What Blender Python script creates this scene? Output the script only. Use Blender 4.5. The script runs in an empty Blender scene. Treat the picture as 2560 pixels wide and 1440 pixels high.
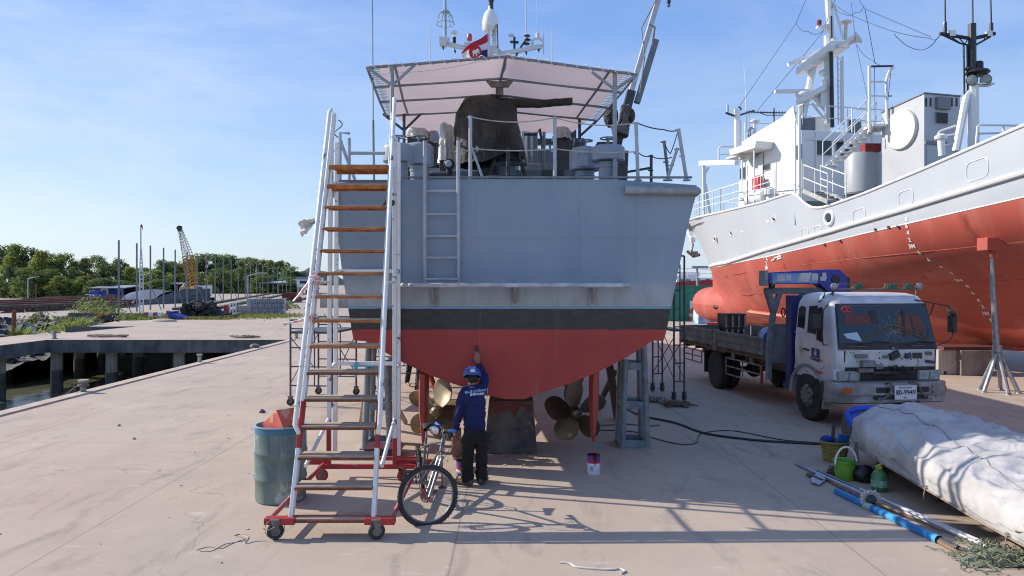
import bpy, math, random
from mathutils import Vector, Matrix, Euler, noise
SC = bpy.context.scene
COL = SC.collection
R = math.radians
# ---------------------------------------------------------------- camera, sky, sun
cam_d = bpy.data.cameras.new("camera"); CAM = bpy.data.objects.new("camera", cam_d); COL.objects.link(CAM)
HC = 2.7; FPX = 1850.0; HY = 710.0
CAM.location = (0, 0, HC); CAM.rotation_euler = (R(90), 0, 0)
cam_d.sensor_width = 36; cam_d.lens = 36*FPX/2560; cam_d.shift_y = -(720-HY)/2560.0
cam_d.clip_start = 0.1; cam_d.clip_end = 6000
SC.camera = CAM
SUN_EL = 31.0
SUN_V = Vector((-math.cos(R(15)), math.sin(R(15)), 0))*math.cos(R(SUN_EL)) + Vector((0, 0, math.sin(R(SUN_EL))))
W = bpy.data.worlds.new("World"); SC.world = W; W.use_nodes = True
nt = W.node_tree; nt.nodes.clear()
wo = nt.nodes.new("ShaderNodeOutputWorld"); bg = nt.nodes.new("ShaderNodeBackground")
sky = nt.nodes.new("ShaderNodeTexSky"); sky.sky_type = 'NISHITA'; sky.sun_disc = False
sky.sun_elevation = R(SUN_EL); sky.sun_rotation = math.atan2(SUN_V.x, SUN_V.y)
sky.air_density = 1.0; sky.dust_density = 1.0; sky.ozone_density = 3.0; sky.altitude = 0
bg.inputs[1].default_value = 0.125
# thin cirrus, laid out by sky direction
tc = nt.nodes.new("ShaderNodeTexCoord"); mp = nt.nodes.new("ShaderNodeMapping")
mp.inputs['Rotation'].default_value = (0.25, 0.35, 0.5); mp.inputs['Scale'].default_value = (1.3, 2.2, 5.5)
nz = nt.nodes.new("ShaderNodeTexNoise"); nz.inputs['Scale'].default_value = 1.35; nz.inputs['Detail'].default_value = 9
nz.inputs['Roughness'].default_value = 0.62; nz.inputs['Distortion'].default_value = 0.5
cr = nt.nodes.new("ShaderNodeValToRGB"); cr.color_ramp.elements[0].position = 0.42; cr.color_ramp.elements[1].position = 0.82
cr.color_ramp.elements[0].color = (0.03, 0.03, 0.03, 1); cr.color_ramp.elements[1].color = (0.36, 0.36, 0.36, 1)
mx = nt.nodes.new("ShaderNodeMix"); mx.data_type = 'RGBA'
mx.inputs[7].default_value = (6.4, 6.9, 7.6, 1)
nt.links.new(tc.outputs['Generated'], mp.inputs[0]); nt.links.new(mp.outputs[0], nz.inputs['Vector'])
nt.links.new(nz.outputs['Fac'], cr.inputs[0]); ve = nt.nodes.new("ShaderNodeMapRange"); ve.inputs[1].default_value = 0.05; ve.inputs[2].default_value = -0.75; ve.inputs[3].default_value = 0.0; ve.inputs[4].default_value = 0.46
sxx = nt.nodes.new("ShaderNodeSeparateXYZ"); nt.links.new(tc.outputs['Generated'], sxx.inputs[0]); nt.links.new(sxx.outputs['X'], ve.inputs[0])
n2 = nt.nodes.new("ShaderNodeTexNoise"); n2.inputs['Scale'].default_value = 2.2; n2.inputs['Detail'].default_value = 6; nt.links.new(mp.outputs[0], n2.inputs['Vector'])
m2 = nt.nodes.new("ShaderNodeMath"); m2.operation = 'MULTIPLY'; nt.links.new(ve.outputs[0], m2.inputs[0]); n2.inputs['Roughness'].default_value = 0.65
r2 = nt.nodes.new('ShaderNodeMapRange'); r2.inputs[1].default_value = 0.36; r2.inputs[2].default_value = 0.72; nt.links.new(n2.outputs['Fac'], r2.inputs[0]); nt.links.new(r2.outputs[0], m2.inputs[1])
a2 = nt.nodes.new("ShaderNodeMath"); a2.operation = 'ADD'; nt.links.new(cr.outputs[0], a2.inputs[0]); nt.links.new(m2.outputs[0], a2.inputs[1]); nt.links.new(a2.outputs[0], mx.inputs[0])
hs = nt.nodes.new("ShaderNodeHueSaturation"); hs.inputs['Hue'].default_value = 0.513; hs.inputs['Saturation'].default_value = 1.12; hs.inputs['Value'].default_value = 1.35
nt.links.new(sky.outputs[0], hs.inputs['Color'])
sx = nt.nodes.new("ShaderNodeSeparateXYZ"); nt.links.new(tc.outputs['Generated'], sx.inputs[0])
gr = nt.nodes.new("ShaderNodeValToRGB"); ge = gr.color_ramp.elements
ge[0].position = 0.0; ge[0].color = (.53, .67, .80, 1); ge[1].position = 1.0; ge[1].color = (.085, .21, .58, 1)
for p_, c_ in ((.05, (.50, .65, .82, 1)), (.16, (.35, .53, .83, 1)), (.32, (.19, .38, .80, 1)), (.6, (.14, .30, .70, 1))):
    e_ = ge.new(p_); e_.color = c_
gs = nt.nodes.new("ShaderNodeVectorMath"); gs.operation = 'SCALE'; gs.inputs['Scale'].default_value = 1/0.125
nt.links.new(sx.outputs['Z'], gr.inputs[0]); nt.links.new(gr.outputs[0], gs.inputs[0])
mg = nt.nodes.new("ShaderNodeMix"); mg.data_type = 'RGBA'; mg.inputs[0].default_value = 0.72
nt.links.new(hs.outputs[0], mg.inputs[6]); nt.links.new(gs.outputs[0], mg.inputs[7]); nt.links.new(mg.outputs[2], mx.inputs[6])
nt.links.new(mx.outputs[2], bg.inputs[0]); nt.links.new(bg.outputs[0], wo.inputs[0])
sun_d = bpy.data.lights.new("sun", 'SUN'); SUN = bpy.data.objects.new("sun", sun_d); COL.objects.link(SUN)
sun_d.energy = 5.0; sun_d.angle = R(0.5); sun_d.color = (1.0, 0.93, 0.84)
SUN.rotation_euler = SUN_V.to_track_quat('Z', 'Y').to_euler(); SUN.location = (-30, 10, 40)
vs = SC.view_settings; vs.view_transform = 'Standard'; vs.look = 'None'; vs.exposure = 0.18; vs.gamma = 1; vs.use_curve_mapping = False
SC.cycles.filter_width = 1.1; SC.cycles.max_bounces = 6; SC.cycles.transparent_max_bounces = 12; SC.cycles.use_denoising = True
# ---------------------------------------------------------------- helpers
def P(px, py, Y): return Vector(((px-1280)*Y/FPX, Y, HC-(py-HY)*Y/FPX))
def G(px, py, z=0.0):
    Y = FPX*(HC-z)/(py-HY); return Vector(((px-1280)*Y/FPX, Y, z))
def V(*a): return Vector(a)
def lerp(a, b, t): return a+(b-a)*t
def tab(t, x):
    if x <= t[0][0]: return t[0][1]
    for (a, p), (b, q) in zip(t, t[1:]):
        if x <= b: return p+(q-p)*(x-a)/(b-a)
    return t[-1][1]
OFF = {}
def tag(o, label=None, cat=None, group=None, kind=None):
    if label: o['label'] = label
    if cat: o['category'] = cat
    if group: o['group'] = group
    if kind: o['kind'] = kind
    return o
def empty(name, loc, label, cat, group=None, rz=0, local=False):
    o = bpy.data.objects.new(name, None); COL.objects.link(o); o.empty_display_size = 0.2
    o.location = loc; o.rotation_euler = (0, 0, rz)
    OFF[o.name] = V(0, 0, 0) if local else Vector(loc)
    return tag(o, label, cat, group)
class MB:
    def __init__(s): s.v = []; s.f = []; s.m = []; s.cur = 0
    def mi(s, i): s.cur = i; return s
    def vert(s, p): s.v.append(Vector(p)); return len(s.v)-1
    def face(s, ids): s.f.append(tuple(ids)); s.m.append(s.cur)
    def poly(s, pts): s.face([s.vert(p) for p in pts])
    def hexa(s, c):   # 8 corners: bottom 4 ccw, top 4 ccw
        i = [s.vert(p) for p in c]
        for q in ((3,2,1,0),(4,5,6,7),(0,1,5,4),(1,2,6,5),(2,3,7,6),(3,0,4,7)): s.face([i[k] for k in q])
        return s
    def box(s, c, d, rz=0, M=None, tx=1, ty=1):
        c = Vector(c); x, y, z = d[0]/2, d[1]/2, d[2]/2
        M = M or Matrix.Rotation(rz, 3, 'Z')
        return s.hexa([c+M@Vector(p) for p in ((-x,-y,-z),(x,-y,-z),(x,y,-z),(-x,y,-z),(-x*tx,-y*ty,z),(x*tx,-y*ty,z),(x*tx,y*ty,z),(-x*tx,y*ty,z))])
    def bx(s, x0, x1, y0, y1, z0, z1): return s.box(((x0+x1)/2,(y0+y1)/2,(z0+z1)/2), (abs(x1-x0),abs(y1-y0),abs(z1-z0)))
    def beam(s, a, b, w, h, up=(0,0,1), w2=None, h2=None):
        a, b = Vector(a), Vector(b); d = (b-a).normalized(); up = Vector(up)
        x = d.cross(up)
        if x.length < 1e-4: x = d.cross(Vector((0,1,0)))
        x.normalize(); u = x.cross(d).normalized()
        w2 = w if w2 is None else w2; h2 = h if h2 is None else h2
        return s.hexa([a-x*w/2-u*h/2, a+x*w/2-u*h/2, b+x*w2/2-u*h2/2, b-x*w2/2-u*h2/2, a-x*w/2+u*h/2, a+x*w/2+u*h/2, b+x*w2/2+u*h2/2, b-x*w2/2+u*h2/2])
    def tube(s, pts, r, n=8, closed=False, cap=True):
        pts = [Vector(p) for p in pts]; k = len(pts)
        rs = r if isinstance(r, (list, tuple)) else [r]*k
        rings = []; prev = None
        for i, p in enumerate(pts):
            a = pts[i-1] if (i > 0 or closed) else p
            b = pts[(i+1) % k] if (i < k-1 or closed) else p
            d = (b-a)
            d = d.normalized() if d.length > 1e-9 else Vector((0,0,1))
            if prev is None:
                x = d.cross(Vector((0,0,1)))
                if x.length < 1e-3: x = d.cross(Vector((0,1,0)))
            else:
                x = prev - d*prev.dot(d)
                if x.length < 1e-6: x = d.cross(Vector((0,1,0)))
            x.normalize(); prev = x; y = d.cross(x)
            rings.append([s.vert(p+(x*math.cos(2*math.pi*j/n)+y*math.sin(2*math.pi*j/n))*rs[i]) for j in range(n)])
        m = k if closed else k-1
        for i in range(m):
            A, B = rings[i], rings[(i+1) % k]
            for j in range(n): s.face((A[j], A[(j+1) % n], B[(j+1) % n], B[j]))
        if cap and not closed: s.face(rings[0][::-1]); s.face(rings[-1])
        return s
    def lathe(s, prof, o=(0,0,0), ax=(0,0,1), n=16, cap=True, sx=1.0, sy=1.0):
        o = Vector(o); ax = Vector(ax).normalized()
        x = ax.cross(Vector((0,1,0)))
        if x.length < 1e-3: x = Vector((1,0,0))
        x.normalize(); y = ax.cross(x)
        rings = []
        for r, z in prof:
            rings.append([s.vert(o+ax*z+(x*math.cos(2*math.pi*j/n)*sx+y*math.sin(2*math.pi*j/n)*sy)*max(r, 1e-4)) for j in range(n)])
        for A, B in zip(rings, rings[1:]):
            for j in range(n): s.face((A[j], A[(j+1) % n], B[(j+1) % n], B[j]))
        if cap:
            if prof[0][0] > 2e-3: s.face(rings[0][::-1])
            if prof[-1][0] > 2e-3: s.face(rings[-1])
        return s
    def prism(s, pts, d):   # polygon pts extruded by vector d
        pts = [Vector(p) for p in pts]; d = Vector(d); n = len(pts)
        a = [s.vert(p) for p in pts]; b = [s.vert(p+d) for p in pts]
        s.face(a[::-1]); s.face(b)
        for j in range(n): s.face((a[j], a[(j+1) % n], b[(j+1) % n], b[j]))
        return s
    def grid(s, fn, nu, nv, cu=False):
        ids = [[s.vert(fn(i/nu, j/nv)) for j in range(nv+1)] for i in range(nu+1)]
        for i in range(nu):
            for j in range(nv): s.face((ids[i][j], ids[i+1][j], ids[i+1][j+1], ids[i][j+1]))
        return s
    def ball(s, c, r, n=12, m=8, M=None):
        c = Vector(c); r = Vector((r, r, r)) if not hasattr(r, '__len__') else Vector(r)
        def pt(i, j):
            t = math.pi*i/m; p = 2*math.pi*j/n
            q = Vector((r.x*math.sin(t)*math.cos(p), r.y*math.sin(t)*math.sin(p), r.z*math.cos(t)))
            return c+(M@q if M else q)
        rings = [[s.vert(pt(i, j)) for j in range(n)] for i in range(1, m)]
        t = s.vert(pt(0, 0)); b = s.vert(pt(m, 0))
        for j in range(n): s.face((t, rings[0][j], rings[0][(j+1) % n])); s.face((b, rings[-1][(j+1) % n], rings[-1][j]))
        for A, B in zip(rings, rings[1:]):
            for j in range(n): s.face((A[j], B[j], B[(j+1) % n], A[(j+1) % n]))
        return s
    def ring(s, c, Rr, r, ax=(0,0,1), n=32, k=8, sx=1, sy=1):
        ax = Vector(ax).normalized(); x = ax.cross(Vector((0,0,1)))
        if x.length < 1e-3: x = Vector((1,0,0))
        x.normalize(); y = ax.cross(x); c = Vector(c)
        return s.tube([c+(x*math.cos(2*math.pi*i/n)*sx+y*math.sin(2*math.pi*i/n)*sy)*Rr for i in range(n)], r, k, closed=True)
    def split(s):
        """pieces that do not touch, each as its own MB"""
        n = len(s.v); par = list(range(n))
        def fd(a):
            while par[a] != a: par[a] = par[par[a]]; a = par[a]
            return a
        for f in s.f:
            for b in f[1:]: par[fd(b)] = fd(f[0])
        isl = {}
        for i in range(n): isl.setdefault(fd(i), []).append(i)
        bb = []
        for ids in isl.values(): bb.append(([min(s.v[i][k] for i in ids)-.006 for k in range(3)], [max(s.v[i][k] for i in ids)+.006 for k in range(3)], ids))
        g = list(range(len(bb)))
        def fg(a):
            while g[a] != a: a = g[a]
            return a
        for i in range(len(bb)):
            for j in range(i):
                if all(bb[i][0][k] < bb[j][1][k] and bb[j][0][k] < bb[i][1][k] for k in range(3)): g[fg(i)] = fg(j)
        own = {}
        for i, b in enumerate(bb):
            for v in b[2]: own[v] = fg(i)
        out = {}; mp = {}
        for f, mi in zip(s.f, s.m):
            r = own[f[0]]; m = out.setdefault(r, MB()); d = mp.setdefault(r, {})
            for v in f:
                if v not in d: d[v] = m.vert(s.v[v])
            m.f.append(tuple(d[v] for v in f)); m.m.append(mi)
        return list(out.values())
    def each(s, name, mats, parent=None, **k): return [m.build(name, mats, parent, **k) for m in s.split()]
    def build(s, name, mats, parent=None, bev=0, label=None, sharp=38, solid=0, sub=0, whole=False):
        if parent and not whole and len(s.v) < 9000:
            ps = s.split()
            if 2 <= len(ps) <= 8: return [q.build(name, mats, parent, bev, label, sharp, solid, sub, True) for q in ps][0]
        me = bpy.data.meshes.new(name)
        off = OFF.get(parent.name, V(0,0,0)) if parent else V(0,0,0)
        me.from_pydata([tuple(p-off) for p in s.v], [], s.f)
        for m in (mats if isinstance(mats, (list, tuple)) else [mats]): me.materials.append(m)
        for p, i in zip(me.polygons, s.m): p.material_index = i; p.use_smooth = True
        me.update()
        import bmesh
        bm = bmesh.new(); bm.from_mesh(me); bmesh.ops.recalc_face_normals(bm, faces=bm.faces); bm.to_mesh(me); bm.free()
        me.set_sharp_from_angle(angle=R(sharp))
        o = bpy.data.objects.new(name, me); COL.objects.link(o)
        if parent: o.parent = parent; OFF[o.name] = off
        if solid:
            q = o.modifiers.new("Solidify", 'SOLIDIFY'); q.thickness = solid
        if sub:
            q = o.modifiers.new("Subsurf", 'SUBSURF'); q.levels = sub; q.render_levels = sub
        if bev:
            q = o.modifiers.new("Bevel", 'BEVEL'); q.width = bev; q.segments = 2; q.limit_method = 'ANGLE'; q.angle_limit = R(40); q.harden_normals = False
        if label: o['label'] = label
        return o
def top(mb, name, mats, label, cat, group=None, kind=None, **k):   # a thing that is one mesh: origin moved to its base
    c = sum(mb.v, V(0,0,0))/len(mb.v); b = V(c.x, c.y, min(p.z for p in mb.v))
    mb.v = [p-b for p in mb.v]
    o = mb.build(name, mats, None, **k); o.location = b
    return tag(o, label, cat, group, kind)
def struct(mb, name, mats, **k): return tag(mb.build(name, mats, None, **k), kind='structure')
def kids(o): return [c for c in bpy.data.objects if c.parent == o]
def dup(root, loc, label, rz=None, scale=None):
    r = root.copy(); COL.objects.link(r); r.location = loc; r['label'] = label
    if rz is not None: r.rotation_euler = (0, 0, rz)
    if scale is not None: r.scale = scale
    for ch in kids(root):
        c = ch.copy(); COL.objects.link(c); c.parent = r
        for g in kids(ch):
            d = g.copy(); COL.objects.link(d); d.parent = c
    return r
def text(s, size, M, mat, parent, name="lettering", depth=0.002, bold=0.0, label=None, space=1.0):
    cu = bpy.data.curves.new(name, 'FONT'); cu.body = s; cu.size = size; cu.align_x = 'CENTER'; cu.align_y = 'CENTER'
    cu.extrude = depth; cu.offset = bold; cu.space_character = space; cu.resolution_u = 3
    t = bpy.data.objects.new(name+"_curve", cu); COL.objects.link(t)
    bpy.context.view_layer.update()
    me = bpy.data.meshes.new_from_object(t.evaluated_get(bpy.context.evaluated_depsgraph_get()))
    bpy.data.objects.remove(t); bpy.data.curves.remove(cu)
    off = OFF.get(parent.name, V(0,0,0)) if parent else V(0,0,0)
    me.transform(Matrix.Translation(-off) @ M); me.name = name
    me.materials.clear(); me.materials.append(mat)
    o = bpy.data.objects.new(name, me); COL.objects.link(o)
    if parent: o.parent = parent; OFF[o.name] = off
    if label: o['label'] = label
    return o
def frame(o, x, y):   # matrix with given origin and x / y axes
    x = Vector(x).normalized(); y = Vector(y); y = (y-x*y.dot(x)).normalized(); z = x.cross(y)
    M = Matrix.Identity(4)
    for i in range(3): M[i][0] = x[i]; M[i][1] = y[i]; M[i][2] = z[i]; M[i][3] = o[i]
    return M
# ---------------------------------------------------------------- materials
MATS = {}
def mat(name, c, c2=None, sc=3.0, rough=0.6, metal=0.0, bump=0.0, bsc=30.0, spot=None, ssc=6.0, sth=0.6, streak=None, kst=0.3, stsc=8.0, detail=6, spec=0.5, trans=0.0, alpha=1.0, coat=0.0, ct=(0.4, 0.62), ior=None, stretch=(1,1,1), rvar=0.12):
    if name in MATS: return MATS[name]
    m = bpy.data.materials.new(name); m.use_nodes = True; t = m.node_tree; N = t.nodes; L = t.links
    b = N['Principled BSDF']; MATS[name] = m
    b.inputs['Base Color'].default_value = (*c, 1); b.inputs['Roughness'].default_value = rough; b.inputs['Metallic'].default_value = metal
    b.inputs['Specular IOR Level'].default_value = spec
    if coat: b.inputs['Coat Weight'].default_value = coat; b.inputs['Coat Roughness'].default_value = 0.15
    if trans: b.inputs['Transmission Weight'].default_value = trans
    if ior: b.inputs['IOR'].default_value = ior
    if alpha < 1: b.inputs['Alpha'].default_value = alpha
    co = N.new('ShaderNodeTexCoord'); mpn = N.new('ShaderNodeMapping'); mpn.inputs['Scale'].default_value = stretch
    L.new(co.outputs['Object'], mpn.inputs[0]); vec = mpn.outputs[0]
    def nzz(scale, dt, v=None, rg=0.6):
        n = N.new('ShaderNodeTexNoise'); n.inputs['Scale'].default_value = scale; n.inputs['Detail'].default_value = dt; n.inputs['Roughness'].default_value = rg
        L.new(v or vec, n.inputs['Vector']); return n.outputs['Fac']
    def ramp(f, a, bb):
        r = N.new('ShaderNodeMapRange'); r.inputs[1].default_value = a; r.inputs[2].default_value = bb; L.new(f, r.inputs[0]); return r.outputs[0]
    def mixc(f, A, B):
        q = N.new('ShaderNodeMix'); q.data_type = 'RGBA'; L.new(f, q.inputs[0])
        for idx, X in ((6, A), (7, B)):
            if isinstance(X, tuple): q.inputs[idx].default_value = (*X, 1)
            else: L.new(X, q.inputs[idx])
        return q.outputs[2]
    cc = c
    if c2: cc = mixc(ramp(nzz(sc, detail), ct[0], ct[1]), c, c2)
    if streak:
        m2 = N.new('ShaderNodeMapping'); m2.inputs['Scale'].default_value = (1, 1, 0.06); L.new(co.outputs['Object'], m2.inputs[0])
        f = ramp(nzz(stsc, 5, m2.outputs[0]), 0.5, 0.72)
        mu = N.new('ShaderNodeMath'); mu.operation = 'MULTIPLY'; mu.inputs[1].default_value = kst; L.new(f, mu.inputs[0])
        cc = mixc(mu.outputs[0], cc, streak)
    if spot:
        cc = mixc(ramp(nzz(ssc, 8, None, 0.7), sth, sth+0.05), cc, spot)
    if not isinstance(cc, tuple): L.new(cc, b.inputs['Base Color'])
    if rvar:
        r = N.new('ShaderNodeMapRange'); r.inputs[3].default_value = max(0.02, rough-rvar); r.inputs[4].default_value = min(1, rough+rvar)
        L.new(nzz(sc*2+1, 4), r.inputs[0]); L.new(r.outputs[0], b.inputs['Roughness'])
    if bump:
        bn = N.new('ShaderNodeBump'); bn.inputs['Strength'].default_value = bump; bn.inputs['Distance'].default_value = 0.02
        L.new(nzz(bsc, 5), bn.inputs['Height']); L.new(bn.outputs[0], b.inputs['Normal'])
    return m
white_paint = mat("white_paint", (.76,.77,.76), (.68,.69,.68), 4, .45, spot=(.28,.30,.32), ssc=9, sth=.70)
ladder_white = mat("ladder_white", (.78,.78,.76), (.70,.70,.68), 5, .5, spot=(.13,.14,.16), ssc=5.5, sth=.60)
ladder_red = mat("ladder_red", (.40,.028,.03), (.30,.03,.03), 4, .5, spot=(.55,.40,.38), ssc=11, sth=.63)
rust = mat("rust", (.23,.075,.03), (.12,.045,.025), 14, .85, bump=.3, bsc=60)
rust_orange_lit = mat("rust_orange_lit", (.50,.17,.04), (.30,.10,.035), 9, .85, bump=.3, bsc=60)  # rust, its orange raised to stand in for light on the upper treads
steel_grey = mat("steel_grey", (.17,.20,.23), (.13,.15,.18), 5, .5)
steel_dark = mat("steel_dark", (.05,.055,.065), (.035,.035,.04), 8, .5)
black = mat("black_rubber", (.018,.018,.019), (.03,.03,.03), 8, .75, bump=.15)
black_metal = mat("black_metal", (.02,.021,.024), None, 5, .4)
galv = mat("galvanised_steel", (.36,.38,.40), (.25,.26,.28), 8, .45, metal=.6)
galv_dull = mat("dull_steel_tube", (.20,.19,.19), (.13,.10,.08), 9, .6, metal=.3)
chrome = mat("bright_metal", (.6,.6,.62), None, 4, .22, metal=1.0)
wood = mat("weathered_plank", (.42,.31,.22), (.30,.22,.15), 6, .85, bump=.25, bsc=30, stretch=(1,8,8))
def creases(m, sc, strength, width=.05):
    t = m.node_tree; N = t.nodes; L = t.links; b = N['Principled BSDF']; co = N.new('ShaderNodeTexCoord'); prev = b.inputs['Normal'].links[0].from_socket if b.inputs['Normal'].links else None
    for s_, k in ((sc, 1.0), (sc*2.3, .6)):
        n = N.new('ShaderNodeTexNoise'); n.inputs['Scale'].default_value = s_; n.inputs['Detail'].default_value = 2; n.inputs['Distortion'].default_value = 1.2; L.new(co.outputs['Object'], n.inputs['Vector'])
        a = N.new('ShaderNodeMath'); a.operation = 'SUBTRACT'; a.inputs[1].default_value = .5; L.new(n.outputs['Fac'], a.inputs[0])
        d = N.new('ShaderNodeMath'); d.operation = 'ABSOLUTE'; L.new(a.outputs[0], d.inputs[0])
        r = N.new('ShaderNodeMapRange'); r.inputs[1].default_value = 0; r.inputs[2].default_value = width; r.inputs[3].default_value = 1; r.inputs[4].default_value = 0; L.new(d.outputs[0], r.inputs[0])
        bn = N.new('ShaderNodeBump'); bn.inputs['Strength'].default_value = strength*k; bn.inputs['Distance'].default_value = .04; L.new(r.outputs[0], bn.inputs['Height'])
        if prev: L.new(prev, bn.inputs['Normal'])
        prev = bn.outputs[0]
    L.new(prev, b.inputs['Normal'])
wood_dark = mat("dark_timber", (.12,.075,.045), (.07,.05,.035), 6, .9, bump=.3, bsc=30, stretch=(6,6,1))
conc = mat("pale_concrete", (.42,.37,.32), (.30,.27,.24), 2, .9, streak=(.13,.12,.11), kst=.5, bump=.2)
conc_dark = mat("stained_concrete", (.13,.125,.12), (.07,.068,.066), 1.5, .9, streak=(.035,.035,.035), kst=.8, stsc=3, bump=.3)
blue_paint = mat("blue_paint", (.02,.055,.30), (.03,.06,.22), 4, .4, spot=(.25,.27,.32), ssc=7, sth=.70)
blue_plastic = mat("blue_plastic", (.012,.09,.55), None, 4, .3)
green_leaf = None
# ---------------------------------------------------------------- ground, quay, water
def ground_mat(name, base, alt, joints=True, red=(.42,.26,.22)):
    m = bpy.data.materials.new(name); m.use_nodes = True; t = m.node_tree; N = t.nodes; L = t.links; b = N['Principled BSDF']
    co = N.new('ShaderNodeTexCoord')
    def nz(sc, dt=6, rg=.6, stretch=None, dist=0):
        n = N.new('ShaderNodeTexNoise'); n.inputs['Scale'].default_value = sc; n.inputs['Detail'].default_value = dt; n.inputs['Roughness'].default_value = rg; n.inputs['Distortion'].default_value = dist
        mp = N.new('ShaderNodeMapping'); mp.inputs['Scale'].default_value = stretch or (1,1,1); L.new(co.outputs['Object'], mp.inputs[0]); L.new(mp.outputs[0], n.inputs['Vector']); return n.outputs['Fac']
    def rmp(f, a, c, lo=0.0, hi=1.0):
        r = N.new('ShaderNodeMapRange'); r.inputs[1].default_value = a; r.inputs[2].default_value = c; r.inputs[3].default_value = lo; r.inputs[4].default_value = hi; L.new(f, r.inputs[0]); return r.outputs[0]
    def mixc(f, A, B):
        q = N.new('ShaderNodeMix'); q.data_type = 'RGBA'; L.new(f, q.inputs[0])
        for i, X in ((6, A), (7, B)):
            if isinstance(X, tuple): q.inputs[i].default_value = (*X, 1)
            else: L.new(X, q.inputs[i])
        return q.outputs[2]
    c = mixc(rmp(nz(.35, 8, .65), .35, .65), base, alt)
    c = mixc(rmp(nz(.22, 6, .6, (1, .45, 1), .6), .5, .72, 0, .5), c, red)            # reddish paint dust
    c = mixc(rmp(nz(1.1, 9, .7, (1.6, .5, 1), 1.2), .53, .72, 0, .65), c, (.22,.19,.16))
    c = mixc(rmp(nz(.55, 9, .72, (.35, 1.6, 1), 2.0), .60, .70, 0, .4), c, (.25,.235,.22))
    c = mixc(rmp(nz(4.5, 10, .8, (1, 1, 1), 1.0), .66, .72, 0, .55), c, (.33,.16,.10))
    c = mixc(rmp(nz(1.7, 10, .8, (1, .6, 1), .5), .685, .70, 0, .6), c, (.10,.09,.085))   # tyre / dirt smears
    c = mixc(rmp(nz(2.6, 10, .75, (.6, 1.5, 1), .8), .59, .66, 0, .5), c, (.60,.54,.48))   # scuffed paler patches
    c = mixc(rmp(nz(26, 4, .7), .70, .75, 0, .6), c, (.12,.10,.09))                     # specks
    c = mixc(rmp(nz(60, 3, .6), .35, .65, 0, .13), c, (.20,.17,.15))
    if joints:
        vo = N.new('ShaderNodeTexVoronoi'); vo.feature = 'DISTANCE_TO_EDGE'; vo.inputs['Scale'].default_value = .22; vd = N.new('ShaderNodeVectorMath'); vd.operation = 'ADD'
        nv = N.new('ShaderNodeTexNoise'); nv.inputs['Scale'].default_value = 1.3; nv.inputs['Detail'].default_value = 8; L.new(co.outputs['Object'], nv.inputs['Vector']); L.new(nv.outputs['Color'], vd.inputs[0]); L.new(co.outputs['Object'], vd.inputs[1]); L.new(vd.outputs[0], vo.inputs['Vector'])
        ck = N.new('ShaderNodeMath'); ck.operation = 'MULTIPLY'; L.new(rmp(vo.outputs['Distance'], .0025, .0008, 0, .38), ck.inputs[0]); L.new(rmp(nz(.3, 3), .5, .56), ck.inputs[1]); c = mixc(ck.outputs[0], c, (.14,.115,.10))
        sp = N.new('ShaderNodeSeparateXYZ'); L.new(co.outputs['Object'], sp.inputs[0])
        def jl(out, off, per, w):
            a = N.new('ShaderNodeMath'); a.operation = 'ADD'; a.inputs[1].default_value = off; L.new(out, a.inputs[0])
            q = N.new('ShaderNodeMath'); q.operation = 'PINGPONG'; q.inputs[1].default_value = per/2; L.new(a.outputs[0], q.inputs[0])
            r = N.new('ShaderNodeMapRange'); r.inputs[1].default_value = w*.5; r.inputs[2].default_value = w; r.inputs[3].default_value = .5; r.inputs[4].default_value = 0; L.new(q.outputs[0], r.inputs[0]); return r.outputs[0]
        c = mixc(jl(sp.outputs['X'], 4.64, 4.05, .013), c, (.16,.135,.12))
        c = mixc(jl(sp.outputs['Y'], -5.0, 7.6, .010), c, (.19,.165,.145))
    L.new(c, b.inputs['Base Color'])
    L.new(rmp(nz(3, 5), .3, .7, .72, .95), b.inputs['Roughness']); b.inputs['Specular IOR Level'].default_value = .35
    bn = N.new('ShaderNodeBump'); bn.inputs['Strength'].default_value = .25; bn.inputs['Distance'].default_value = .01; L.new(nz(22, 8, .65), bn.inputs['Height']); L.new(bn.outputs[0], b.inputs['Normal'])
    return m
g_mat = ground_mat("yard_concrete", (.51,.41,.32), (.42,.34,.27))
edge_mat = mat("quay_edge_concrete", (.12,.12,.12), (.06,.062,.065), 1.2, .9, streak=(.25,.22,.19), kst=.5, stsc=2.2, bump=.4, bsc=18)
def slab(name, pts, z0, z1, mt):
    m = MB(); n = len(pts)
    a = [m.vert((x, y, z1)) for x, y in pts]; m.face(a)
    m.mi(1); b = [m.vert((x, y, z0)) for x, y in pts]; m.face(b[::-1])
    for i in range(n):
        c = [m.vert(p) for p in ((*pts[i], z0), (*pts[(i+1) % n], z0), (*pts[(i+1) % n], z1), (*pts[i], z1))]; m.face(c)
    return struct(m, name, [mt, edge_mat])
slab("yard_pavement", [(-10.75,-12),(90,-12),(90,35.8),(-10.75,35.8)], -.62, 0, g_mat)
slab("pier_deck", [(-22.5,35.802),(90,35.802),(90,58),(-30,58),(-25.9,43.5),(-25.9,12),(-22.5,12)], -.62, 0, g_mat)
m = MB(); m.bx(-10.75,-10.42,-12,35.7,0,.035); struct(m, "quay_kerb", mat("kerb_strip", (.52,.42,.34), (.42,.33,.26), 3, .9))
# far ground
sand = ground_mat("far_yard", (.46,.385,.31), (.38,.315,.25), False, (.34,.30,.20))
m = MB(); m.grid(lambda u, v: V(-700+1500*u, 58+(v**2.2)*2400, -.012), 30, 24); struct(m, "far_ground", sand)
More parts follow.
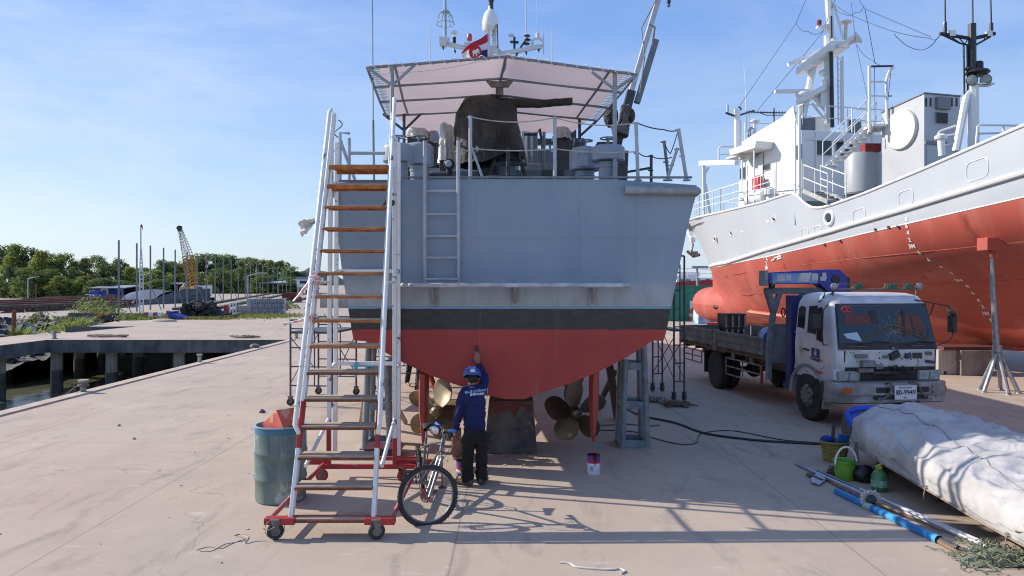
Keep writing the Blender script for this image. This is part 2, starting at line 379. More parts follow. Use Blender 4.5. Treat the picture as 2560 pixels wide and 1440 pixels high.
# mud bank below the pier
mud = mat("wet_mud", (.085,.08,.078), (.03,.029,.03), 1.2, .8, bump=.8, bsc=4, spot=(.22,.20,.18), ssc=2.2, sth=.58)
def mudz(x, y):
    t = (y-34)/24
    n = noise.fractal(V(x*.55, y*.55, 0), .9, 2.2, 6)
    return lerp(-3.1, -.016, max(0, min(1, t))**.55)+.26*n*max(0,min(1,(57.5-y)/3))
m = MB(); m.grid(lambda u, v: V(-26.2-60*u, 34+24*v, mudz(-26.2-60*u, 34+24*v)), 150, 66)
struct(m, "mud_bank", mud)
m = MB()
m.poly([(-90,-30,-2.6),(-10.4,-30,-2.6),(-10.4,50,-2.6),(-90,50,-2.6)])
wm = mat("harbour_water", (.17,.17,.115), (.13,.135,.09), .4, .10, bump=.7, bsc=2.2, spec=.6, rvar=0, stretch=(1,1.8,1))
struct(m, "water", wm)
m = MB(); m.bx(-60,-8,47.8,48.6,-3,-.63); top(m, "retaining_wall", mat("wall_dark", (.06,.058,.055), (.03,.03,.03), 2, .9, streak=(.12,.11,.1), kst=.6, bump=.4), "dark stained retaining wall standing in the water underneath the pier deck", "wall")
m = MB(); m.bx(-24.3,-18.5,44.6,45.4,-2.9,-1.3); top(m, "footing_wall", mud, "low dark block wall standing in the water between the pier piles", "wall")
# rubble on the mud
random.seed(3); m = MB()
for k in range(900):
    x = random.uniform(-52,-26.8); y = random.uniform(40,57.5); r = random.choice((.08,.12,.18,.3))*random.uniform(.7,1.3); z = mudz(x, y)
    m.box((x,y,z+r*.2), (r*2*random.uniform(.6,1.4), r*2, r*random.uniform(.6,1.3)), M=Euler((random.gauss(0,.5), random.gauss(0,.5), random.random()*3)).to_matrix())
    for q in range(6): m.m[-1-q] = 1 if k % 3 == 0 else 0
tag(m.build("rubble", [mat("rubble_dark", (.04,.04,.042), (.08,.075,.07), 2, .85), mat("rubble_light", (.30,.28,.26), (.18,.17,.16), 2, .9)], sharp=20), "broken dark and pale rubble strewn over the mud bank", "rubble", kind='stuff')
# piles
pile_m = mat("pile_concrete", (.30,.26,.22), (.20,.175,.15), 2, .9, streak=(.06,.055,.05), kst=.8, bump=.4)
pile_wet = mat("pile_wet", (.035,.034,.033), (.07,.065,.06), 3, .6, bump=.6)
def pile(x, y, i, lab):
    m = MB(); r = .27
    m.lathe([(r,-1.35-.15*(i % 3)),(r,-.62)], (x,y,0), n=14)
    m.mi(1).lathe([(r*1.04,-3.2),(r*1.05,-1.6),(r*1.0,-1.35-.15*(i % 3))], (x,y,0), n=14)
    top(m, "pier_pile", [pile_m, pile_wet], lab, "pile", "piles carrying the pier deck")
for i, (px, lab) in enumerate(((70,"pier pile standing clear in the water beside the leftmost pile pair"),(142,"pier pile at the corner where the pier deck edge bends"),(279,"pale pier pile at the deck edge, next one right of the corner pile"),(447,"rightmost pale pier pile, half hidden by the near quay edge"))):
    q = P(px, 700, 36.25 if i else 33.6); pile(q.x if i else -24.2+.9, q.y, i, lab)
pile(-23.1, 29.9, 1, "leftmost pier pile cut by the picture edge, under the narrow pier arm")
for i, (px, Y, lab) in enumerate(((18,40.6,"dark rust toned pier pile in the second row at the left picture edge"),(198,42,"second row pier pile in the shade, behind the gap right of the corner pile"),(255,45,"far pier pile in deep shade right behind the pale third pile"),(345,41,"second row pier pile deep under the deck, between the two rightmost edge piles"))):
    q = P(px, 700, Y); pile(q.x, Y, i, lab)
# kerb ramp at the pier's back edge
m = MB(); a = G(163,831); b = G(325,817.5)
m.hexa([a, b, b+V(.1,.3,0), a+V(.1,.45,0), a+V(0,0,.3), b+V(0,0,.02), b+V(.1,.3,.02), a+V(.1,.45,.3)])
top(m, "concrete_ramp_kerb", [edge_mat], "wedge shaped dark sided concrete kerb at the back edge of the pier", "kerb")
# bollards on the quay
def bollard(px, py, h, r, lab, rope=True):
    q = G(px, py); t = empty("mooring_bollard", q, lab, "bollard", "steel mooring bollards along the quay edge")
    m = MB(); m.lathe([(r*.75,0),(r*.7,.02),(r*.66,h*.75),(r*1.0,h*.82),(r*1.02,h*.95),(r*.9,h)], q, n=16); m.build("post", mat("bollard_paint", (.34,.33,.32), (.16,.15,.14), 8, .6), t)
    m = MB(); m.lathe([(r*1.15,0),(r*1.15,.02)], q+V(0,0,h*.97), n=16); m.build("cap", mat("bollard_cap", (.45,.44,.42), (.28,.27,.26), 8, .6), t)
    if rope:
        m = MB(); pts = [q+V(math.cos(a)*r*1.1, math.sin(a)*r*1.1, h*(.55+.03*a/6)) for a in [k*.5 for k in range(40)]]; m.tube(pts, .022, 6)
        pts = [q+V(-r*1.1,0,h*.6), q+V(-r*1.9,-.1,h*.35), q+V(-r*2.2,-.25,.02), q+V(-r*3,-.8,-.05)]; m.tube(pts, .018, 6); m.build("mooring_rope", mat("old_rope", (.10,.09,.08), (.2,.18,.16), 20, .95), t)
bollard(208, 982, .31, .105, "rope wound mooring bollard on the near quay edge, nearest to the camera")
bollard(499, 908, .30, .085, "plain mooring bollard halfway along the near quay edge", False)
def horn(px, py, lab, s=1.0):
    q = G(px, py); m = MB()
    m.lathe([(.10*s,0),(.09*s,.44*s)], q, n=12); m.tube([q+V(-.32*s,0,.34*s), q+V(.32*s,0,.34*s)], .045*s, 8); m.lathe([(.16*s,0),(.16*s,.03)], q, n=12)
    top(m, "cross_bollard", mat("bollard_paint", (.34,.33,.32)), lab, "bollard", "cross armed bollards at the pier edge")
horn(136, 847, "cross armed mooring post at the corner of the pier edge, left of the rope pile", .9)
horn(741, 846, "cross armed mooring post where the pier meets the quay, beside the tall wheeled ladder", .8)
m = MB(); q = G(637, 871); m.lathe([(.14,0),(.2,.08),(.17,.16),(.05,.2)], q, n=14); top(m, "quay_ring_base", galv_dull, "low rounded iron mooring stump on the far part of the quay edge", "mooring stump")
rope_m = mat("coiled_rope", (.33,.27,.21), (.2,.165,.13), 12, .95, bump=.3)
def ropepile(px, py, w, lab, seed):
    random.seed(seed); q = G(px, py); m = MB()
    for k in range(3):
        pts = []; a0 = random.random()*6
        for i in range(26):
            a = a0+i*.5; pts.append(q+V(math.cos(a)*w*(.25+.75*random.random()), math.sin(a)*.3*(.4+.6*random.random()), .03+.10*random.random()))
        m.tube(pts, .028, 5)
    top(m, "rope_pile", rope_m, lab, "rope", "rope piles on the pier deck")
ropepile(272, 843, 1.2, "spread out pile of old rope near the left pier corner", 1); ropepile(612, 845, .8, "smaller flat rope pile on the pier near the quay junction", 2)

# ---------------------------------------------------------------- grey patrol ship
def hull_mat():
    m = bpy.data.materials.new("patrol_hull_paint"); m.use_nodes = True; t = m.node_tree; N = t.nodes; L = t.links; b = N['Principled BSDF']
    co = N.new('ShaderNodeTexCoord'); sp = N.new('ShaderNodeSeparateXYZ'); L.new(co.outputs['Object'], sp.inputs[0])
    def nz(sc, dt, stretch=(1,1,1), rg=.6):
        n = N.new('ShaderNodeTexNoise'); n.inputs['Scale'].default_value = sc; n.inputs['Detail'].default_value = dt; n.inputs['Roughness'].default_value = rg
        mp = N.new('ShaderNodeMapping'); mp.inputs['Scale'].default_value = stretch; L.new(co.outputs['Object'], mp.inputs[0]); L.new(mp.outputs[0], n.inputs['Vector']); return n.outputs['Fac']
    def rm(f, a, c, lo=0., hi=1.):
        r = N.new('ShaderNodeMapRange'); r.inputs[1].default_value = a; r.inputs[2].default_value = c; r.inputs[3].default_value = lo; r.inputs[4].default_value = hi; L.new(f, r.inputs[0]); return r.outputs[0]
    def mx(f, A, B):
        q = N.new('ShaderNodeMix'); q.data_type = 'RGBA'; L.new(f, q.inputs[0])
        for i, X in ((6, A), (7, B)):
            if isinstance(X, tuple): q.inputs[i].default_value = (*X, 1)
            else: L.new(X, q.inputs[i])
        return q.outputs[2]
    zz = N.new('ShaderNodeMath'); zz.operation = 'MULTIPLY_ADD'; zz.inputs[1].default_value = .02; L.new(nz(6, 4), zz.inputs[0]); L.new(sp.outputs['Z'], zz.inputs[2])
    Z = zz.outputs[0]
    def above(z): return rm(Z, z-.003, z+.003)
    grey = mx(rm(nz(.8, 8), .4, .62), (.245,.305,.375), (.20,.265,.345))
    grey = mx(rm(nz(1.6, 8, (1,1,.35)), .55, .7, 0, .25), grey, (.30,.355,.41))
    grey = mx(rm(nz(2.2, 7, (1,1,.08)), .58, .75, 0, .3), grey, (.17,.215,.27))
    lowg = mx(rm(nz(2.5, 9, (1,1,.5), .7), .45, .66), (.34,.37,.395), (.25,.27,.29))
    red = mx(rm(nz(.7, 7), .38, .65), (.38,.032,.027), (.28,.024,.021))
    red = mx(rm(nz(3.0, 8, (1,1,.25), .7), .6, .75, 0, .3), red, (.42,.075,.065))
    blk = mx(rm(nz(5, 9, (1,1,2.2), .75), .45, .68), (.022,.022,.022), (.055,.046,.038))
    c = mx(above(2.053+.01), red, blk); c = mx(above(2.348+.01), c, (.16,.30,.42)); c = mx(above(2.385+.01), c, lowg)
    c = mx(rm(Z, 2.66, 2.80), c, grey)
    c = mx(rm(nz(3.0, 9, (1.8,1,.09), .74), .60, .70, 0, .45), c, (.19,.135,.10))
    c = mx(rm(nz(7, 9, (1,1,1), .75), .68, .71, 0, .5), c, (.40,.42,.43))
    L.new(c, b.inputs['Base Color']); L.new(rm(nz(3, 5), .3, .7, .30, .5), b.inputs['Roughness'])
    bn = N.new('ShaderNodeBump'); bn.inputs['Strength'].default_value = .6; bn.inputs['Distance'].default_value = .05; L.new(nz(1.1, 2), bn.inputs['Height'])
    b2 = N.new('ShaderNodeBump'); b2.inputs['Strength'].default_value = .12; b2.inputs['Distance'].default_value = .01; L.new(nz(35, 5), b2.inputs['Height']); L.new(bn.outputs[0], b2.inputs['Normal']); L.new(b2.outputs[0], b.inputs['Normal'])
    return m
YT = 10.5
ship = empty("patrol_ship", (0.04, YT, 0), "grey patrol ship on blocks, stern towards the camera, red bottom and black boot stripe", "ship")
ysL = [(835,457),(838,487),(842,567),(856,687),(870,768),(879,824),(884,851)]
ysR = [(1742,463),(1740,487),(1719,567),(1694,687),(1678,768),(1667,824),(1660,850)]
bot = [(1633,851),(1569,892),(1494,931),(1424,959),(1350,983),(1310,998),(1263,998),(1216,987),(1147,964),(1072,937),(1001,903),(915,853)]
topc = [(1000,449),(1280,447),(1545,449)]
outl = [P(x, y, YT) for x, y in ysL[::-1]]+[P(x, y, YT) for x, y in topc]+[P(x, y, YT) for x, y in ysR+bot]
stn = [(0,1,0),(3,1.01,0),(8,1.03,.0),(14,1.0,.05),(19,.82,.2),(24,.48,.5),(27,.2,.9),(29,.02,1.2)]
m = MB(); rings = []
for dy, s, zk in stn:
    cx = .04-.06*dy; rr = []
    for p in outl:
        z = p.z+max(0, (2.0-p.z))*zk*.6+(p.z > 3)*dy*.02
        rr.append(m.vert((cx+(p.x-.04)*s, YT+dy, z)))
    rings.append(rr)
n = len(outl)
nl = len(ysL)
for A, B in zip(rings, rings[1:]):
    for j in range(n): m.face((A[j], A[(j+1) % n], B[(j+1) % n], B[j]))
# transom face, in horizontal strips so that it stays planar and clean
m.face(rings[0][::-1]); m.face(rings[-1])
HM = hull_mat()
m.build("hull", HM, ship, sharp=30)
# rub rail round the quarters
m = MB()
for s, pts in ((1, [(1562,474,10.42),(1640,475,10.42),(1735,477,10.42)]),):
    q = [P(*p) for p in pts]; q += [q[-1]+V(.05,.06,0), q[-1]+V(.06,.5,0), q[-1]+V(.05,6,.02)]
    m.tube(q, .066, 12)
q = P(808, 466, 10.44); m.tube([q+V(.20,-.02,-.01), q+V(.04,-.02,0), q+V(-.01,.05,0), q+V(-.02,.6,0), q+V(0,6,.02)], .075, 12)
m.build("rub_rail", mat("rail_grey", (.34,.365,.39), (.24,.255,.27), 6, .45, metal=.2), ship)
m = MB(); m.bx(-1.62,2.55,10.47,10.53,4.20,4.225); m.bx(-2.5,-1.62,10.47,10.53,4.15,4.175); m.build("deck_edge", steel_grey, ship)
# weld seams and drain marks on the transom
m = MB()
for zc in (3.35,): m.bx(-2.3,2.32,10.497,10.5,zc,zc+.004)
for xc in (-.52, .95, 1.75): m.bx(xc,xc+.004,10.497,10.5,2.75,4.15)
m.bx(-.55,-.51,10.488,10.5,1.32,2.0)
m.build("weld_seam", HM, ship)
# swim platform
m = MB(); z = 2.685; y0, y1 = 10.02, 10.5; x0, x1 = -1.50, 1.60
m.tube([(x0,y1,z),(x0,y0+.12,z),(x0+.12,y0,z),(x1-.12,y0,z),(x1,y0+.12,z),(x1,y1,z)], .032, 10)
for k in range(34):
    x = x0+.06+k*(x1-x0-.12)/33; m.bx(x-.016,x+.016,y0+.03,y1,z-.012,z+.016)
m.bx(x0,x1,y0+.2,y0+.24,z-.03,z-.013)
plat = m.build("swim_platform", mat("platform_paint", (.50,.53,.55), (.30,.33,.36), 5, .5, spot=(.10,.11,.12), ssc=9, sth=.66), ship, bev=.003)
m = MB()
for px in (1083, 1285, 1478):
    x = P(px, 700, YT).x; m.prism([(x,y1,z-.02),(x,y0+.16,z-.03),(x,y1,z-.28)], (.025,0,0)); m.bx(x-.05,x+.075,y1-.02,y1,z-.30,z-.02)
m.build("platform_bracket", mat("bracket_grey", (.33,.35,.36), (.22,.23,.24), 6, .5), plat)
# boarding ladder welded on the transom
m = MB()
for px in (1062, 1146):
    t_ = P(px, 352, 10.38); m.tube([V(t_.x,10.44,2.72), V(t_.x,10.38,3.2), V(t_.x,10.36,4.1), t_], .026, 10)
for py in (478, 535, 590, 644, 698): a = P(1062, py, 10.38); b = P(1146, py, 10.38); m.tube([a, b], .018, 8)
for py in (470, 590, 690):
    for px in (1062, 1146): a = P(px, py, 10.38); m.tube([a, a+V(0,.13,0)], .015, 6)
m.build("boarding_ladder", mat("ladder_grey", (.42,.45,.48), (.33,.36,.39), 5, .45), ship)
# rudders
RED = mat("antifouling_red", (.36,.06,.045), (.30,.045,.04), 3, .55)
for px0, px1, pyt, pyb in ((1062, 1060, 930, 1103), (1484, 1482, 927, 1100)):
    a = P(px0, pyt, 10.95); b = P(px1, pyb, 10.95); m = MB()
    def sec(c, w, ch): return [c+V(-w*.5,-ch*.3,0), c+V(-w*.28,-ch*.5,0), c+V(w*.28,-ch*.5,0), c+V(w*.5,-ch*.3,0), c+V(w*.5,ch*.1,0), c+V(.01,ch*.5,0), c+V(-.01,ch*.5,0), c+V(-w*.5,ch*.1,0)]
    S = [sec(a, .125, .62), sec(lerp(a, b, .5), .125, .55), sec(b, .03, .36)]
    ids = [[m.vert(p) for p in s] for s in S]
    for A, B in zip(ids, ids[1:]):
        for j in range(8): m.face((A[j], A[(j+1) % 8], B[(j+1) % 8], B[j]))
    m.face(ids[0]); m.face(ids[-1][::-1]); m.tube([a, a+V(0,.05,.35)], .06, 10)
    m.build("rudder", RED, ship)
# propellers: bronze, five blades
bronze = mat("propeller_bronze", (.26,.21,.13), (.16,.13,.085), 5, .5, metal=.5, spot=(.12,.10,.07), ssc=5, sth=.62)
bronze2 = mat("propeller_bronze_shaded", (.15,.125,.09), (.12,.105,.08), 5, .45, metal=.7, spot=(.30,.24,.15), ssc=4, sth=.62)  # same bronze darkened: shade on the right propeller is in the colour
def prop(px, py, Y, rad, a0, mt, hand):
    c = P(px, py, Y)
    m = MB(); m.lathe([(.0,-.17),(.055,-.155),(.085,-.11),(.10,0),(.115,.14),(.10,.2)], c, (0,1,0), 16)
    hub = m.build("propeller", [mt], ship)
    for k in range(5):
        a = a0+k*2*math.pi/5; rx = V(math.cos(a),0,math.sin(a)); tx = V(-math.sin(a),0,math.cos(a)); ay = V(0,1,0); m = MB()
        def f(u, v):
            r = lerp(.09, rad, u); w = .235*rad/.5*math.sin(math.pi*min(1,(.16+.84*u)**1.05))**.55 if u < .999 else .01
            w = max(w, .03); s = (v-.5)*2*w; tw = lerp(1.05, .50, u)*hand
            return c+rx*r+tx*(s*math.cos(tw)+.05*u*u*hand)+ay*(s*math.sin(tw)+.06*u)
        m.grid(f, 14, 8); m.build("blade", mt, hub, solid=.014, sub=1)
prop(1092, 1027, 11.5, .50, R(70), bronze, 1); prop(1440, 1030, 11.5, .50, R(100), bronze2, -1)
m = MB()
for px in (1092, 1440):
    c = P(px, 1027, 11.5); m.tube([c+V(0,.2,0), c+V(0,5,.55)], .05, 10); m.tube([c+V(0,.5,.06), c+V(.25,.6,.75)], .045, 8); m.tube([c+V(0,.5,.06), c+V(-.25,.6,.7)], .045, 8); m.lathe([(.1,0),(.1,.3)], c+V(0,.35,.04), (0,1,0), 12)
m.build("propeller_shaft", RED, ship)
# ---------------------------------------------------------------- patrol ship: deck fittings
DK = 4.17
AW = mat("awning_canvas", (.56,.47,.46), (.48,.40,.40), 2, .9)
def translucent(m, f, col):
    t = m.node_tree; N = t.nodes; b = N['Principled BSDF']; out = [n for n in N if n.type == 'OUTPUT_MATERIAL'][0]
    tr = N.new('ShaderNodeBsdfTranslucent'); tr.inputs[0].default_value = (*col, 1); mxs = N.new('ShaderNodeMixShader'); mxs.inputs[0].default_value = f
    t.links.new(b.outputs[0], mxs.inputs[1]); t.links.new(tr.outputs[0], mxs.inputs[2]); t.links.new(mxs.outputs[0], out.inputs[0])
translucent(AW, .6, (.52,.42,.41))
# awning: ridge points and eaves at five frames going forward
fr = []
for (lx, ly, ax, ay, rx, ry, Y) in ((918,168,1265,140,1590,185,11.0),(936,217,1252,195,1554,230,12.2),(950,254,1242,236,1521,268,13.25),(966,289,1236,274,1493,300,14.4)):
    fr.append((P(lx,ly,Y), P(ax,ay,Y), P(rx,ry,Y)))
a5 = [q+(q-p)*.45 for p, q in zip(fr[2], fr[3])]; a5 = [a5[0]+V(.35,0,-.25), a5[1]+V(0,0,-.25), a5[2]+V(-.35,0,-.22)]
def awn(u, v):
    k = u*4; i = min(3, int(k)); t = k-i; A = fr[i]; B = (fr+[a5])[i+1]
    l, c, r = [lerp(a, b, t) for a, b in zip(A, B)]
    inset = .07
    s = v*2
    p = lerp(lerp(l, c, inset), c, s) if s <= 1 else lerp(c, lerp(r, c, inset), s-1)
    sag = -.05*math.sin(math.pi*t)*math.sin(math.pi*min(1, abs(s-1)+.15)) - .02*math.sin(math.pi*(s % 1))
    return p+V(0,0,sag+.02)
m = MB(); m.grid(awn, 32, 24); aw = m.build("awning", AW, ship, sharp=180)
m = MB()
for A in fr:
    for p, q in ((A[0], A[1]), (A[1], A[2])): m.tube([p+V(0,0,-.01), q+V(0,0,-.01)], .021, 8)
for j in range(3): m.tube([A[j]+V(0,0,-.01) for A in fr], .022, 8)
for k in (.22, .80):
    m.tube([lerp(A[0], A[1], k*.9) if k < .5 else lerp(A[1], A[2], k) for A in fr], .02, 8)
m.build("awning_frame", mat("awning_frame_paint", (.22,.235,.25), (.16,.17,.19), 6, .5), aw)
m = MB()
for j, sgn in ((0, 1), (2, -1)):
    pts = []
    for k in range(60):
        t = k/59*3; i = min(2, int(t)); e = lerp(fr[i][j], fr[i+1][j], t-i); c = lerp(fr[i][1], fr[i+1][1], t-i)
        pts.append(lerp(e, c, .0 if k % 2 else .075)+V(0,0,.02))
    m.tube(pts, .007, 5)
pts = []
for k in range(150):
    s = k/149*2; p = lerp(fr[0][0], fr[0][1], s) if s <= 1 else lerp(fr[0][1], fr[0][2], s-1); a = k*.85
    pts.append(p+V(0, .035*math.cos(a), .035*math.sin(a)))
m.tube(pts, .007, 5)
m.build("lacing", mat("white_cord", (.62,.60,.56), None, 5, .8), aw)
m = MB(); g2 = mat("post_grey", (.30,.345,.39), (.24,.27,.30), 5, .45)
lp = P(980, 163, 11.05); m.tube([V(lp.x, 11.05, DK), lp], .032, 10)
m.tube([P(980,214,11.05), P(920,170,11.0)], .024, 8); m.tube([P(980,214,11.05), P(1037,162,11.0)], .024, 8)
m.build("awning_post", g2, ship)
m = MB(); rp = P(1537, 180, 11.05); m.tube([V(rp.x, 11.05, DK), rp], .032, 10)
m.tube([P(1537,224,11.05), P(1480,180,11.0)], .024, 8); m.tube([P(1537,224,11.05), P(1588,190,11.0)], .024, 8); m.build("awning_post", g2, ship)
for px, pt, e1, e2 in ((1010, 282, (958,285), (1057,280)), (1449, 297, (1448,297), (1492,302))):
    m = MB(); q = P(px, pt, 14.4); m.tube([V(q.x, 14.4, DK), q], .03, 8); z0 = P(px, pt+44, 14.4)
    m.tube([z0, P(*e1, 14.4)], .024, 8); m.tube([z0, P(*e2, 14.4)], .024, 8); m.build("awning_post", steel_dark, ship)
m = MB(); q = P(1249, 200, 12.2); m.box(q+V(0,0,-.07), (.28,.05,.10), tx=1.6); m.box(P(1249,224,12.6), (.13,.13,.22)); m.build("ridge_lamp", galv_dull, aw)
# mushroom ventilators
vm = mat("ventilator_paint", (.27,.315,.365), (.22,.26,.30), 4, .42)
def vent(px, cap_t, cap_b, w, Y, wheel=True):
    c = P(px, cap_b, Y); r = w*Y/FPX/2; h = (cap_b-cap_t)*Y/FPX; zb = DK-.02
    o = V(c.x, Y+r*.2, 0); m = MB()
    m.lathe([(r*.60,zb),(r*.60,zb+.04),(r*.56,zb+.05),(r*.56,c.z-.06),(r*.62,c.z-.02)], o, n=24)
    t = m.build("ventilator", vm, ship); m = MB()
    m.lathe([(r*.95,c.z),(r,c.z+.01),(r,c.z+h*.72),(r*.97,c.z+h*.82),(r*.8,c.z+h*.93),(r*.4,c.z+h),(.0,c.z+h*1.02)], o, n=28, cap=False)
    m.lathe([(r*.95,c.z),(.01,c.z+.02)], o, n=28, cap=False); m.build("cap", vm, t)
    if wheel:
        m = MB(); z = c.z+h+.10; m.ring(o+V(0,0,z), .115, .011, n=20, k=6); m.tube([o+V(0,0,c.z+h), o+V(0,0,z)], .018, 6)
        for k in range(3): m.tube([o+V(0,0,z), o+V(.115*math.cos(k*2.1),.115*math.sin(k*2.1),z)], .008, 5)
        m.build("hand_wheel", steel_grey, t)
    m = MB(); m.lathe([(r*.575,0),(r*.62,0),(r*.62,.02)], o+V(0,0,c.z-.1), n=24)
    for k in range(14): a = k*2*math.pi/14; m.lathe([(.011,0),(.011,.02)], o+V(math.cos(a)*r*.6, math.sin(a)*r*.6, zb+.04), n=6)
    m.build("bolt_flange", vm, t)
vent(1521, 361, 402, 84, 11.2); vent(1464, 366, 425, 80, 11.9); vent(995, 357, 405, 78, 11.3); vent(1046, 356, 412, 76, 12.1)
m = MB(); c = P(1459, 400, 11.3); m.box(c, (.14,.1,.2)); m.box(c+V(0,0,.1), (.17,.12,.03)); m.build("ventilator_latch", vm, ship, bev=.004)
# stanchions and life lines
st = mat("stanchion_paint", (.42,.455,.49), (.33,.36,.39), 5, .4)
def stn_(px, pt, Y, brace=None, r=.026, mt=None, pb=None):
    q = P(px, pt, Y); qb = V(q.x, Y, DK) if pb is None else P(pb, 452, Y); m = MB(); m.tube([qb, q], r, 10); m.lathe([(.06,0),(.05,.02)], qb, n=10)
    m.tube([q+V(-.05,0,-.02), q+V(.03,0,-.02)], .012, 6); m.tube([lerp(qb, q, .47)+V(-.05,0,0), lerp(qb, q, .47)+V(.03,0,0)], .012, 6)
    if brace: m.tube([lerp(qb, q, .56), P(*brace, Y)], .018, 8)
    return m.build("stanchion", mt or st, ship)
stn_(1176, 290, 10.62, (1208, 447)); stn_(1387, 292, 10.62); stn_(1590, 305, 10.66, pb=1595)
stn_(1696, 322, 10.66, pb=1717); stn_(1694, 370, 10.66, pb=1667, r=.022); stn_(1660, 352, 11.0, pb=1672, r=.022, mt=steel_grey)
stn_(1628, 387, 10.9, (1568, 430), r=.022, mt=steel_dark)
def ll(pts, sag=.06, r=.009):
    m = MB(); out = []
    for (a, b) in zip(pts, pts[1:]):
        a, b = P(*a), P(*b)
        for k in range(13): t = k/12; out.append(lerp(a, b, t)+V(0,0,-sag*4*t*(1-t)))
    m.tube(out, r, 6); return m
rm_ = mat("life_line", (.50,.46,.40), (.36,.33,.29), 9, .8)
ll([(1177,292,10.62),(1387,294,10.62),(1591,307,10.66)], .07).build("life_line", rm_, ship)
ll([(1177,371,10.62),(1387,372,10.62),(1593,379,10.66)], .03).build("life_line", rm_, ship)
ll([(1592,307,10.66),(1660,324,10.66),(1697,325,10.66)], .02).build("life_line", steel_dark, ship); ll([(1594,380,10.66),(1625,390,10.9),(1680,393,10.7)], .03, .008).build("life_line", steel_dark, ship)
ll([(1660,355,11.0),(1676,384,10.9),(1694,330,10.66)], .02, .007).build("life_line", steel_dark, ship)
# port quarter rails and gate
m = MB()
for pts in ([(873,452,10.8),(873,345,10.8)],[(850,452,10.7),(850,332,10.7),(874,333,10.7)],[(850,350,10.7),(888,452,10.7)],[(873,383,10.8),(962,383,10.8)],[(830,294,10.9),(830,452,10.9)]): m.tube([P(*p) for p in pts], .024, 8)
m.build("quarter_rail", st, ship)
m = MB(); pts = [P(846+ (10*math.sin(k*.6)), 300+k*4.2, 10.85) for k in range(22)]; m.tube(pts, .008, 5); m.build("hanging_cord", steel_dark, ship)
# covered items and gear on the quarterdeck
def gear(name, mt, f, bev=.008, label=None):
    m = MB(); f(m); return m.build(name, mt, ship, bev=bev, label=label)
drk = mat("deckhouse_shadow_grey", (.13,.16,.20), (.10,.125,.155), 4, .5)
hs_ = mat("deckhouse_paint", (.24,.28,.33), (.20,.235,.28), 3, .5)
def pb(m, x0, x1, y0, y1, Y, d): a = P(x0, y1, Y); b = P(x1, y0, Y); m.bx(a.x, b.x, Y, Y+d, a.z, b.z)
gear("deckhouse", hs_, lambda m: (pb(m, 1125, 1335, 300, 452, 18, 8), pb(m, 1060, 1440, 392, 452, 16.5, 3)))
gear("deckhouse_window_frame", steel_dark, lambda m: (pb(m, 1421, 1441, 300, 420, 16.4, .3), pb(m, 1436, 1460, 345, 450, 16.3, 1.2), pb(m, 1338, 1462, 346, 360, 16.35, .2)))
gear("locker", hs_, lambda m: (pb(m, 1235, 1290, 395, 450, 12.9, .5), pb(m, 1300, 1395, 408, 450, 14.8, .8), pb(m, 1060, 1128, 420, 452, 14.9, .7)))
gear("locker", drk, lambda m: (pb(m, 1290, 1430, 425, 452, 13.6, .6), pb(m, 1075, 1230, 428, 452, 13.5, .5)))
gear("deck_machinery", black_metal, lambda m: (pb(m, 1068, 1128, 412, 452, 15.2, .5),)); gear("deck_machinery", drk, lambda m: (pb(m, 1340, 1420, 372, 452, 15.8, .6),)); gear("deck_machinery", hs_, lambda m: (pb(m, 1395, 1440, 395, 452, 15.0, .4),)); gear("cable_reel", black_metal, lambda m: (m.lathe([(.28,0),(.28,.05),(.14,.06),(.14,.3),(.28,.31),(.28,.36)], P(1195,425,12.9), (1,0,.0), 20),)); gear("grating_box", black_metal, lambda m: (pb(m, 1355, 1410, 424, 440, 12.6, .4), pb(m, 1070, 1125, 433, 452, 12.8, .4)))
for pp_ in ((1320,335,15,.05),(1338,318,15,.05),(1360,330,14,.03),(1375,360,14,.02),(1420,350,15,.06),(1431,345,15,.03),(1302,345,16,.04),(1075,355,15,.03),(1113,330,15,.03),(1092,345,15.5,.03)): gear("pipe_post", steel_grey, lambda m: m.tube([P(pp_[0], 452, pp_[2]), P(pp_[0], pp_[1], pp_[2])], pp_[3], 8), 0)
gear("bent_handrail", steel_dark, lambda m: m.tube([P(1310,336,14.5), P(1342,336,14.5), P(1349,322,14.5), P(1356,360,14.5), P(1358,450,14.5)], .03, 8))
gear("equipment_panel", mat("panel_grey", (.46,.48,.50), (.36,.38,.41), 3, .5), lambda m: (pb(m, 1303, 1338, 305, 388, 15.6, .3),))
gear("lamp_housing", black_metal, lambda m: (m.lathe([(.03,0),(.10,.03),(.10,.22),(.04,.26)], P(1122,409,13.4), (0,1,0), 14), m.tube([P(1122,412,13.5), P(1122,450,13.5)], .05, 8)))
gear("lamp_lens", mat("lens_blue_grey", (.35,.42,.55), None, 3, .1), lambda m: m.lathe([(.065,0),(.05,-.015)], P(1122,409,13.41), (0,1,0), 14), 0)
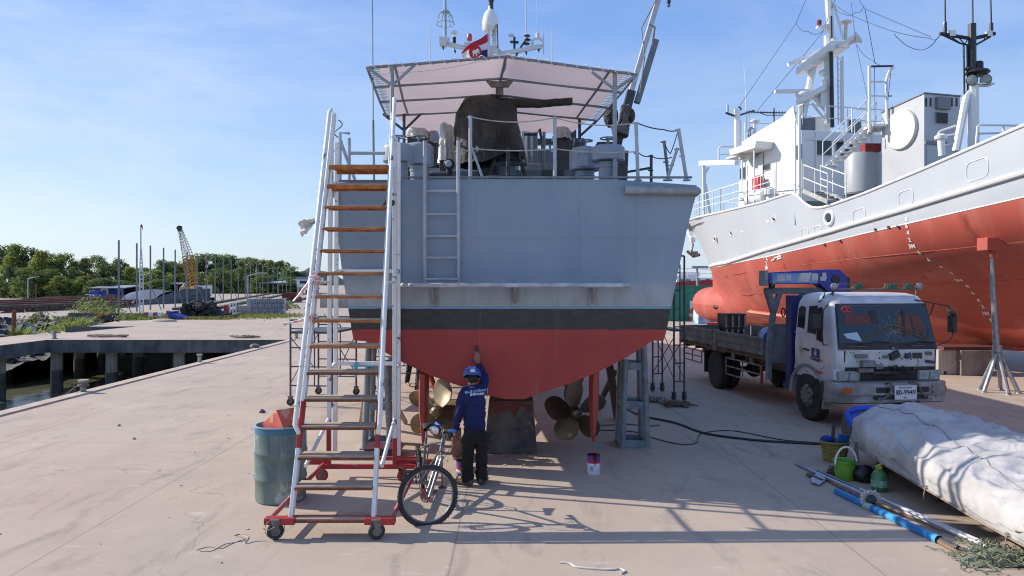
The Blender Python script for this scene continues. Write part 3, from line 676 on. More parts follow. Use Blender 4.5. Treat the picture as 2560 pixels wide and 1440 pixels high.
# canvas covers on deck equipment
white_cover = mat("white_cover_cloth", (.62,.615,.61), (.45,.445,.44), 3, .9, bump=.3, bsc=9)
def drape(px0, px1, py0, py1, Y, d, seed, name, mt, label, cat="cover", amp=.06, top_r=.35, fold=9, n=40, flare=1.0, thing=True, lean=0):
    """cloth shell hanging over something box like"""
    a = P(px0, py1, Y); b = P(px1, py0, Y); cx = (a.x+b.x)/2; w = (b.x-a.x)/2; h = b.z-a.z; cy = Y+d/2
    m = MB()
    def f(u, v):
        t = u*2*math.pi; ph = v
        if ph < .35: k = math.sin(ph/.35*math.pi/2); z = 1-.10*(1-math.cos(ph/.35*math.pi/2))*top_r*3
        else: k = 1+(ph-.35)*.10*flare; z = (1-.10*top_r*3)-(ph-.35)/.65*(1-.10*top_r*3)
        sq = 1/max(abs(math.cos(t))**2.6+abs(math.sin(t))**2.6, 1e-6)**(1/2.6)
        x = math.cos(t)*sq*k; y = math.sin(t)*sq*k
        nn = noise.fractal(V(x*1.6+seed, y*1.6, z*1.4), .9, 2, 4)
        fo = math.sin(t*fold+seed+2*noise.noise(V(seed, t, z)))*amp*(max(0, ph-.25)**1.2)
        q = V(cx+w*x*(1+.10*nn)+lean*z, cy+d/2*y*(1+.10*nn), a.z+h*z+.06*h*nn*(1-.5*ph))
        return q+V(x, y, 0)*fo
    m.grid(f, n, 18)
    if thing: return top(m, name, mt, label, cat, sharp=180)
    return m.build(name, mt, ship, sharp=180)
drape(1095, 1132, 303, 400, 13.6, .8, 3.1, "white_equipment_cover", white_cover, "crumpled white cloth over tall deck equipment left of the dark gun cover")
drape(1014, 1064, 316, 340, 14.6, .7, 5.2, "white_equipment_cover", white_cover, "low white cloth bundle under the awning's left rear corner")
drape(1060, 1092, 318, 356, 14.9, .7, 8.2, "grey_equipment_cover", mat("grey_cover_cloth", (.38,.40,.43), (.30,.32,.35), 3, .9), "grey cloth cover between two white covers under the awning")
drape(1388, 1426, 313, 344, 14.5, .6, 7.7, "white_equipment_cover", white_cover, "small pale cloth cover right of the gun barrel, beside a stanchion")
gear("equipment_stand", steel_dark, lambda m: (pb(m, 1018, 1062, 338, 452, 14.7, .4), pb(m, 1064, 1090, 352, 452, 15, .4), pb(m, 1099, 1128, 398, 452, 13.8, .4), pb(m, 1392, 1424, 340, 452, 14.6, .4)))
# gun mount and its dark tarpaulin
mnt = lambda m: ([m.tube([P(x, 450, 12.4), P(xx, 372, 12.6)], .035, 8) for x, xx in ((1222,1243),(1318,1290),(1270,1270))], m.ring(P(1268,446,12.3), .42, .02, n=28, k=6, sy=.6), m.tube([P(1270,446,12.0), P(1270,370,12.0)], .035, 10), m.box(P(1265,385,12.9), (.5,.5,.25)), m.tube([P(1235,410,12.3), P(1316,410,12.3)], .03, 8))
gear("gun_mount", black_metal, mnt, 0)
tarp = mat("dark_tarpaulin", (.058,.051,.047), (.030,.028,.028), 2.5, .75, bump=.35, bsc=14, spot=(.10,.095,.09), ssc=3, sth=.62)
creases(tarp, 1.6, .6, .06); creases(white_cover, 3, .3, .09)
gc = MB(); Yg = 12.35
prof_l = [(229,1170,1276),(236,1156,1290),(252,1146,1293),(275,1134,1294),(300,1131,1298),(325,1129,1302),(345,1130,1309),(365,1131,1315),(385,1133,1318),(402,1136,1320)]
def gcf(u, v):
    k = v*(len(prof_l)-1); i = min(len(prof_l)-2, int(k)); t = k-i
    y, l, r = [lerp(prof_l[i][j], prof_l[i+1][j], t) for j in range(3)]
    if v > .75: # hem lifts to the right of the middle
        uu = u % 1; y -= (v-.75)/.25*22*max(0, math.sin(math.pi*min(1, max(0, (uu if uu < .5 else 1-uu)*2-.45)/.55)))
    a = 2*math.pi*u; A = P(l, y, Yg); B = P(r, y, Yg); c = (A+B)/2; w = (B.x-A.x)/2; d = lerp(.25, .48, min(1, v*2.2))
    sq = 1/(abs(math.cos(a))**2.3+abs(math.sin(a))**2.3)**(1/2.3)
    x = -math.cos(a)*sq; yy = -math.sin(a)*sq
    n1 = noise.fractal(V(x*1.1, yy*1.1+7, v*2.1), .8, 2.1, 4); fo = (.085*math.sin(a*7+3*v+4*noise.noise(V(x, yy, v)))+.03*math.sin(a*17+5*v+6*noise.noise(V(x*2, yy, v*2))))*min(1, v*1.8)
    cre = -.05*max(0, 1-abs((x-.35)-.25*v)*7)*min(1, v*3)*(yy < 0)
    return V(c.x+w*x*(1+.05*n1), Yg+.5+d*yy*(1+.18*n1)+(fo-cre)*(-yy*1.0), c.z+.05*n1)
gc.grid(gcf, 72, 30)
tp = [gcf(i/72, 0) for i in range(72)]; ctr = sum(tp, V(0,0,0))/72+V(0,0,.04)
for i in range(72): gc.poly([ctr, tp[(i+1) % 72], tp[i]])
# sleeve over the barrel
b0 = P(1262, 256, Yg+.45); b1 = P(1431, 253, Yg+.45)
def slv(u, v):
    p = lerp(b0, b1, u); a = 2*math.pi*v; r = lerp(.085, .062, u)+.012*noise.noise(V(u*9, a, 2)); sag = -.03*math.sin(math.pi*u)
    return p+V(0, math.cos(a)*r*.8, math.sin(a)*r+sag)
gc.grid(slv, 26, 12); e = [slv(1, j/12) for j in range(12)]; gc.poly(e)
top(gc, "gun_cover", tarp, "dark brown grey tarpaulin draped over the deck gun with its barrel sleeve pointing right", "tarpaulin", sharp=180)
# slewing crane / davit behind the awning
m = MB(); a = P(1546, 345, 14.6); c1 = P(1578, 228, 14.6); d1 = P(1654, -30, 14.6)
m.beam(P(1538,452,14.6), P(1541,380,14.6), .42, .42, (0,1,0)); m.beam(a+V(-.05,0,-.2), c1, .17, .2, (0,1,0)); dav = m.build("davit", steel_dark, ship, bev=.01)
m = MB(); m.beam(c1, d1, .10, .14, (0,1,0)); m.build("boom", mat("boom_paint", (.50,.52,.54), (.40,.42,.44), 4, .45), dav, bev=.01)
m = MB(); m.beam(P(1592,258,14.65), P(1640,100,14.65), .12, .13, (0,1,0)); m.build("ram", steel_grey, dav, bev=.01)
m = MB(); m.ball(P(1527,290,14.7), (.15,.2,.24)); m.ball(P(1573,290,14.75), (.12,.2,.16)); m.box(P(1520,370,14.2), (.45,.4,.16)); m.build("winch_cover", tarp, dav)
m = MB(); random.seed(4)
for k in range(9):
    pts = [P(1556+7*math.sin(i*.55+k)+k*1.2, 262+i*4.5, 14.4-.06*math.cos(i*.8+k)) for i in range(17)]; m.tube(pts, .022, 5)
for i in range(5): m.ring(P(1547+i, 320+i*4, 14.42), .14, .025, (.2,.2,1), 16, 6)
m.build("rope_bundle", mat("grey_rope", (.17,.16,.15), (.10,.095,.09), 12, .95), dav)
m = MB(); m.tube([P(1650,-20,14.4), P(1604,70,14.4), P(1612,140,14.4), P(1600,232,14.4)], .012, 5); m.tube([P(1631,112,14.45), P(1637,68,14.4), P(1622,60,14.4)], .02, 6); m.build("hoist_rope", rope_m, dav)
m = MB(); m.tube([P(1672,-25,14.4), P(1672,2,14.4)], .01, 5); m.lathe([(.02,0),(.04,.03),(.04,.08),(.02,.1)], P(1672,10,14.4), n=8); m.tube([P(1672,10,14.4), P(1675,15,14.4), P(1671,18,14.4), P(1669,13,14.4)], .014, 6); m.build("hook", steel_dark, dav)
# mast top far forward
YM = 22.0; mw = mat("mast_white", (.66,.67,.67), (.58,.59,.60), 4, .5)
m = MB(); m.beam(P(1102,106,YM), P(1236,138,YM), .10, .12); m.beam(P(1236,138,YM), P(1354,116,YM), .10, .12); m.beam(P(1232,200,YM), P(1232,118,YM), .5, .5, (0,1,0), .3, .3)
m.prism([P(1238,112,YM), P(1262,134,YM), P(1262,150,YM), P(1214,150,YM), P(1214,134,YM)], (0,.4,0)); mst = m.build("mast", mw, ship)
m = MB(); c = P(1226, 78, YM); m.lathe([(.20,0),(.235,.06),(.24,.25),(.23,.38),(.19,.5),(.12,.6),(.06,.66),(.06,.74)], c, n=20); m.build("radome", mat("radome_white", (.75,.76,.76), None, 3, .35), mst)
m = MB(); c = P(1228, 32, YM); m.lathe([(.05,0),(.07,.05),(.06,.3),(.09,.36),(.09,.45),(.04,.5)], c, n=12); m.tube([P(1229,90,YM-.2), P(1243,60,YM-.2), P(1245,120,YM-.2)], .02, 6); m.build("lamp_cluster", black_metal, mst)
m = MB(); m.beam(P(1222,140,YM-.3), P(1222,62,YM-.3), .07, .07, (0,1,0)); m.beam(P(1236,140,YM), P(1236,75,YM), .12, .12, (0,1,0)); m.build("flag_halyard_post", mw, mst)
m = MB(); m.tube([P(1113,92,YM), P(1113,2,YM)], .045, 10); c = P(1113, 60, YM); rr = .275
m.ring(c, rr, .012, n=22, k=5)
for k in range(12): a = k*math.pi/6; m.tube([c+V(math.cos(a)*rr, math.sin(a)*rr, 0), c+V(math.cos(a)*rr*.75, math.sin(a)*rr*.75, .22), c+V(math.cos(a)*.12, math.sin(a)*.12, .36)], .010, 5)
m.lathe([(.14,.35),(.12,.39),(.03,.40)], c, n=14); m.build("direction_finder", mat("df_grey", (.30,.40,.45), None, 4, .4), mst)
m = MB(); c = P(1112, 105, YM); m.hexa([c+V(*q) for q in ((-.15,-.15,-.1),(.02,-.15,-.15),(.02,.15,-.15),(-.15,.15,-.1),(-.15,-.15,.12),(.14,-.15,.1),(.14,.15,.1),(-.15,.15,.12))])
c = P(1344, 104, YM); m.tube([c+V(-.14,0,-.15), c+V(-.16,0,.02), c+V(-.06,0,.1), c+V(.06,0,.1), c+V(.16,0,-.02), c+V(.14,0,-.15)], .04, 8); m.lathe([(.05,.0),(.06,.15),(.02,.2)], c+V(0,0,.08), n=10); m.build("antenna_bracket", mw, mst)
m = MB(); c = P(1136, 84, YM); m.lathe([(.02,-.02),(.10,0),(.105,.04),(.06,.08),(.0,.09)], c, n=14); m.tube([c, P(1136,112,YM)], .025, 8); m.build("dome_antenna", white_paint, mst)
m = MB(); m.tube([P(1136,93,YM), P(1136,112,YM)], .05, 8); m.tube([P(1286,92,YM), P(1286,125,YM)], .035, 8); m.lathe([(.06,0),(.06,.05)], P(1280,107,YM), n=10); m.lathe([(.06,0),(.06,.05)], P(1292,108,YM), n=10); m.tube([P(1290,140,YM), P(1302,118,YM), P(1318,95,YM)], .03, 6)
for x, y in ((1317,112),(1319,102),(1318,92)): m.lathe([(.08,0),(.1,.03),(.05,.06)], P(x, y, YM), n=10)
m.build("mast_lamp", black_metal, mst)
m = MB(); m.lathe([(.07,0),(.075,.05),(.075,.16),(.06,.2)], P(1174,102,YM), n=14); m.build("red_lamp", mat("lamp_red", (.40,.07,.04), None, 3, .3), mst)
m = MB(); m.box(P(1169,113,YM), (.2,.2,.12)); m.ball(P(1278,88,YM), (.09,.05,.05)); m.build("lamp_base", mw, mst)
m = MB()
for x, t, b, r, Y in ((1315,-20,110,.025,22),(1343,-10,100,.010,22),(1075,66,150,.020,22),(1359,76,150,.020,22),(1380,72,155,.014,21),(1036,108,155,.006,24)): m.tube([P(x, b, Y), P(x-1, t, Y)], r, 6)
m.build("whip_aerials", mat("aerial_white", (.62,.63,.64), None, 4, .4), mst)
m = MB(); m.tube([P(935,452,11.6), P(933,300,11.6)], .018, 6); m.tube([P(933,300,11.6), P(931,-20,11.6)], .009, 6); m.build("whip_aerial", steel_grey, ship)
m = MB()
for x, y in ((1108,120),(1138,128),(1347,125),(1316,132)): m.tube([P(x,y-10,YM), P(x-2,y,YM), P(x+1,y+6,YM)], .014, 6); m.lathe([(.03,0),(.03,.05)], P(x,y+2,YM), n=8)
m.build("signal_hooks", steel_dark, mst)
# naval flag on the mast
fl = empty("naval_flag", P(1220,150,YM-.4), "red, white and blue flag with a red disc and white elephant on the mast", "flag")
def fpt(u, v):   # u along fly from hoist, v down the hoist
    x = lerp(1219, 1152, u); yt = 83+48*u**1.15; yb = lerp(150, 152, u)
    if u > .72: yb = lerp(yb, 138, (u-.72)/.28)
    y = lerp(yt, yb, v); return P(x, y, YM-.4)+V(0, .10*math.sin(u*7+v*1.5), 0)
fm = [mat("flag_red", (.48,.02,.03), None, 4, .8), mat("flag_white", (.72,.70,.70), None, 4, .8), mat("flag_blue", (.02,.03,.12), None, 4, .8)]
for (a, b, i) in ((0,.30,0),(.30,.56,1),(.56,1,2)):
    m = MB(); m.grid(lambda u, v: fpt(u*.97, lerp(a, b, v)), 24, 6) if i < 2 else m.grid(lambda u, v: fpt(u*.42, lerp(a, b, v)), 12, 6)
    m.build("stripe", fm[i], fl, sharp=180)
m = MB(); m.grid(lambda u, v: fpt(lerp(.42,.97,u), lerp(.56,1,v)), 12, 6); m.build("stripe", fm[1], fl, sharp=180)
m = MB(); c = P(1188,130,YM-.56); m.lathe([(.19,0),(.19,.006)], c, (0,-1,0), 24, sx=.95, sy=1.15); m.build("disc", fm[0], fl)
m = MB()
for dx, dz, rx, rz in ((0,0,.085,.06),(.07,.05,.045,.045),(-.05,-.08,.02,.06),(.04,-.08,.02,.06),(.11,-.01,.016,.06)): m.ball(c+V(dx,-.012,dz), (rx,.008,rz), 10, 6)
m.build("elephant_emblem", fm[1], fl)
# ---------------------------------------------------------------- wheeled work ladder
lad = empty("wheeled_ladder", (-1.97, 9.0, 0), "tall white and red wheeled work ladder with wooden treads, standing against the grey ship", "ladder")
SL0, SL1 = V(-2.357,7.9,.20), V(-2.43,10.12,5.02); SR0, SR1 = V(-1.475,7.9,.20), V(-1.63,10.12,5.02)
def strg(name, pts, w, h, split=None):
    m = MB()
    for a, b in zip(pts, pts[1:]): m.beam(a, b, w, h, (1,0,0))
    return m.build(name, ladder_white, lad, bev=.006)
dirv = (SL1-SL0).normalized()
for A, B, sx in ((SL0, SL1, -1), (SR0, SR1, 1)):
    t0 = .24
    strg("stringer", [lerp(A,B,t0), B], .085, .045)
    m = MB(); m.beam(lerp(A,B,.14), lerp(A,B,t0), .085, .045, (1,0,0)); m.build("stringer_foot", ladder_red, lad, bev=.006)
    strg("stringer", [A, lerp(A,B,.14)], .085, .045)
    off = V(sx*.035, -.10, .07); m = MB(); m.tube([lerp(A,B,.17)+off*.2, lerp(A,B,.18)+off, lerp(A,B,.985 if sx < 0 else 1.02)+off, lerp(A,B,1.0 if sx < 0 else 1.035)+off*.7], .027, 10); m.build("handrail", ladder_white, lad)
ys_t = [414,462,516,570,625,682,740,800,864,930,997,1067,1142,1217,1298]
tread_w = mat("tread_plank", (.50,.38,.28), (.36,.27,.19), 5, .85, bump=.25, bsc=25, stretch=(1,7,7), spot=(.22,.16,.12), ssc=5, sth=.6)
for k, y in enumerate(ys_t):
    lo, hi = -.03, 1.0
    for _ in range(40):
        t = (lo+hi)/2; q = lerp(SL0, SL1, t); yy = HY+(HC-q.z)*FPX/(q.y-.05)
        if yy > y: lo = t
        else: hi = t
    a = lerp(SL0, SL1, t); b = lerp(SR0, SR1, t); d = .24 if k else .42; z = a.z; yf = a.y-.07
    tr = MB(); x0, x1 = a.x+.02, b.x-.02; random.seed(k)
    for j in range(2):
        ya = yf+j*d/2; tr.bx(x0+.01*random.random(), x1-.01*random.random(), ya+.004, ya+d/2-.004, z-.012+.003*j, z+.012+.003*j)
    o = tr.build("tread", tread_w, lad, bev=.003)
    m = MB(); h = .030 if k > 1 else .055
    m.bx(x0,x1,yf-.012,yf-.002,z-h,z-.002); m.bx(x0,x1,yf+d+.002,yf+d+.012,z-h,z+.004); m.bx(x0,x1,yf,yf+d,z-.018,z-.0135)
    for q in range(4): xx = lerp(x0+.05, x1-.05, q/3); m.beam((xx,yf,z-.026),(xx+.02,yf+d,z-.026),.03,.014)
    m.build("tread_frame", rust_orange_lit if k < 9 else rust, o)
# base
m = MB(); m.beam((-2.62,7.86,.19),(-2.30,7.86,.19),.11,.07); m.beam((-1.56,7.86,.19),(-1.24,7.86,.19),.11,.07); m.beam((-2.62,10.1,.21),(-1.28,10.1,.21),.06,.06); m.beam((-2.62,10.44,.24),(-1.28,10.44,.24),.05,.05)
m.beam((-2.42,7.93,.20),(-1.45,7.93,.20),.05,.04); m.beam((-1.62,10.2,.25),(-1.0,10.2,.25),.06,.07); m.beam((-2.95,10.2,.25),(-2.5,10.2,.25),.06,.07)
base = m.build("base_frame", ladder_red, lad, bev=.004)
for x in (-2.58, -1.28):
    m = MB(); m.tube([(x,7.9,.20),(x,9.0,.215)], .028, 10); m.build("side_rail", mat("pink_worn_red", (.50,.22,.22), (.38,.06,.06), 9, .6), base)
    m = MB(); m.tube([(x,9.0,.215),(x,10.45,.235)], .028, 10); m.build("side_rail", ladder_red, base)
for x0 in (-2.5, -1.6):
    for y0, tz, rz0 in ((10.1, 4.70, .85), (10.45, 4.70, .45)):
        if x0 < -2 and y0 < 10.2: tz = 5.0
        z1 = .85 if y0 < 10.2 else .28
        m = MB(); zb = .22
        m.beam((x0,y0,z1),(x0+(.03 if x0 < -2 else -.0),y0,tz),.055,.055,(0,1,0)); m.build("upright", ladder_white, lad, bev=.004)
        m = MB(); m.beam((x0,y0,zb),(x0,y0,z1-.25 if y0 < 10.2 and x0 > -2 else z1),.056,.056,(0,1,0)); m.build("upright_foot", ladder_red, lad, bev=.004)
        if y0 < 10.2 and x0 > -2: m = MB(); m.beam((x0,y0,.6),(x0,y0,.85),.0555,.0555,(0,1,0)); m.build("upright_band", ladder_white, lad)
for z in (1.58, 2.88):
    m = MB(); m.beam((-2.5,10.45,z),(-1.6,10.45,z),.045,.055); m.build("crossbar", ladder_white, lad)
    for x in (-2.5, -1.6): m = MB(); m.beam((x,10.1,z-.05),(x,10.45,z),.04,.04); m.build("crossbar", ladder_white, lad)
for x, xs in ((-2.5,-2.42), (-1.6,-1.52)):
    m = MB(); m.tube([(x,10.1,.80),(xs,8.25,.72)] if False else [(x,10.1,.86),(xs-.02,8.75,.55)], .026, 8); m.build("brace", ladder_white, lad)
    m = MB(); q = lerp(SL0,SL1,.52) if x < -2 else lerp(SR0,SR1,.52); m.tube([q,(x,10.1,q.z+.02)], .02, 8); m.build("brace", ladder_white, lad)
rub = mat("caster_rubber", (.028,.028,.03), (.05,.048,.045), 8, .8); hubm = mat("caster_hub", (.20,.20,.21), (.12,.11,.10), 10, .6, metal=.3)
def caster(c, r, ax, parent, red=False):
    m = MB(); c = Vector(c); ax = Vector(ax).normalized()
    m.lathe([(r*.55,-.022),(r*.9,-.022),(r,-.014),(r,.014),(r*.9,.022),(r*.55,.022)], c, ax, 22); w = m.build("caster", ladder_red if red else rub, parent)
    m = MB(); m.lathe([(r*.18,-.03),(r*.2,-.026),(r*.56,-.024),(r*.56,.024),(r*.2,.026),(r*.18,.03)], c, ax, 18); m.build("caster_hub", hubm, w)
    m = MB(); s = ax.cross(V(0,0,1)).normalized()
    for g in (-1, 1): m.prism([c+ax*.033*g+V(0,0,-.02)-s*.015, c+ax*.033*g+V(0,0,-.02)+s*.015, c+ax*.033*g+V(0,0,r+.03)+s*.05, c+ax*.033*g+V(0,0,r+.03)-s*.05], ax*.005*g)
    m.box(c+V(0,0,r+.035), (.1,.1,.012)); m.build("caster_fork", galv_dull, w)
caster((-2.50,7.82,.09), .088, (.35,-.94,0), lad); caster((-1.43,7.82,.09), .088, (.45,-.89,0), lad)
caster((-2.60,10.12,.085), .085, (.3,-.95,0), lad, True); caster((-1.50,10.12,.085), .085, (.8,-.6,0), lad, True)
m = MB(); m.ring((-2.50,7.80,.12), .10, .004, (.3,-.9,.2), 16, 5); m.tube([(-2.62,7.78,.13),(-2.55,7.75,.12),(-2.47,7.76,.16)], .005, 5); m.build("wheel_lashing", galv_dull, lad)
# things tied to the ladder
m = MB()
def sk(u, v):
    p = lerp(V(-2.47,9.55,3.52), V(-2.64,9.6,3.46), u); w = lerp(.02, .12, min(1, u*1.5)); 
    return p+V(.05*(v-.5)*2-.06*v, .04*math.sin(v*9+u*5), -w*1.5*(v)+.05*math.sin(u*3)+.03*noise.noise(V(u*5, v*5, 1)))+V(-.08*u, 0, .02)
m.grid(sk, 14, 12); top(m, "dust_cloth", white_cover, "off white cloth rag tied to the left stringer of the wheeled ladder", "cloth", solid=.006, sharp=180)
tape = mat("barrier_tape", (.62,.22,.22), (.75,.68,.66), 26, .5, ct=(.46,.54))
m = MB(); random.seed(3); q = lerp(SL0, SL1, .50)
for k in range(6):
    pts = [q+V(-.02+.03*random.random()-.025*i*(k+1)*.28, -.05, .22-.05*i*(1+.2*k)*.6+.02*random.random()) for i in range(7)]; m.tube(pts, .011, 4)
m.ring(q+V(0,-.03,.16), .06, .02, (0,.4,1), 14, 6); m.ring(q+V(0,-.03,.12), .065, .018, (0.1,.4,1), 14, 6)
top(m, "barrier_tape", tape, "red and white barrier tape knotted round the ladder with its ends hanging in a bunch", "tape")
m = MB(); q = lerp(SL0, SL1, .435); m.ring(q+V(0,-.02,.0), .055, .02, (0,.4,1), 14, 6); m.ball(q+V(0,-.06,.02), .035, 10, 6)
m.tube([q+V(-.04,-.05,0), q+V(-.12,-.05,-.03), q+V(-.22,-.05,-.05), q+V(-.33,-.05,-.075)], [.02,.018,.014,.02], 5); top(m, "barrier_tape", tape, "red and white barrier tape end blowing out sideways from the lower knot on the ladder", "tape")
m = MB(); q = P(890,915,10.4); m.ring(q, .045, .02, (1,0,0), 12, 6); m.tube([q, q+V(.02,-.03,-.1), q+V(-.01,-.03,-.16)], .02, 5); m.tube([q+V(-.05,-.04,.0), q+V(.25,-.04,.01)], .012, 5)
top(m, "cyan_rag", mat("cyan_cloth", (.12,.42,.52), None, 4, .9), "small cyan rag knotted round the ladder's rear crossbar", "rag")
m = MB(); q = P(973,508,9.9); m.ring(q, .05, .022, (.1,.3,1), 14, 6); m.ball(q+V(.05,-.05,0), .04, 8, 6); m.tube([q+V(-.05,-.05,0), q+V(-.08,-.06,-.05)], .015, 5)
top(m, "tied_knot", mat("knot_dark", (.05,.045,.04), (.12,.1,.08), 14, .95), "dark cord knot tied round the ladder's right handrail", "knot")
# ---------------------------------------------------------------- blue waste drum with a carton
dq = G(702, 1247); drum = empty("plastic_drum", dq, "faded blue green plastic drum used as a bin beside the wheeled ladder", "drum")
dm = mat("drum_plastic", (.085,.135,.135), (.19,.25,.23), 1.8, .6, spot=(.36,.44,.42), ssc=2.2, sth=.56, streak=(.30,.36,.33), kst=.7, bump=.1)
r = .315; h = .945; m = MB()
pr = [(r*.90,0),(r*.96,.015),(r*.975,.05),(r*.985,h*.28),(r*1.02,h*.30),(r*1.02,h*.32),(r*.99,h*.34),(r,h*.62),(r*1.03,h*.64),(r*1.03,h*.66),(r,h*.68),(r*.99,h*.90)]
m.lathe(pr, dq, n=40, cap=False); m.build("body", dm, drum)
m = MB(); m.lathe([(r*.99,h*.90),(r*.985,h*.985)], dq, n=40, cap=False); m.build("top_band", mat("drum_blue", (.02,.11,.20), (.05,.17,.25), 4, .5), drum)
m = MB(); m.lathe([(r*.985,h*.98),(r*1.02,h*.985),(r*1.02,h*1.0),(r*.94,h),(r*.93,h*.7),(.01,h*.69)], dq, n=40, cap=False); m.build("rim", mat("drum_rim", (.30,.42,.50), (.16,.27,.36), 5, .5), drum)
m = MB(); m.lathe([(.01,h*.72),(r*.90,h*.76)], dq, n=20, cap=False); m.build("rubbish", mat("bin_dark", (.02,.02,.022)), drum)
def printmat():
    m = bpy.data.materials.new("carton_print"); m.use_nodes = True; t = m.node_tree; b = t.nodes['Principled BSDF']; co = t.nodes.new('ShaderNodeTexCoord'); vo = t.nodes.new('ShaderNodeTexVoronoi'); vo.inputs['Scale'].default_value = 9; vo.distance = 'CHEBYCHEV'
    cr = t.nodes.new('ShaderNodeValToRGB'); cr.color_ramp.interpolation = 'CONSTANT'; e = cr.color_ramp.elements
    e[0].color = (.60,.13,.08,1); e[1].position = .3; e[1].color = (.62,.33,.16,1)
    for p, c in ((.5,(.65,.58,.52,1)),(.62,(.55,.10,.09,1)),(.78,(.66,.30,.22,1)),(.9,(.22,.38,.55,1))): q = e.new(p); q.color = c
    t.links.new(co.outputs['Object'], vo.inputs['Vector']); sx = t.nodes.new('ShaderNodeSeparateColor'); t.links.new(vo.outputs['Color'], sx.inputs[0]); t.links.new(sx.outputs[0], cr.inputs[0]); t.links.new(cr.outputs[0], b.inputs['Base Color']); b.inputs['Roughness'].default_value = .6; return m
cart = MB(); cart.box(P(704,1060,9.28), (.36,.26,.24), M=Matrix.Rotation(R(-38), 3, 'Z') @ Matrix.Rotation(R(-34), 3, 'Y'))
cp = mat("cardboard", (.42,.29,.17), (.36,.25,.15), 5, .85)
c1 = top(cart, "printed_carton", [printmat()], "red and orange printed cardboard carton sticking out of the blue green drum", "carton")
# ---------------------------------------------------------------- the painter
def skin(name, pts, edges, mt, parent, vox=.0085, root=0, smooth=6):
    """a body or garment as one continuous surface: tapering limbs between joints, fused by a voxel remesh"""
    m = MB(); pr = [(Vector(p), (r if hasattr(r, '__len__') else (r, r))) for p, r in pts]
    for p, r in pr: m.ball(p, (r[0], r[1], min(r)*.9), 14, 9)
    for i, j in edges:
        (p, r), (q, w) = pr[i], pr[j]; d = q-p
        if d.length < 1e-5: continue
        d.normalize(); x = V(1,0,0)-d*d.x
        if x.length < .35: x = V(0,1,0)-d*d.y
        x.normalize(); y = d.cross(x); rings = []
        for k in range(6):
            t = k/5; a, b = lerp(r[0], w[0], t), lerp(r[1], w[1], t); c = lerp(p, q, t)
            rings.append([m.vert(c+x*math.cos(2*math.pi*h/14)*a+y*math.sin(2*math.pi*h/14)*b) for h in range(14)])
        for A, B in zip(rings, rings[1:]):
            for h in range(14): m.face((A[h], A[(h+1) % 14], B[(h+1) % 14], B[h]))
        m.face(rings[0][::-1]); m.face(rings[-1])
    o = m.build(name, mt, parent, sharp=180)
    q = o.modifiers.new("Remesh", 'REMESH'); q.mode = 'VOXEL'; q.voxel_size = vox; q.use_smooth_shade = True
    w = o.modifiers.new("Smooth", 'SMOOTH'); w.factor = .5; w.iterations = smooth
    dg = bpy.context.evaluated_depsgraph_get(); dg.update(); m2 = bpy.data.meshes.new_from_object(o.evaluated_get(dg))
    o.modifiers.clear(); o.data = m2; m2.name = name
    for p in m2.polygons: p.use_smooth = True
    if not m2.materials: m2.materials.append(mt)
    return o
skinm = mat("skin", (.30,.155,.095), (.26,.13,.08), 6, .55)
def hand_nodes(pts, edges, wi, wrist, d, side, curl):
    """palm, four curled fingers and a thumb, added to a skin skeleton; d: along the hand, side: towards the thumb, curl: finger curl"""
    d, side, curl = d.normalized(), side.normalized(), curl.normalized(); n0 = len(pts)
    pts.append((wrist+d*.045, (.026,.02))); edges.append((wi, n0)); pts.append((wrist+d*.085, (.024,.018))); edges.append((n0, n0+1))
    for k, (s, l) in enumerate(((.028,.038),(.010,.043),(-.009,.040),(-.026,.031))):
        b = len(pts); p = wrist+d*.095+side*s; pts.append((p, .0095)); edges.append((n0+1, b))
        pts.append((p+d*l+curl*.012, .0088)); edges.append((b, b+1)); pts.append((p+d*l*1.45+curl*.038, .0078)); edges.append((b+1, b+2))
    b = len(pts); pts.append((wrist+d*.04+side*.036, .011)); edges.append((n0, b)); pts.append((wrist+d*.075+side*.052+curl*.012, .0098)); edges.append((b, b+1)); pts.append((wrist+d*.10+side*.050+curl*.02, .0085)); edges.append((b+1, b+2))
man = empty("person", (-.52, 9.9, 0), "man in blue helmet and navy shirt painting the ship's stern with raised right arm", "person")
Ym = 9.9
def M_(px, py, dy=0): return P(px, py, Ym+dy)
pel = M_(1187,1078); sp1 = M_(1186,1045,.0); ch = M_(1183,1000,.01); nk = M_(1181,966,.03); hd = M_(1181,945,.035)
lh, rh = M_(1174,1086), M_(1201,1086); lk, rk = M_(1170,1142,.01), M_(1202,1140,.03); la, ra = M_(1169,1196,-.01), M_(1203,1193,.06)
ls, rs = M_(1160,981,.0), M_(1206,974,.05); le, re_ = M_(1147,1034,-.02), M_(1212,945,.26); lw, rw = M_(1139,1072,.03), M_(1197,912,.50)
ltoe = la+V(-.13,.09,-.015); rtoe = ra+V(.05,.14,-.01)
pts = [(pel,(.11,.08)),(sp1,(.10,.075)),(ch,(.115,.08)),(nk,.05),(hd,(.075,.085)),(hd+V(0,0,.06),(.07,.08)),(ls,.045),(le,.038),(lw,.028),(rs,.045),(re_,.038),(rw,.028),(lh,.07),(lk,.05),(la,.042),(ltoe,.035),(rh,.07),(rk,.05),(ra,.042),(rtoe,.035)]
eds = [(0,1),(1,2),(2,3),(3,4),(4,5),(2,6),(6,7),(7,8),(2,9),(9,10),(10,11),(0,12),(12,13),(13,14),(14,15),(0,16),(16,17),(17,18),(18,19)]
hand_nodes(pts, eds, 8, lw, V(-.03,.02,-1), V(.3,.9,0), V(1,.2,0)); hand_nodes(pts, eds, 11, rw, V(-.15,.25,.9), V(-1,0,.1), V(0,-.3,.6))
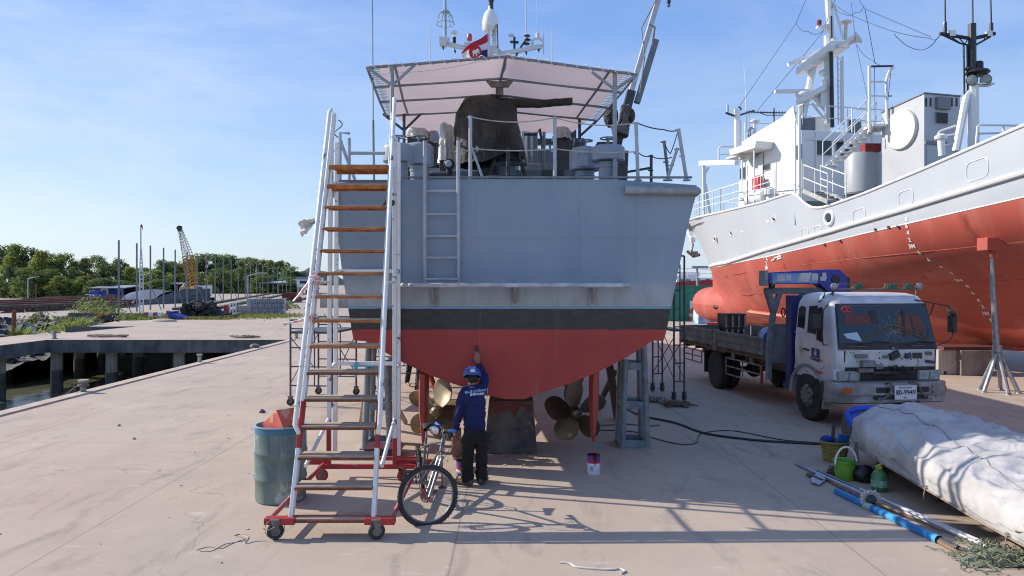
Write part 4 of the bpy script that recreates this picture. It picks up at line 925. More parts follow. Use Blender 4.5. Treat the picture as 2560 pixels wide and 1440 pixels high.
# nose and ears belong to the same surface
n0 = len(pts); pts += [(hd+V(0,.09,-.005), .014), (hd+V(-.082,-.005,-.005), .012), (hd+V(.082,-.005,-.005), .012)]; eds += [(4,n0),(4,n0+1),(4,n0+2)]
skin("body", pts, eds, skinm, man, .006, 0, 2)
m = MB(); [m.ball(hd+V(s*.03,.083,.018), .011, 8, 6) for s in (-1, 1)]; eo = m; 
for s in (-1, 1): m = MB(); m.ball(hd+V(s*.03,.083,.018), .011, 8, 6); m.build("eye", white_paint, man)
m = MB(); m.ball(hd+V(0,.078,-.04), (.024,.012,.007), 10, 6); m.build("mouth", mat("lips", (.30,.10,.09), None, 4, .5), man)
m = MB(); m.ball(hd+V(0,-.012,.0), (.083,.088,.075), 16, 10); m.build("hair", mat("hair_black", (.012,.011,.01), None, 20, .7), man)
navy = mat("navy_shirt", (.010,.018,.115), (.006,.011,.07), 6, .85, bump=.35, bsc=12)
blk = mat("black_trousers", (.009,.009,.010), (.016,.015,.015), 6, .9, bump=.4, bsc=14)
sh = [(M_(1187,1066),(.150,.112)),(M_(1187,1060),(.150,.112)),(sp1,(.146,.108)),(M_(1184,1020),(.155,.11)),(ch,(.16,.112)),(M_(1182,978,.02),(.12,.085)),(M_(1181,967,.03),.062),
      (lerp(ch,ls,.8)+V(.01,0,.03),.078),(ls+V(.0,0,-.03),.07),(lerp(ls,le,.5)+V(-.005,0,0),.062),(le,.056),(lerp(le,lw,.5),.047),(lerp(le,lw,.92),.038),
      (lerp(ch,rs,.8)+V(-.0,0,.03),.078),(rs+V(0,.01,-.0),.068),(lerp(rs,re_,.5),.058),(re_,.052),(lerp(re_,rw,.5),.045),(lerp(re_,rw,.92),.036)]
skin("shirt", sh, [(0,1),(1,2),(2,3),(3,4),(4,5),(5,6),(4,7),(7,8),(8,9),(9,10),(10,11),(11,12),(4,13),(13,14),(14,15),(15,16),(16,17),(17,18)], navy, man, root=3)
tr = [(M_(1187,1066),(.138,.105)),(M_(1187,1084),(.150,.112)),(lh+V(-.015,0,-.06),.090),(lerp(lh,lk,.55)+V(-.01,0,0),.080),(lk+V(-.012,-.005,0),.072),(lerp(lk,la,.5)+V(-.008,-.01,0),.070),(lerp(lk,la,.8),.068),(la+V(0,0,.03),.080),(la+V(-.01,0,-.0),.068),
      (rh+V(.015,0,-.06),.090),(lerp(rh,rk,.55)+V(.01,0,0),.080),(rk+V(.012,-.005,0),.072),(lerp(rk,ra,.5)+V(.008,-.01,0),.068),(lerp(rk,ra,.8),.068),(ra+V(0,0,.04),.082),(ra+V(0,0,.0),.066)]
skin("trousers", tr, [(0,1),(1,2),(2,3),(3,4),(4,5),(5,6),(6,7),(7,8),(1,9),(9,10),(10,11),(11,12),(12,13),(13,14),(14,15)], blk, man)
shoe = mat("work_shoe", (.10,.085,.07), (.05,.045,.04), 9, .8)
for a, t_ in ((la, ltoe), (ra, rtoe)):
    z = .05; b = V(a.x,a.y,0)+(V(a.x-t_.x,a.y-t_.y,0)).normalized()*.05; t2 = V(t_.x,t_.y,0)+(V(t_.x-a.x,t_.y-a.y,0)).normalized()*.03
    skin("shoe", [(V(b.x,b.y,z),(.042,.048)),(lerp(V(b.x,b.y,z),V(t2.x,t2.y,z),.5),(.044,.046)),(V(t2.x,t2.y,.042),(.040,.036)),(V(a.x,a.y,.10),.045)], [(0,1),(1,2),(0,3)], shoe, man)
# helmet
hm_ = mat("helmet_blue", (.015,.10,.42), (.012,.085,.36), 4, .28, coat=.3)
Hm = Matrix.Rotation(R(-22), 3, 'X'); hc = hd+V(0,-.015,.035)
m = MB()
def hf(u, v):
    a = 2*math.pi*u; t = v*math.pi*.54; rr = 1+.03*(math.cos(a*2)) 
    return hc+Hm@V(.117*math.sin(t)*math.cos(a), .138*math.sin(t)*math.sin(a)*rr, .118*math.cos(t))
m.grid(hf, 32, 14)
hel = m.build("helmet", hm_, man, solid=-.004, sharp=60)
m = MB(); m.ring(hc+Hm@V(0,.0,-.017), .119, .007, Hm@V(0,0,1), 32, 6, 1.0, 1.16)
m.prism([hc+Hm@V(x, y, -.018) for x, y in ((-.09,.09),(.09,.09),(.06,.185),(-.06,.185))], Hm@V(0,0,.008)); m.build("brim", hm_, hel)
m = MB()
for x in (-.035, 0, .035): m.tube([hc+Hm@V(x, .139*math.cos(a)*.98, .121*math.sin(a)) for a in [R(25+k*13) for k in range(11)]], .007, 6)
m.build("ridge", mat("helmet_light", (.10,.25,.60), None, 3, .3), hel)
m = MB(); m.grid(lambda u, v: hc+Hm@(V(.119*math.sin(R(60+26*v))*math.cos(R(-100+32*u)), .141*math.sin(R(60+26*v))*math.sin(R(-100+32*u)), .121*math.cos(R(60+26*v)))*1.012), 6, 5); m.build("sticker", white_paint, hel)
# lettering across the back, projected onto the shirt
so = [c for c in kids(man) if c.name.startswith("shirt")][0]
for nm_, am_w in (("shirt", .014), ("trousers", .017)):
    for o_ in [c for c in kids(man) if c.name.startswith(nm_)]:
        me = o_.data
        nv = [v.normal.copy() for v in me.vertices]
        for v, n_ in zip(me.vertices, nv):
            p = v.co; w_ = noise.noise(V(p.x*9, p.y*9, p.z*16+3*noise.noise(p*4))) ; v.co = p+n_*am_w*(1-abs(w_)*2.2)*.9
        me.update()
def wrap_text(s, size, c, name, tilt=0, m_=None):
    o = text(s, size, frame(c, V(math.cos(tilt),0,math.sin(tilt)), V(-math.sin(tilt),0,math.cos(tilt))), m_, man, name, .0, .0015)
    me = o.data; dg = bpy.context.evaluated_depsgraph_get()
    for v in me.vertices:
        w = v.co; ok, loc, nr, fi = so.ray_cast((w.x, -1.5, w.z), (0,1,0))
        if ok: v.co = loc+nr*.007
    return o
tx1 = mat("shirt_print_blue", (.30,.50,.78), None, 4, .7); tx2 = mat("shirt_print_white", (.78,.80,.82), None, 4, .7)
bpy.context.view_layer.update()
wrap_text("BLUE OCEANIC", .044, M_(1190,982,-.2)+V(0,-.0,0), "lettering", R(5), tx1); wrap_text("SHIPYARD", .040, M_(1191.5,989.5,-.2), "lettering", R(3), tx2)
# brush in his hand
m = MB(); b = rw+V(-.02,.035,.10); bt = b+V(-.02,.05,.16); m.tube([b+V(.01,-.03,-.10), b], .010, 8); m.beam(b, lerp(b,bt,.45), .045, .02, (0,1,0)); m.mi(1).beam(lerp(b,bt,.45), bt, .05, .03, (0,1,0), .045, .012)
top(m, "paint_brush", [wood, mat("wet_red_bristle", (.07,.02,.02), None, 8, .5)], "short paint brush with dark bristles held up against the red hull", "brush")
# ---------------------------------------------------------------- paint cans
def can(q, r, h, lab, stick=False):
    t = empty("paint_can", q, lab, "paint can", "white paint cans with red and blue bands"); m = MB(); w = mat("can_white", (.72,.73,.76), (.62,.63,.66), 6, .45)
    m.lathe([(r*.96,0),(r,.008),(r,h*.58)], q, n=24); m.build("body", w, t)
    m = MB(); m.lathe([(r*1.004,h*.58),(r*1.004,h*.72)], q, n=24, cap=False); m.build("red_band", mat("can_red", (.50,.03,.05), None, 4, .45), t)
    m = MB(); m.lathe([(r*1.004,h*.72),(r*1.004,h*.90),(r*1.03,h*.91),(r*1.03,h*.95),(r*.97,h*.95)], q, n=24, cap=False); m.build("blue_band", mat("can_blue", (.08,.06,.30), None, 4, .45), t)
    m = MB(); m.lathe([(r*1.03,h*.95),(r*1.03,h),(r*.95,h),(r*.93,h*.85),(.005,h*.84)], q, n=24, cap=False); m.build("paint", mat("wet_red_paint", (.13,.012,.018), None, 4, .2), t)
    m = MB()
    for k, (a, l) in enumerate(((-1.5,.55),(-1.3,.25),(-1.75,.16))): m.tube([q+V(math.cos(a)*r*1.01, math.sin(a)*r*1.01, h*.97), q+V(math.cos(a)*r*1.01, math.sin(a)*r*1.01, h*(.97-l))], [.014,.004], 6)
    m.build("paint_drip", mat("wet_red_paint", (.13,.012,.018)), t)
    m = MB(); m.grid(lambda u, v: q+V(math.cos(-2.25+.5*u)*r*1.006, math.sin(-2.25+.5*u)*r*1.006, h*(.2+.26*v)), 6, 4); m.build("printed_panel", mat("can_print", (.10,.13,.35), (.45,.48,.6), 40, .5, ct=(.45,.55)), t)
    if stick:
        m = MB(); m.tube([q+V(.02,.02,h*.5), q+V(.075,0,h*1.32), q+V(.09,0,h*1.55)], .008, 6); m.box(q+V(.083,0,h*1.42), (.05,.02,.10)); top(m, "stirring_brush", mat("brush_teal", (.05,.14,.16), None, 5, .6), "old brush with teal handle standing in the right hand paint can", "brush")
can(G(1486,1188)+V(0,.09,0), .092, .275, "white paint can full of red paint, alone in the open on the shaded floor", True); can(G(1156,1205)+V(0,.1,0), .092, .275, "white paint can at the painter's left foot, partly hidden by his leg")
# ---------------------------------------------------------------- bicycle
bk = empty("bicycle", (-.98, 8.8, 0), "mountain bike with blue grips leaning beside the ladder, front wheel turned to the camera", "bicycle")
tyre = mat("tyre_rubber", (.028,.028,.03), (.045,.043,.04), 12, .8, bump=.5, bsc=90); alu = mat("bike_silver", (.26,.265,.27), (.16,.165,.17), 9, .4, metal=.5); bframe = mat("bike_frame", (.20,.205,.21), (.09,.09,.095), 5, .4, metal=.3, ct=(.45,.5))
def wheel(c, n, r, disc):
    c = Vector(c); n = Vector(n).normalized(); m = MB(); m.ring(c, r-.024, .026, n, 56, 10)
    x = n.cross(V(0,0,1)).normalized(); y = n.cross(x)
    w = m.build("wheel", tyre, bk); m = MB(); m.ring(c, r-.056, .011, n, 56, 6); m.build("rim", alu, w)
    m = MB()
    for k in range(90):
        a = k*2*math.pi/90
        for s in (-.016, .016): p = c+(x*math.cos(a)+y*math.sin(a))*(r-.002)+n*s*(1 if k % 2 else .3); m.box(p, (.012,.012,.012))
    tagk = m.build("tread_knobs", tyre, w); tagk['kind'] = 'stuff'
    m = MB()
    for k in range(32):
        a = k*2*math.pi/32; b = a+(.5 if k % 2 else -.5); s = .03 if (k//2) % 2 else -.03
        m.tube([c+n*s+(x*math.cos(b)+y*math.sin(b))*.022, c+(x*math.cos(a)+y*math.sin(a))*(r-.06)], .0014, 4, cap=False)
    m.build("spokes", galv, w); m = MB(); m.lathe([(.012,-.05),(.022,-.045),(.018,0),(.022,.045),(.012,.05)], c, n, 14); m.build("hub", mat("hub_red", (.38,.03,.035), None, 5, .35, metal=.4), w)
    if disc:
        m = MB(); m.ring(c-n*.035, .075, .007, n, 28, 4); m.lathe([(.048,0),(.048,.002)], c-n*.036, n, 12)
        for k in range(6): a = k*math.pi/3; m.tube([c-n*.035+(x*math.cos(a)+y*math.sin(a))*.03, c-n*.035+(x*math.cos(a+.5)+y*math.sin(a+.5))*.075], .005, 4)
        m.build("brake_disc", mat("disc_red", (.42,.05,.05), (.25,.1,.08), 20, .4, metal=.4), w)
    return w
lean = V(-.10, 0, 1).normalized()
fh = P(1070, 1240, 8.33); rhb = V(-1.16, 9.36, .335); nf = V(.36,-.93,.06).normalized(); nr = V(.985,.19,.10).normalized()
wheel(fh, nf, .345, True); wheel(rhb, nr, .335, False)
hb = P(1103, 1128, 8.62); ht = P(1108, 1098, 8.68)
stx = (ht-hb).normalized(); crown = hb+V(-.005,-.02,-.06)
m = MB()
fw = nf
for s in (-.065, .065): m.tube([fh+fw*s, crown+fw*s], [.018,.02], 8)
m.tube([crown-fw*.08, crown+fw*.08], .022, 8); m.tube([crown, ht+stx*.09], .016, 8); m.build("fork", mat("fork_silver", (.28,.28,.29), (.16,.16,.17), 7, .4, metal=.4, ct=(.45,.52)), bk)
bb = V(-1.09, 8.98, .30); st_t = V(-1.06, 9.14, .80)
m = MB(); m.tube([hb, ht], .026, 10); m.tube([hb+stx*.01, lerp(hb,bb,.5)+V(0,0,.02), bb], .024, 10); m.tube([ht-stx*.02, lerp(bb,st_t,.82)], .019, 10); m.tube([bb, st_t], .017, 10)
for s in (-.055, .055): m.tube([bb, lerp(bb,rhb,.4)+nr*s, rhb+nr*s*1.2], .010, 6); m.tube([lerp(bb,st_t,.80), lerp(st_t,rhb,.3)+nr*s, rhb+nr*s*1.2], .009, 6)
m.lathe([(.03,-.04),(.03,.04)], bb, nr, 12); m.build("frame", bframe, bk)
m = MB(); m.tube([st_t, st_t+V(.0,.03,.10)], .014, 8); m.build("seat_post", alu, bk)
sd = MB(); sc_ = st_t+V(0,.04,.12)
sd.grid(lambda u, v: sc_+V(lerp(.02,.075,u**1.3)*math.cos(2*math.pi*v), lerp(-.15,.13,u), .022*math.sin(2*math.pi*v)+.015*u), 10, 12); sd.build("saddle", black, bk)
bar_c = ht+stx*.11; m = MB()
pts = [bar_c-nf*.32+V(0,0,.03), bar_c-nf*.15+V(0,0,.012), bar_c-nf*.05, bar_c+nf*.05, bar_c+nf*.15+V(0,0,.012), bar_c+nf*.32+V(0,0,.03)]; m.tube(pts, .013, 8); m.tube([ht+stx*.06, bar_c], .02, 8); hbar = m.build("handlebar", black_metal, bk)
gm = mat("grip_blue", (.02,.14,.50), None, 6, .4)
for s in (-1, 1):
    m = MB(); m.tube([bar_c+nf*s*.22+V(0,0,.02), bar_c+nf*s*.33+V(0,0,.031), bar_c+nf*s*.37+V(0,0,.035)], [.019,.019,.024], 10); m.build("grip", gm, hbar)
    m = MB(); q = bar_c+nf*s*.2; dirf = nf.cross(V(0,0,1)); m.tube([q, q+dirf*-.05+nf*s*.02, q+dirf*-.06+nf*s*.12], .007, 6); m.box(q+V(0,0,-.02), (.04,.04,.04)); m.build("brake_lever", black_metal, hbar)
m = MB(); q = P(1087, 1076, 8.62); m.lathe([(.02,.10),(.05,.08),(.058,.03),(.058,0),(.05,-.012)], q, (.15,1,0), 18); m.build("headlamp", black_metal, bk)
m = MB(); m.lathe([(.05,0),(.03,-.008),(.001,-.01)], q+V(-.001,-.014,0), (.15,1,0), 18); m.build("lamp_glass", chrome, bk)
m = MB()
for k in range(4):
    a = bar_c+nf*(.16 if k % 2 else -.14)+V(0,0,-.02); d = lerp(hb, fh, .25 if k < 2 else .05)+nf*(.06 if k % 2 else -.05)
    m.tube([a, a+V(.03+.03*k,-.10,-.05), lerp(a,d,.55)+V(.07-.02*k,-.09,-.03), d], .0035, 5)
m.build("brake_cables", black_metal, bk)
m = MB(); m.lathe([(.085,-.003),(.085,.003)], bb+nr*.055, nr, 24); m.tube([bb+nr*.07, bb+nr*.08+V(0,.05,-.16), bb+nr*.15+V(0,.055,-.16)], .009, 6); m.tube([bb-nr*.07, bb-nr*.08+V(0,-.05,.16), bb-nr*.15+V(0,-.055,.16)], .009, 6)
m.box(bb+nr*.15+V(0,.055,-.16), (.07,.09,.02)); m.box(bb-nr*.15+V(0,-.055,.16), (.07,.09,.02)); m.build("crankset", black_metal, bk)
m = MB(); m.lathe([(.05,-.01),(.05,.012)], rhb+nr*.04, nr, 18); m.tube([bb+nr*.055+V(0,.03,.085), rhb+nr*.045+V(0,0,.05)], .004, 4); m.tube([bb+nr*.055+V(0,.03,-.085), rhb+nr*.045+V(0,0,-.12)], .004, 4); m.beam(rhb+nr*.05, rhb+nr*.05+V(0,-.03,-.15), .02, .03); m.build("rear_derailleur", black_metal, bk)
m = MB(); sb = G(1105, 1219); m.tube([sb, sb+V(.0,.0,.40)], .012, 8); m.lathe([(.06,0),(.05,.012)], sb, n=12); top(m, "steel_prop_rod", mat("rod_brown_red", (.16,.045,.04), (.10,.04,.03), 8, .7), "thin brown red steel rod with foot plate standing behind the bicycle's front wheel", "steel rod")
# ---------------------------------------------------------------- keel block and hull supports
kb = MB(); a0, a1 = P(1222,1002,11.75), P(1333,1002,11.75); b0, b1 = G(1210,1135), G(1343,1135)
c = V((b0.x+b1.x)/2, 12.2, .45)
kb.hexa([V(b0.x,11.75,0), V(b1.x,11.75,0), V(b1.x,12.7,0), V(b0.x,12.7,0), V(a0.x,11.8,.84), V(a1.x,11.8,.84), V(a1.x,12.6,.84), V(a0.x,12.6,.84)])
def keelmat():
    m = mat("keel_block_face", (.15,.14,.13), (.05,.052,.062), 2.2, .85, bump=.3, spot=(.20,.17,.14), ssc=5, sth=.58, streak=(.16,.13,.11), kst=.5)
    return m
kt = MB(); kt.bx(-.30,.30,11.85,12.55,.842,1.03)
keel = empty("keel_block", (0.0,12.2,0), "stained dark timber faced keel block with red paint splashes carrying the grey ship's stern", "keel block")
kb.build("block", keelmat(), keel, bev=.01); kt.build("packing", wood_dark, keel, bev=.006)
m = MB(); m.grid(lambda u, v: lerp(lerp(V(b0.x,11.745,0), V(b1.x,11.745,0), .03+.94*u), lerp(V(a0.x,11.795,.84), V(a1.x,11.795,.84), .03+.94*u), lerp(.995, .74+.16*noise.noise(V(u*6,1,2))+.1*u, v)), 24, 3)
m.build("paint_splash", mat("splash_red", (.17,.04,.035), (.09,.04,.035), 7, .7, spot=(.14,.11,.09), ssc=8, sth=.55), keel)
m = MB(); q = G(1320,1045); m.bx(.28,.42,11.9,12.4,.30,.36); top(m, "concrete_chip", conc, "small pale lump leaning against the right side of the keel block", "rubble") if False else None
m = MB(); m.bx(b0.x-.48,b0.x-.36,11.5,11.75,0,.42); top(m, "rust_post", mat("post_pinkish", (.28,.14,.10), (.16,.08,.06), 6, .8), "short rusty red post on the floor behind the painter's knees", "post")
# trestle: four pipe legs with three tiers of bars
tm = mat("trestle_paint", (.22,.27,.30), (.15,.18,.20), 5, .55, spot=(.09,.08,.07), ssc=7, sth=.66)
def trestle(cx, cy, lab):
    t = empty("hull_trestle", (cx,cy,0), lab, "trestle", "steel trestles under the grey ship's bilges", local=False); C = V(cx,cy,0)
    for sx in (-1, 1):
        for sy in (-1, 1):
            m = MB(); m.tube([C+V(sx*.205,sy*.26,0), C+V(sx*.15,sy*.22,1.62+(.18*sx if cx > 0 else -.18*sx)+.02)], .055, 12); m.build("leg", tm, t)
    for z in (.06, .70, 1.34):
        w = .205-.055*z/1.6; d = .26-.04*z/1.6
        for sy in (-1, 1): m = MB(); m.beam(C+V(-w,sy*d,z), C+V(w,sy*d,z), .06, .12); m.build("crossbar", tm, t, bev=.004)
        for sx in (-1, 1): m = MB(); m.beam(C+V(sx*w,-d,z), C+V(sx*w,d,z), .05, .10); m.build("crossbar", tm, t, bev=.004)
    m = MB(); m.box(C+V(0,0,.01), (.56,.66,.02)); m.build("base_plate", tm, t)
    return t
trestle(2.02, 12.45, "blue grey steel trestle under the right bilge of the grey ship")
trestle(-2.20, 12.35, "pale grey steel trestle under the left bilge, seen through the wheeled ladder")
m = MB(); m.bx(-2.28,-1.78,11.4,11.9,0,.16); m.mi(1); m.bx(-2.22,-1.84,11.38,11.399,.03,.13); top(m, "steel_tray", [mat("tray_maroon", (.08,.02,.025), None, 6, .6), black_metal], "dark maroon steel tray on the floor behind the wheeled ladder's right upright", "tray")
def strut(a, b, w, lab, name="timber_strut", mt=wood_dark):
    m = MB(); m.beam(a, b, w, w, (0,1,0)); top(m, name, mt, lab, "timber prop", "timber props under the grey ship")
strut(G(905,1062)+V(0,0,.03), P(925,925,12.9), .10, "brown timber prop leaning under the left bilge behind the wheeled ladder", mt=wood)
strut(G(982,1060)+V(.25,0,.03), P(940,925,12.9), .07, "thin timber prop crossing the other one behind the ladder's right uprights", mt=wood)
strut(G(1530,1047)+V(.1,0,.03), P(1524,915,13.6), .13, "dark upright timber prop left of the right hand trestle")
strut(G(1500,1010)+V(0,0,.03), P(1536,930,14.4), .09, "slanting brown timber prop behind the right rudder", mt=wood_dark)
# scaffold towers on casters
scm = mat("scaffold_blue_grey", (.075,.09,.13), (.06,.05,.05), 9, .55)
def scaffold(c, yaw, w, d, h, lab, dark=scm, deck=1.6):
    c = Vector(c); t = empty("scaffold_tower", c, lab, "scaffold", "wheeled scaffold towers around the grey ship", rz=yaw, local=True)
    for sy in (-1, 1):
        for sx in (-1, 1):
            m = MB(); m.tube([V(sx*w/2,sy*d/2,.18), V(sx*w/2,sy*d/2,h)], .024, 8); m.build("post", dark, t)
            cq = V(sx*w/2,sy*d/2,.09); caster(cq, .085, (.6,-.8,0), t)
        m = MB()
        for z in [.45+.42*k for k in range(int((h-.5)/.42)+1)]: m.tube([V(-w/2,sy*d/2,z), V(w/2*(.15 if int(z*10) % 2 else 1),sy*d/2,z)], .016, 6)
        m.tube([V(w*.08,sy*d/2,.45), V(w*.08,sy*d/2,h-.2)], .016, 6); m.tube([V(-w/2,sy*d/2,h), V(w/2,sy*d/2,h)], .02, 8); m.build("end_frame", dark, t)
    for sx in (-1, 1):
        m = MB(); m.tube([V(sx*w/2,-d/2,.5), V(sx*w/2,d/2,1.5)], .011, 6); m.build("cross_brace", dark, t); m = MB(); m.tube([V(sx*w/2+.02,-d/2,1.5), V(sx*w/2+.02,d/2,.5)], .011, 6); m.build("cross_brace", dark, t)
    m = MB(); m.bx(-w/2,w/2,-d/2,d/2,deck,deck+.05); m.build("deck_plank", dark, t)
    return t
A = G(1717,1012); B = G(1652,985)
scaffold(((A.x+B.x)/2-.02,(A.y+B.y)/2+.5,0), R(8), abs(A.x-B.x)*.98, 1.5, 3.35, "dark wheeled scaffold tower right of the grey ship, beside the truck's tail")
scaffold((-4.35,17.2,0), R(-6), .95, 1.7, 1.9, "low wheeled scaffold left of the grey ship, seen through the ladder")
scaffold((-3.0,19.5,0), R(4), 1.1, 1.7, 1.9, "second low scaffold farther back under the left side of the grey ship")
# people working under the ship
def worker(x, y, lab, face, shirt_c):
    t = empty("person", (x,y,0), lab, "person"); C = V(x,y,0); f = V(math.cos(face), math.sin(face), 0); s = V(-f.y, f.x, 0)
    pel = C+V(0,0,.86); chh = C+f*.18+V(0,0,1.22); nk_ = chh+f*.08+V(0,0,.2); hd_ = nk_+f*.05+V(0,0,.13)
    p = [(pel,(.10,.08)),(lerp(pel,chh,.5),(.1,.08)),(chh,(.12,.08)),(nk_,.05),(hd_,.085),(hd_+V(0,0,.07),.075)]; e = [(0,1),(1,2),(2,3),(3,4),(4,5)]
    for q in (-1, 1):
        b = len(p); hip = pel+s*.09*q-V(0,0,.05); kn = C+s*.12*q+f*(.12 if q > 0 else .02)+V(0,0,.47); an = C+s*.15*q-f*.05+V(0,0,.09); to = an+f*.17-V(0,0,.04)
        p += [(hip,.07),(kn,.05),(an,.04),(to,.035)]; e += [(0,b),(b,b+1),(b+1,b+2),(b+2,b+3)]
        b = len(p); sh_ = chh+s*.19*q+V(0,0,.1); el = sh_+s*.06*q+f*.10-V(0,0,.26); wr = el+f*.22-V(0,0,.05); p += [(sh_,.045),(el,.036),(wr,.027)]; e += [(2,b),(b,b+1),(b+1,b+2)]
        hand_nodes(p, e, b+2, wr, f, s*-q, V(0,0,-1))
    skin("body", p, e, skinm, t)
    tr_ = [(pel+V(0,0,.07),(.135,.11)),(pel,(.14,.112))]; ee = [(0,1)]
    for q in (-1, 1):
        b = len(tr_); hip = pel+s*.09*q-V(0,0,.10); kn = C+s*.12*q+f*(.12 if q > 0 else .02)+V(0,0,.47); an = C+s*.15*q-f*.05+V(0,0,.12); tr_ += [(hip,.095),(kn,.075),(an,.066)]; ee += [(1,b),(b,b+1),(b+1,b+2)]
    skin("trousers", tr_, ee, blk, t)
    sh2 = [(pel+V(0,0,.02),(.15,.118)),(lerp(pel,chh,.5),(.145,.11)),(chh,(.165,.12)),(nk_-V(0,0,.06),.07)]; ee = [(0,1),(1,2),(2,3)]
    for q in (-1, 1): b = len(sh2); sh_ = chh+s*.19*q+V(0,0,.1); el = sh_+s*.06*q+f*.10-V(0,0,.26); wr = el+f*.2-V(0,0,.045); sh2 += [(sh_,.07),(el,.056),(wr,.04)]; ee += [(2,b),(b,b+1),(b+1,b+2)]
    skin("shirt", sh2, ee, shirt_c, t)
    m = MB(); m.ball(hd_+V(0,0,.06), (.115,.125,.11), 18, 10); m.build("helmet", hm_, t)
worker(-2.62, 19.6, "worker in black trousers bending behind the left propeller, mostly hidden by the grey hull", R(-60), navy)
# ---------------------------------------------------------------- hose, litter
hose = mat("hose_black", (.02,.02,.022), None, 5, .5)
def gl(pts, r, name, mt, lab, cat):
    m = MB(); q = [G(x, y)+V(0,0,r) for x, y in pts]; out = []
    for i in range(len(q)-1):
        p0, p1, p2, p3 = q[max(0,i-1)], q[i], q[i+1], q[min(len(q)-1,i+2)]
        for k in range(8):
            t = k/8; out.append(.5*((2*p1)+(p2-p0)*t+(2*p0-5*p1+4*p2-p3)*t*t+(3*p1-p0-3*p2+p3)*t**3))
    out.append(q[-1]); m.tube(out, r, 7); top(m, name, mt, lab, cat)
gl([(1565,1020),(1600,1040),(1690,1060),(1760,1085),(1860,1100),(1960,1108),(2080,1114),(2120,1116)], .020, "hose", hose, "thick black hose running across the shaded floor to the covered boat", "hose")
gl([(1480,1076),(1580,1080),(1640,1098),(1700,1112),(1740,1108),(1755,1085),(1830,1078),(1950,1100),(2040,1108),(2075,1112)], .009, "cable", hose, "thin black cable looping on the floor in front of the right trestle", "cable")
gl([(1500,1066),(1560,1062),(1620,1066),(1650,1064)], .014, "steel_bar", galv_dull, "dark bar lying on the floor through the right trestle", "bar")
gl([(492,1376),(520,1368),(552,1372),(575,1362),(600,1352),(622,1345),(610,1336),(590,1340),(618,1350),(590,1356),(560,1362),(530,1378),(500,1379)], .0028, "wire_loop", galv_dull, "tangled thin wire loop on the pale concrete left of the ladder's front wheel", "wire")
gl([(585,1340),(600,1336),(620,1346),(612,1360),(640,1354),(668,1353)], .004, "wire_end", mat("pale_wire", (.5,.47,.42), None, 4, .6), "pale bent wire end between the wire loop and the ladder's front wheel", "wire")
gl([(1400,1408),(1425,1411),(1445,1420),(1520,1426),(1548,1424),(1562,1430),(1552,1436)], .009, "hooked_rope", mat("pale_cord", (.62,.58,.52), None, 4, .7), "short pale cord with a hooked end on the floor in the foreground", "cord")
random.seed(11)
def rock(px, py, r, lab, mt):
    q = G(px, py); m = MB()
    m.ball(q+V(0,0,r*.5), (r*1.2, r, r*.7), 10, 7)
    m.v = [p+V(*[noise.noise(p*25+V(k*7,3,px))*r*.5 for k in range(3)]) for p in m.v]; top(m, "stone", mt, lab, "stone")
rock(655, 1032, .055, "small dark stone on the concrete behind the drum", galv_dull)
rock(335, 1098, .03, "tiny pale chip on the open concrete left of the drum", conc); rock(297, 1065, .028, "tiny white chip near the quay, left of the stone", conc)
m = MB()
for k in range(150):
    x = random.gauss(.2, .9); y = random.uniform(10.9, 11.9); 
    if random.random() < .35: x, y = random.uniform(-6, 5), random.uniform(6.5, 16)
    r = random.uniform(.004, .016); m.box((x,y,r*.4), (r*2.2, r*2*random.uniform(.5,1.5), r*.8), rz=random.random()*3)
tag(m.build("paint_flakes", mat("flake_white", (.50,.47,.44), (.30,.26,.24), 30, .8)), "scattered pale paint flakes and grit on the floor around the keel block", "grit", kind='stuff')
# dogs resting in the shade
def dog(px, py, sgn, lab, c1, c2, head_up):
    q = G(px, py); t = MB()
    fur = mat(c1[0], c1[1], c2, 14, .9)
    s = sgn; C = q+V(0,0,.07)
    p = [(C,(.075,.065)),(C+V(.13*s,0,.01),(.08,.075)),(C+V(.24*s,-.01,.03),(.07,.07)),(C+V(.31*s,-.02,.09 if head_up else .02),.045),(C+V(.36*s,-.03,.15 if head_up else .015),(.045,.045)),(C+V(.44*s,-.05,.13 if head_up else -.01),.026),
         (C+V(-.12*s,0,0),(.075,.065)),(C+V(-.21*s,.02,-.02),.03),(C+V(-.32*s,.05,-.04),.015),(C+V(-.40*s,.03,-.05),.010),
         (C+V(.22*s,-.09,-.03),.028),(C+V(.34*s,-.12,-.05),.020),(C+V(.24*s,.07,-.03),.028),(C+V(.36*s,.06,-.05),.020),(C+V(-.13*s,-.08,-.01),.038),(C+V(-.02*s,-.13,-.03),.026),(C+V(-.12*s,-.16,-.05),.018),
         (C+V(.345*s,.02,.20 if head_up else .06),.012),(C+V(.345*s,-.07,.20 if head_up else .06),.012)]
    e = [(0,1),(1,2),(2,3),(3,4),(4,5),(0,6),(6,7),(7,8),(8,9),(2,10),(10,11),(2,12),(12,13),(6,14),(14,15),(15,16),(4,17),(4,18)]
    d = empty("dog", q, lab, "dog"); skin("body", p, e, fur, d); m = MB(); m.ball(p[5][0]+V(.022*s,-.005,.006), .011, 8, 6); m.build("nose", black, d)
dog(1643, 1006, -1, "brown and white dog lying with its head up beside the right trestle", ("dog_fur_brown", (.14,.085,.05)), (.36,.31,.26), True)
dog(1703, 1017, -1, "thin brown dog lying flat at the foot of the scaffold post", ("dog_fur_dark", (.10,.065,.045)), (.20,.15,.11), False)
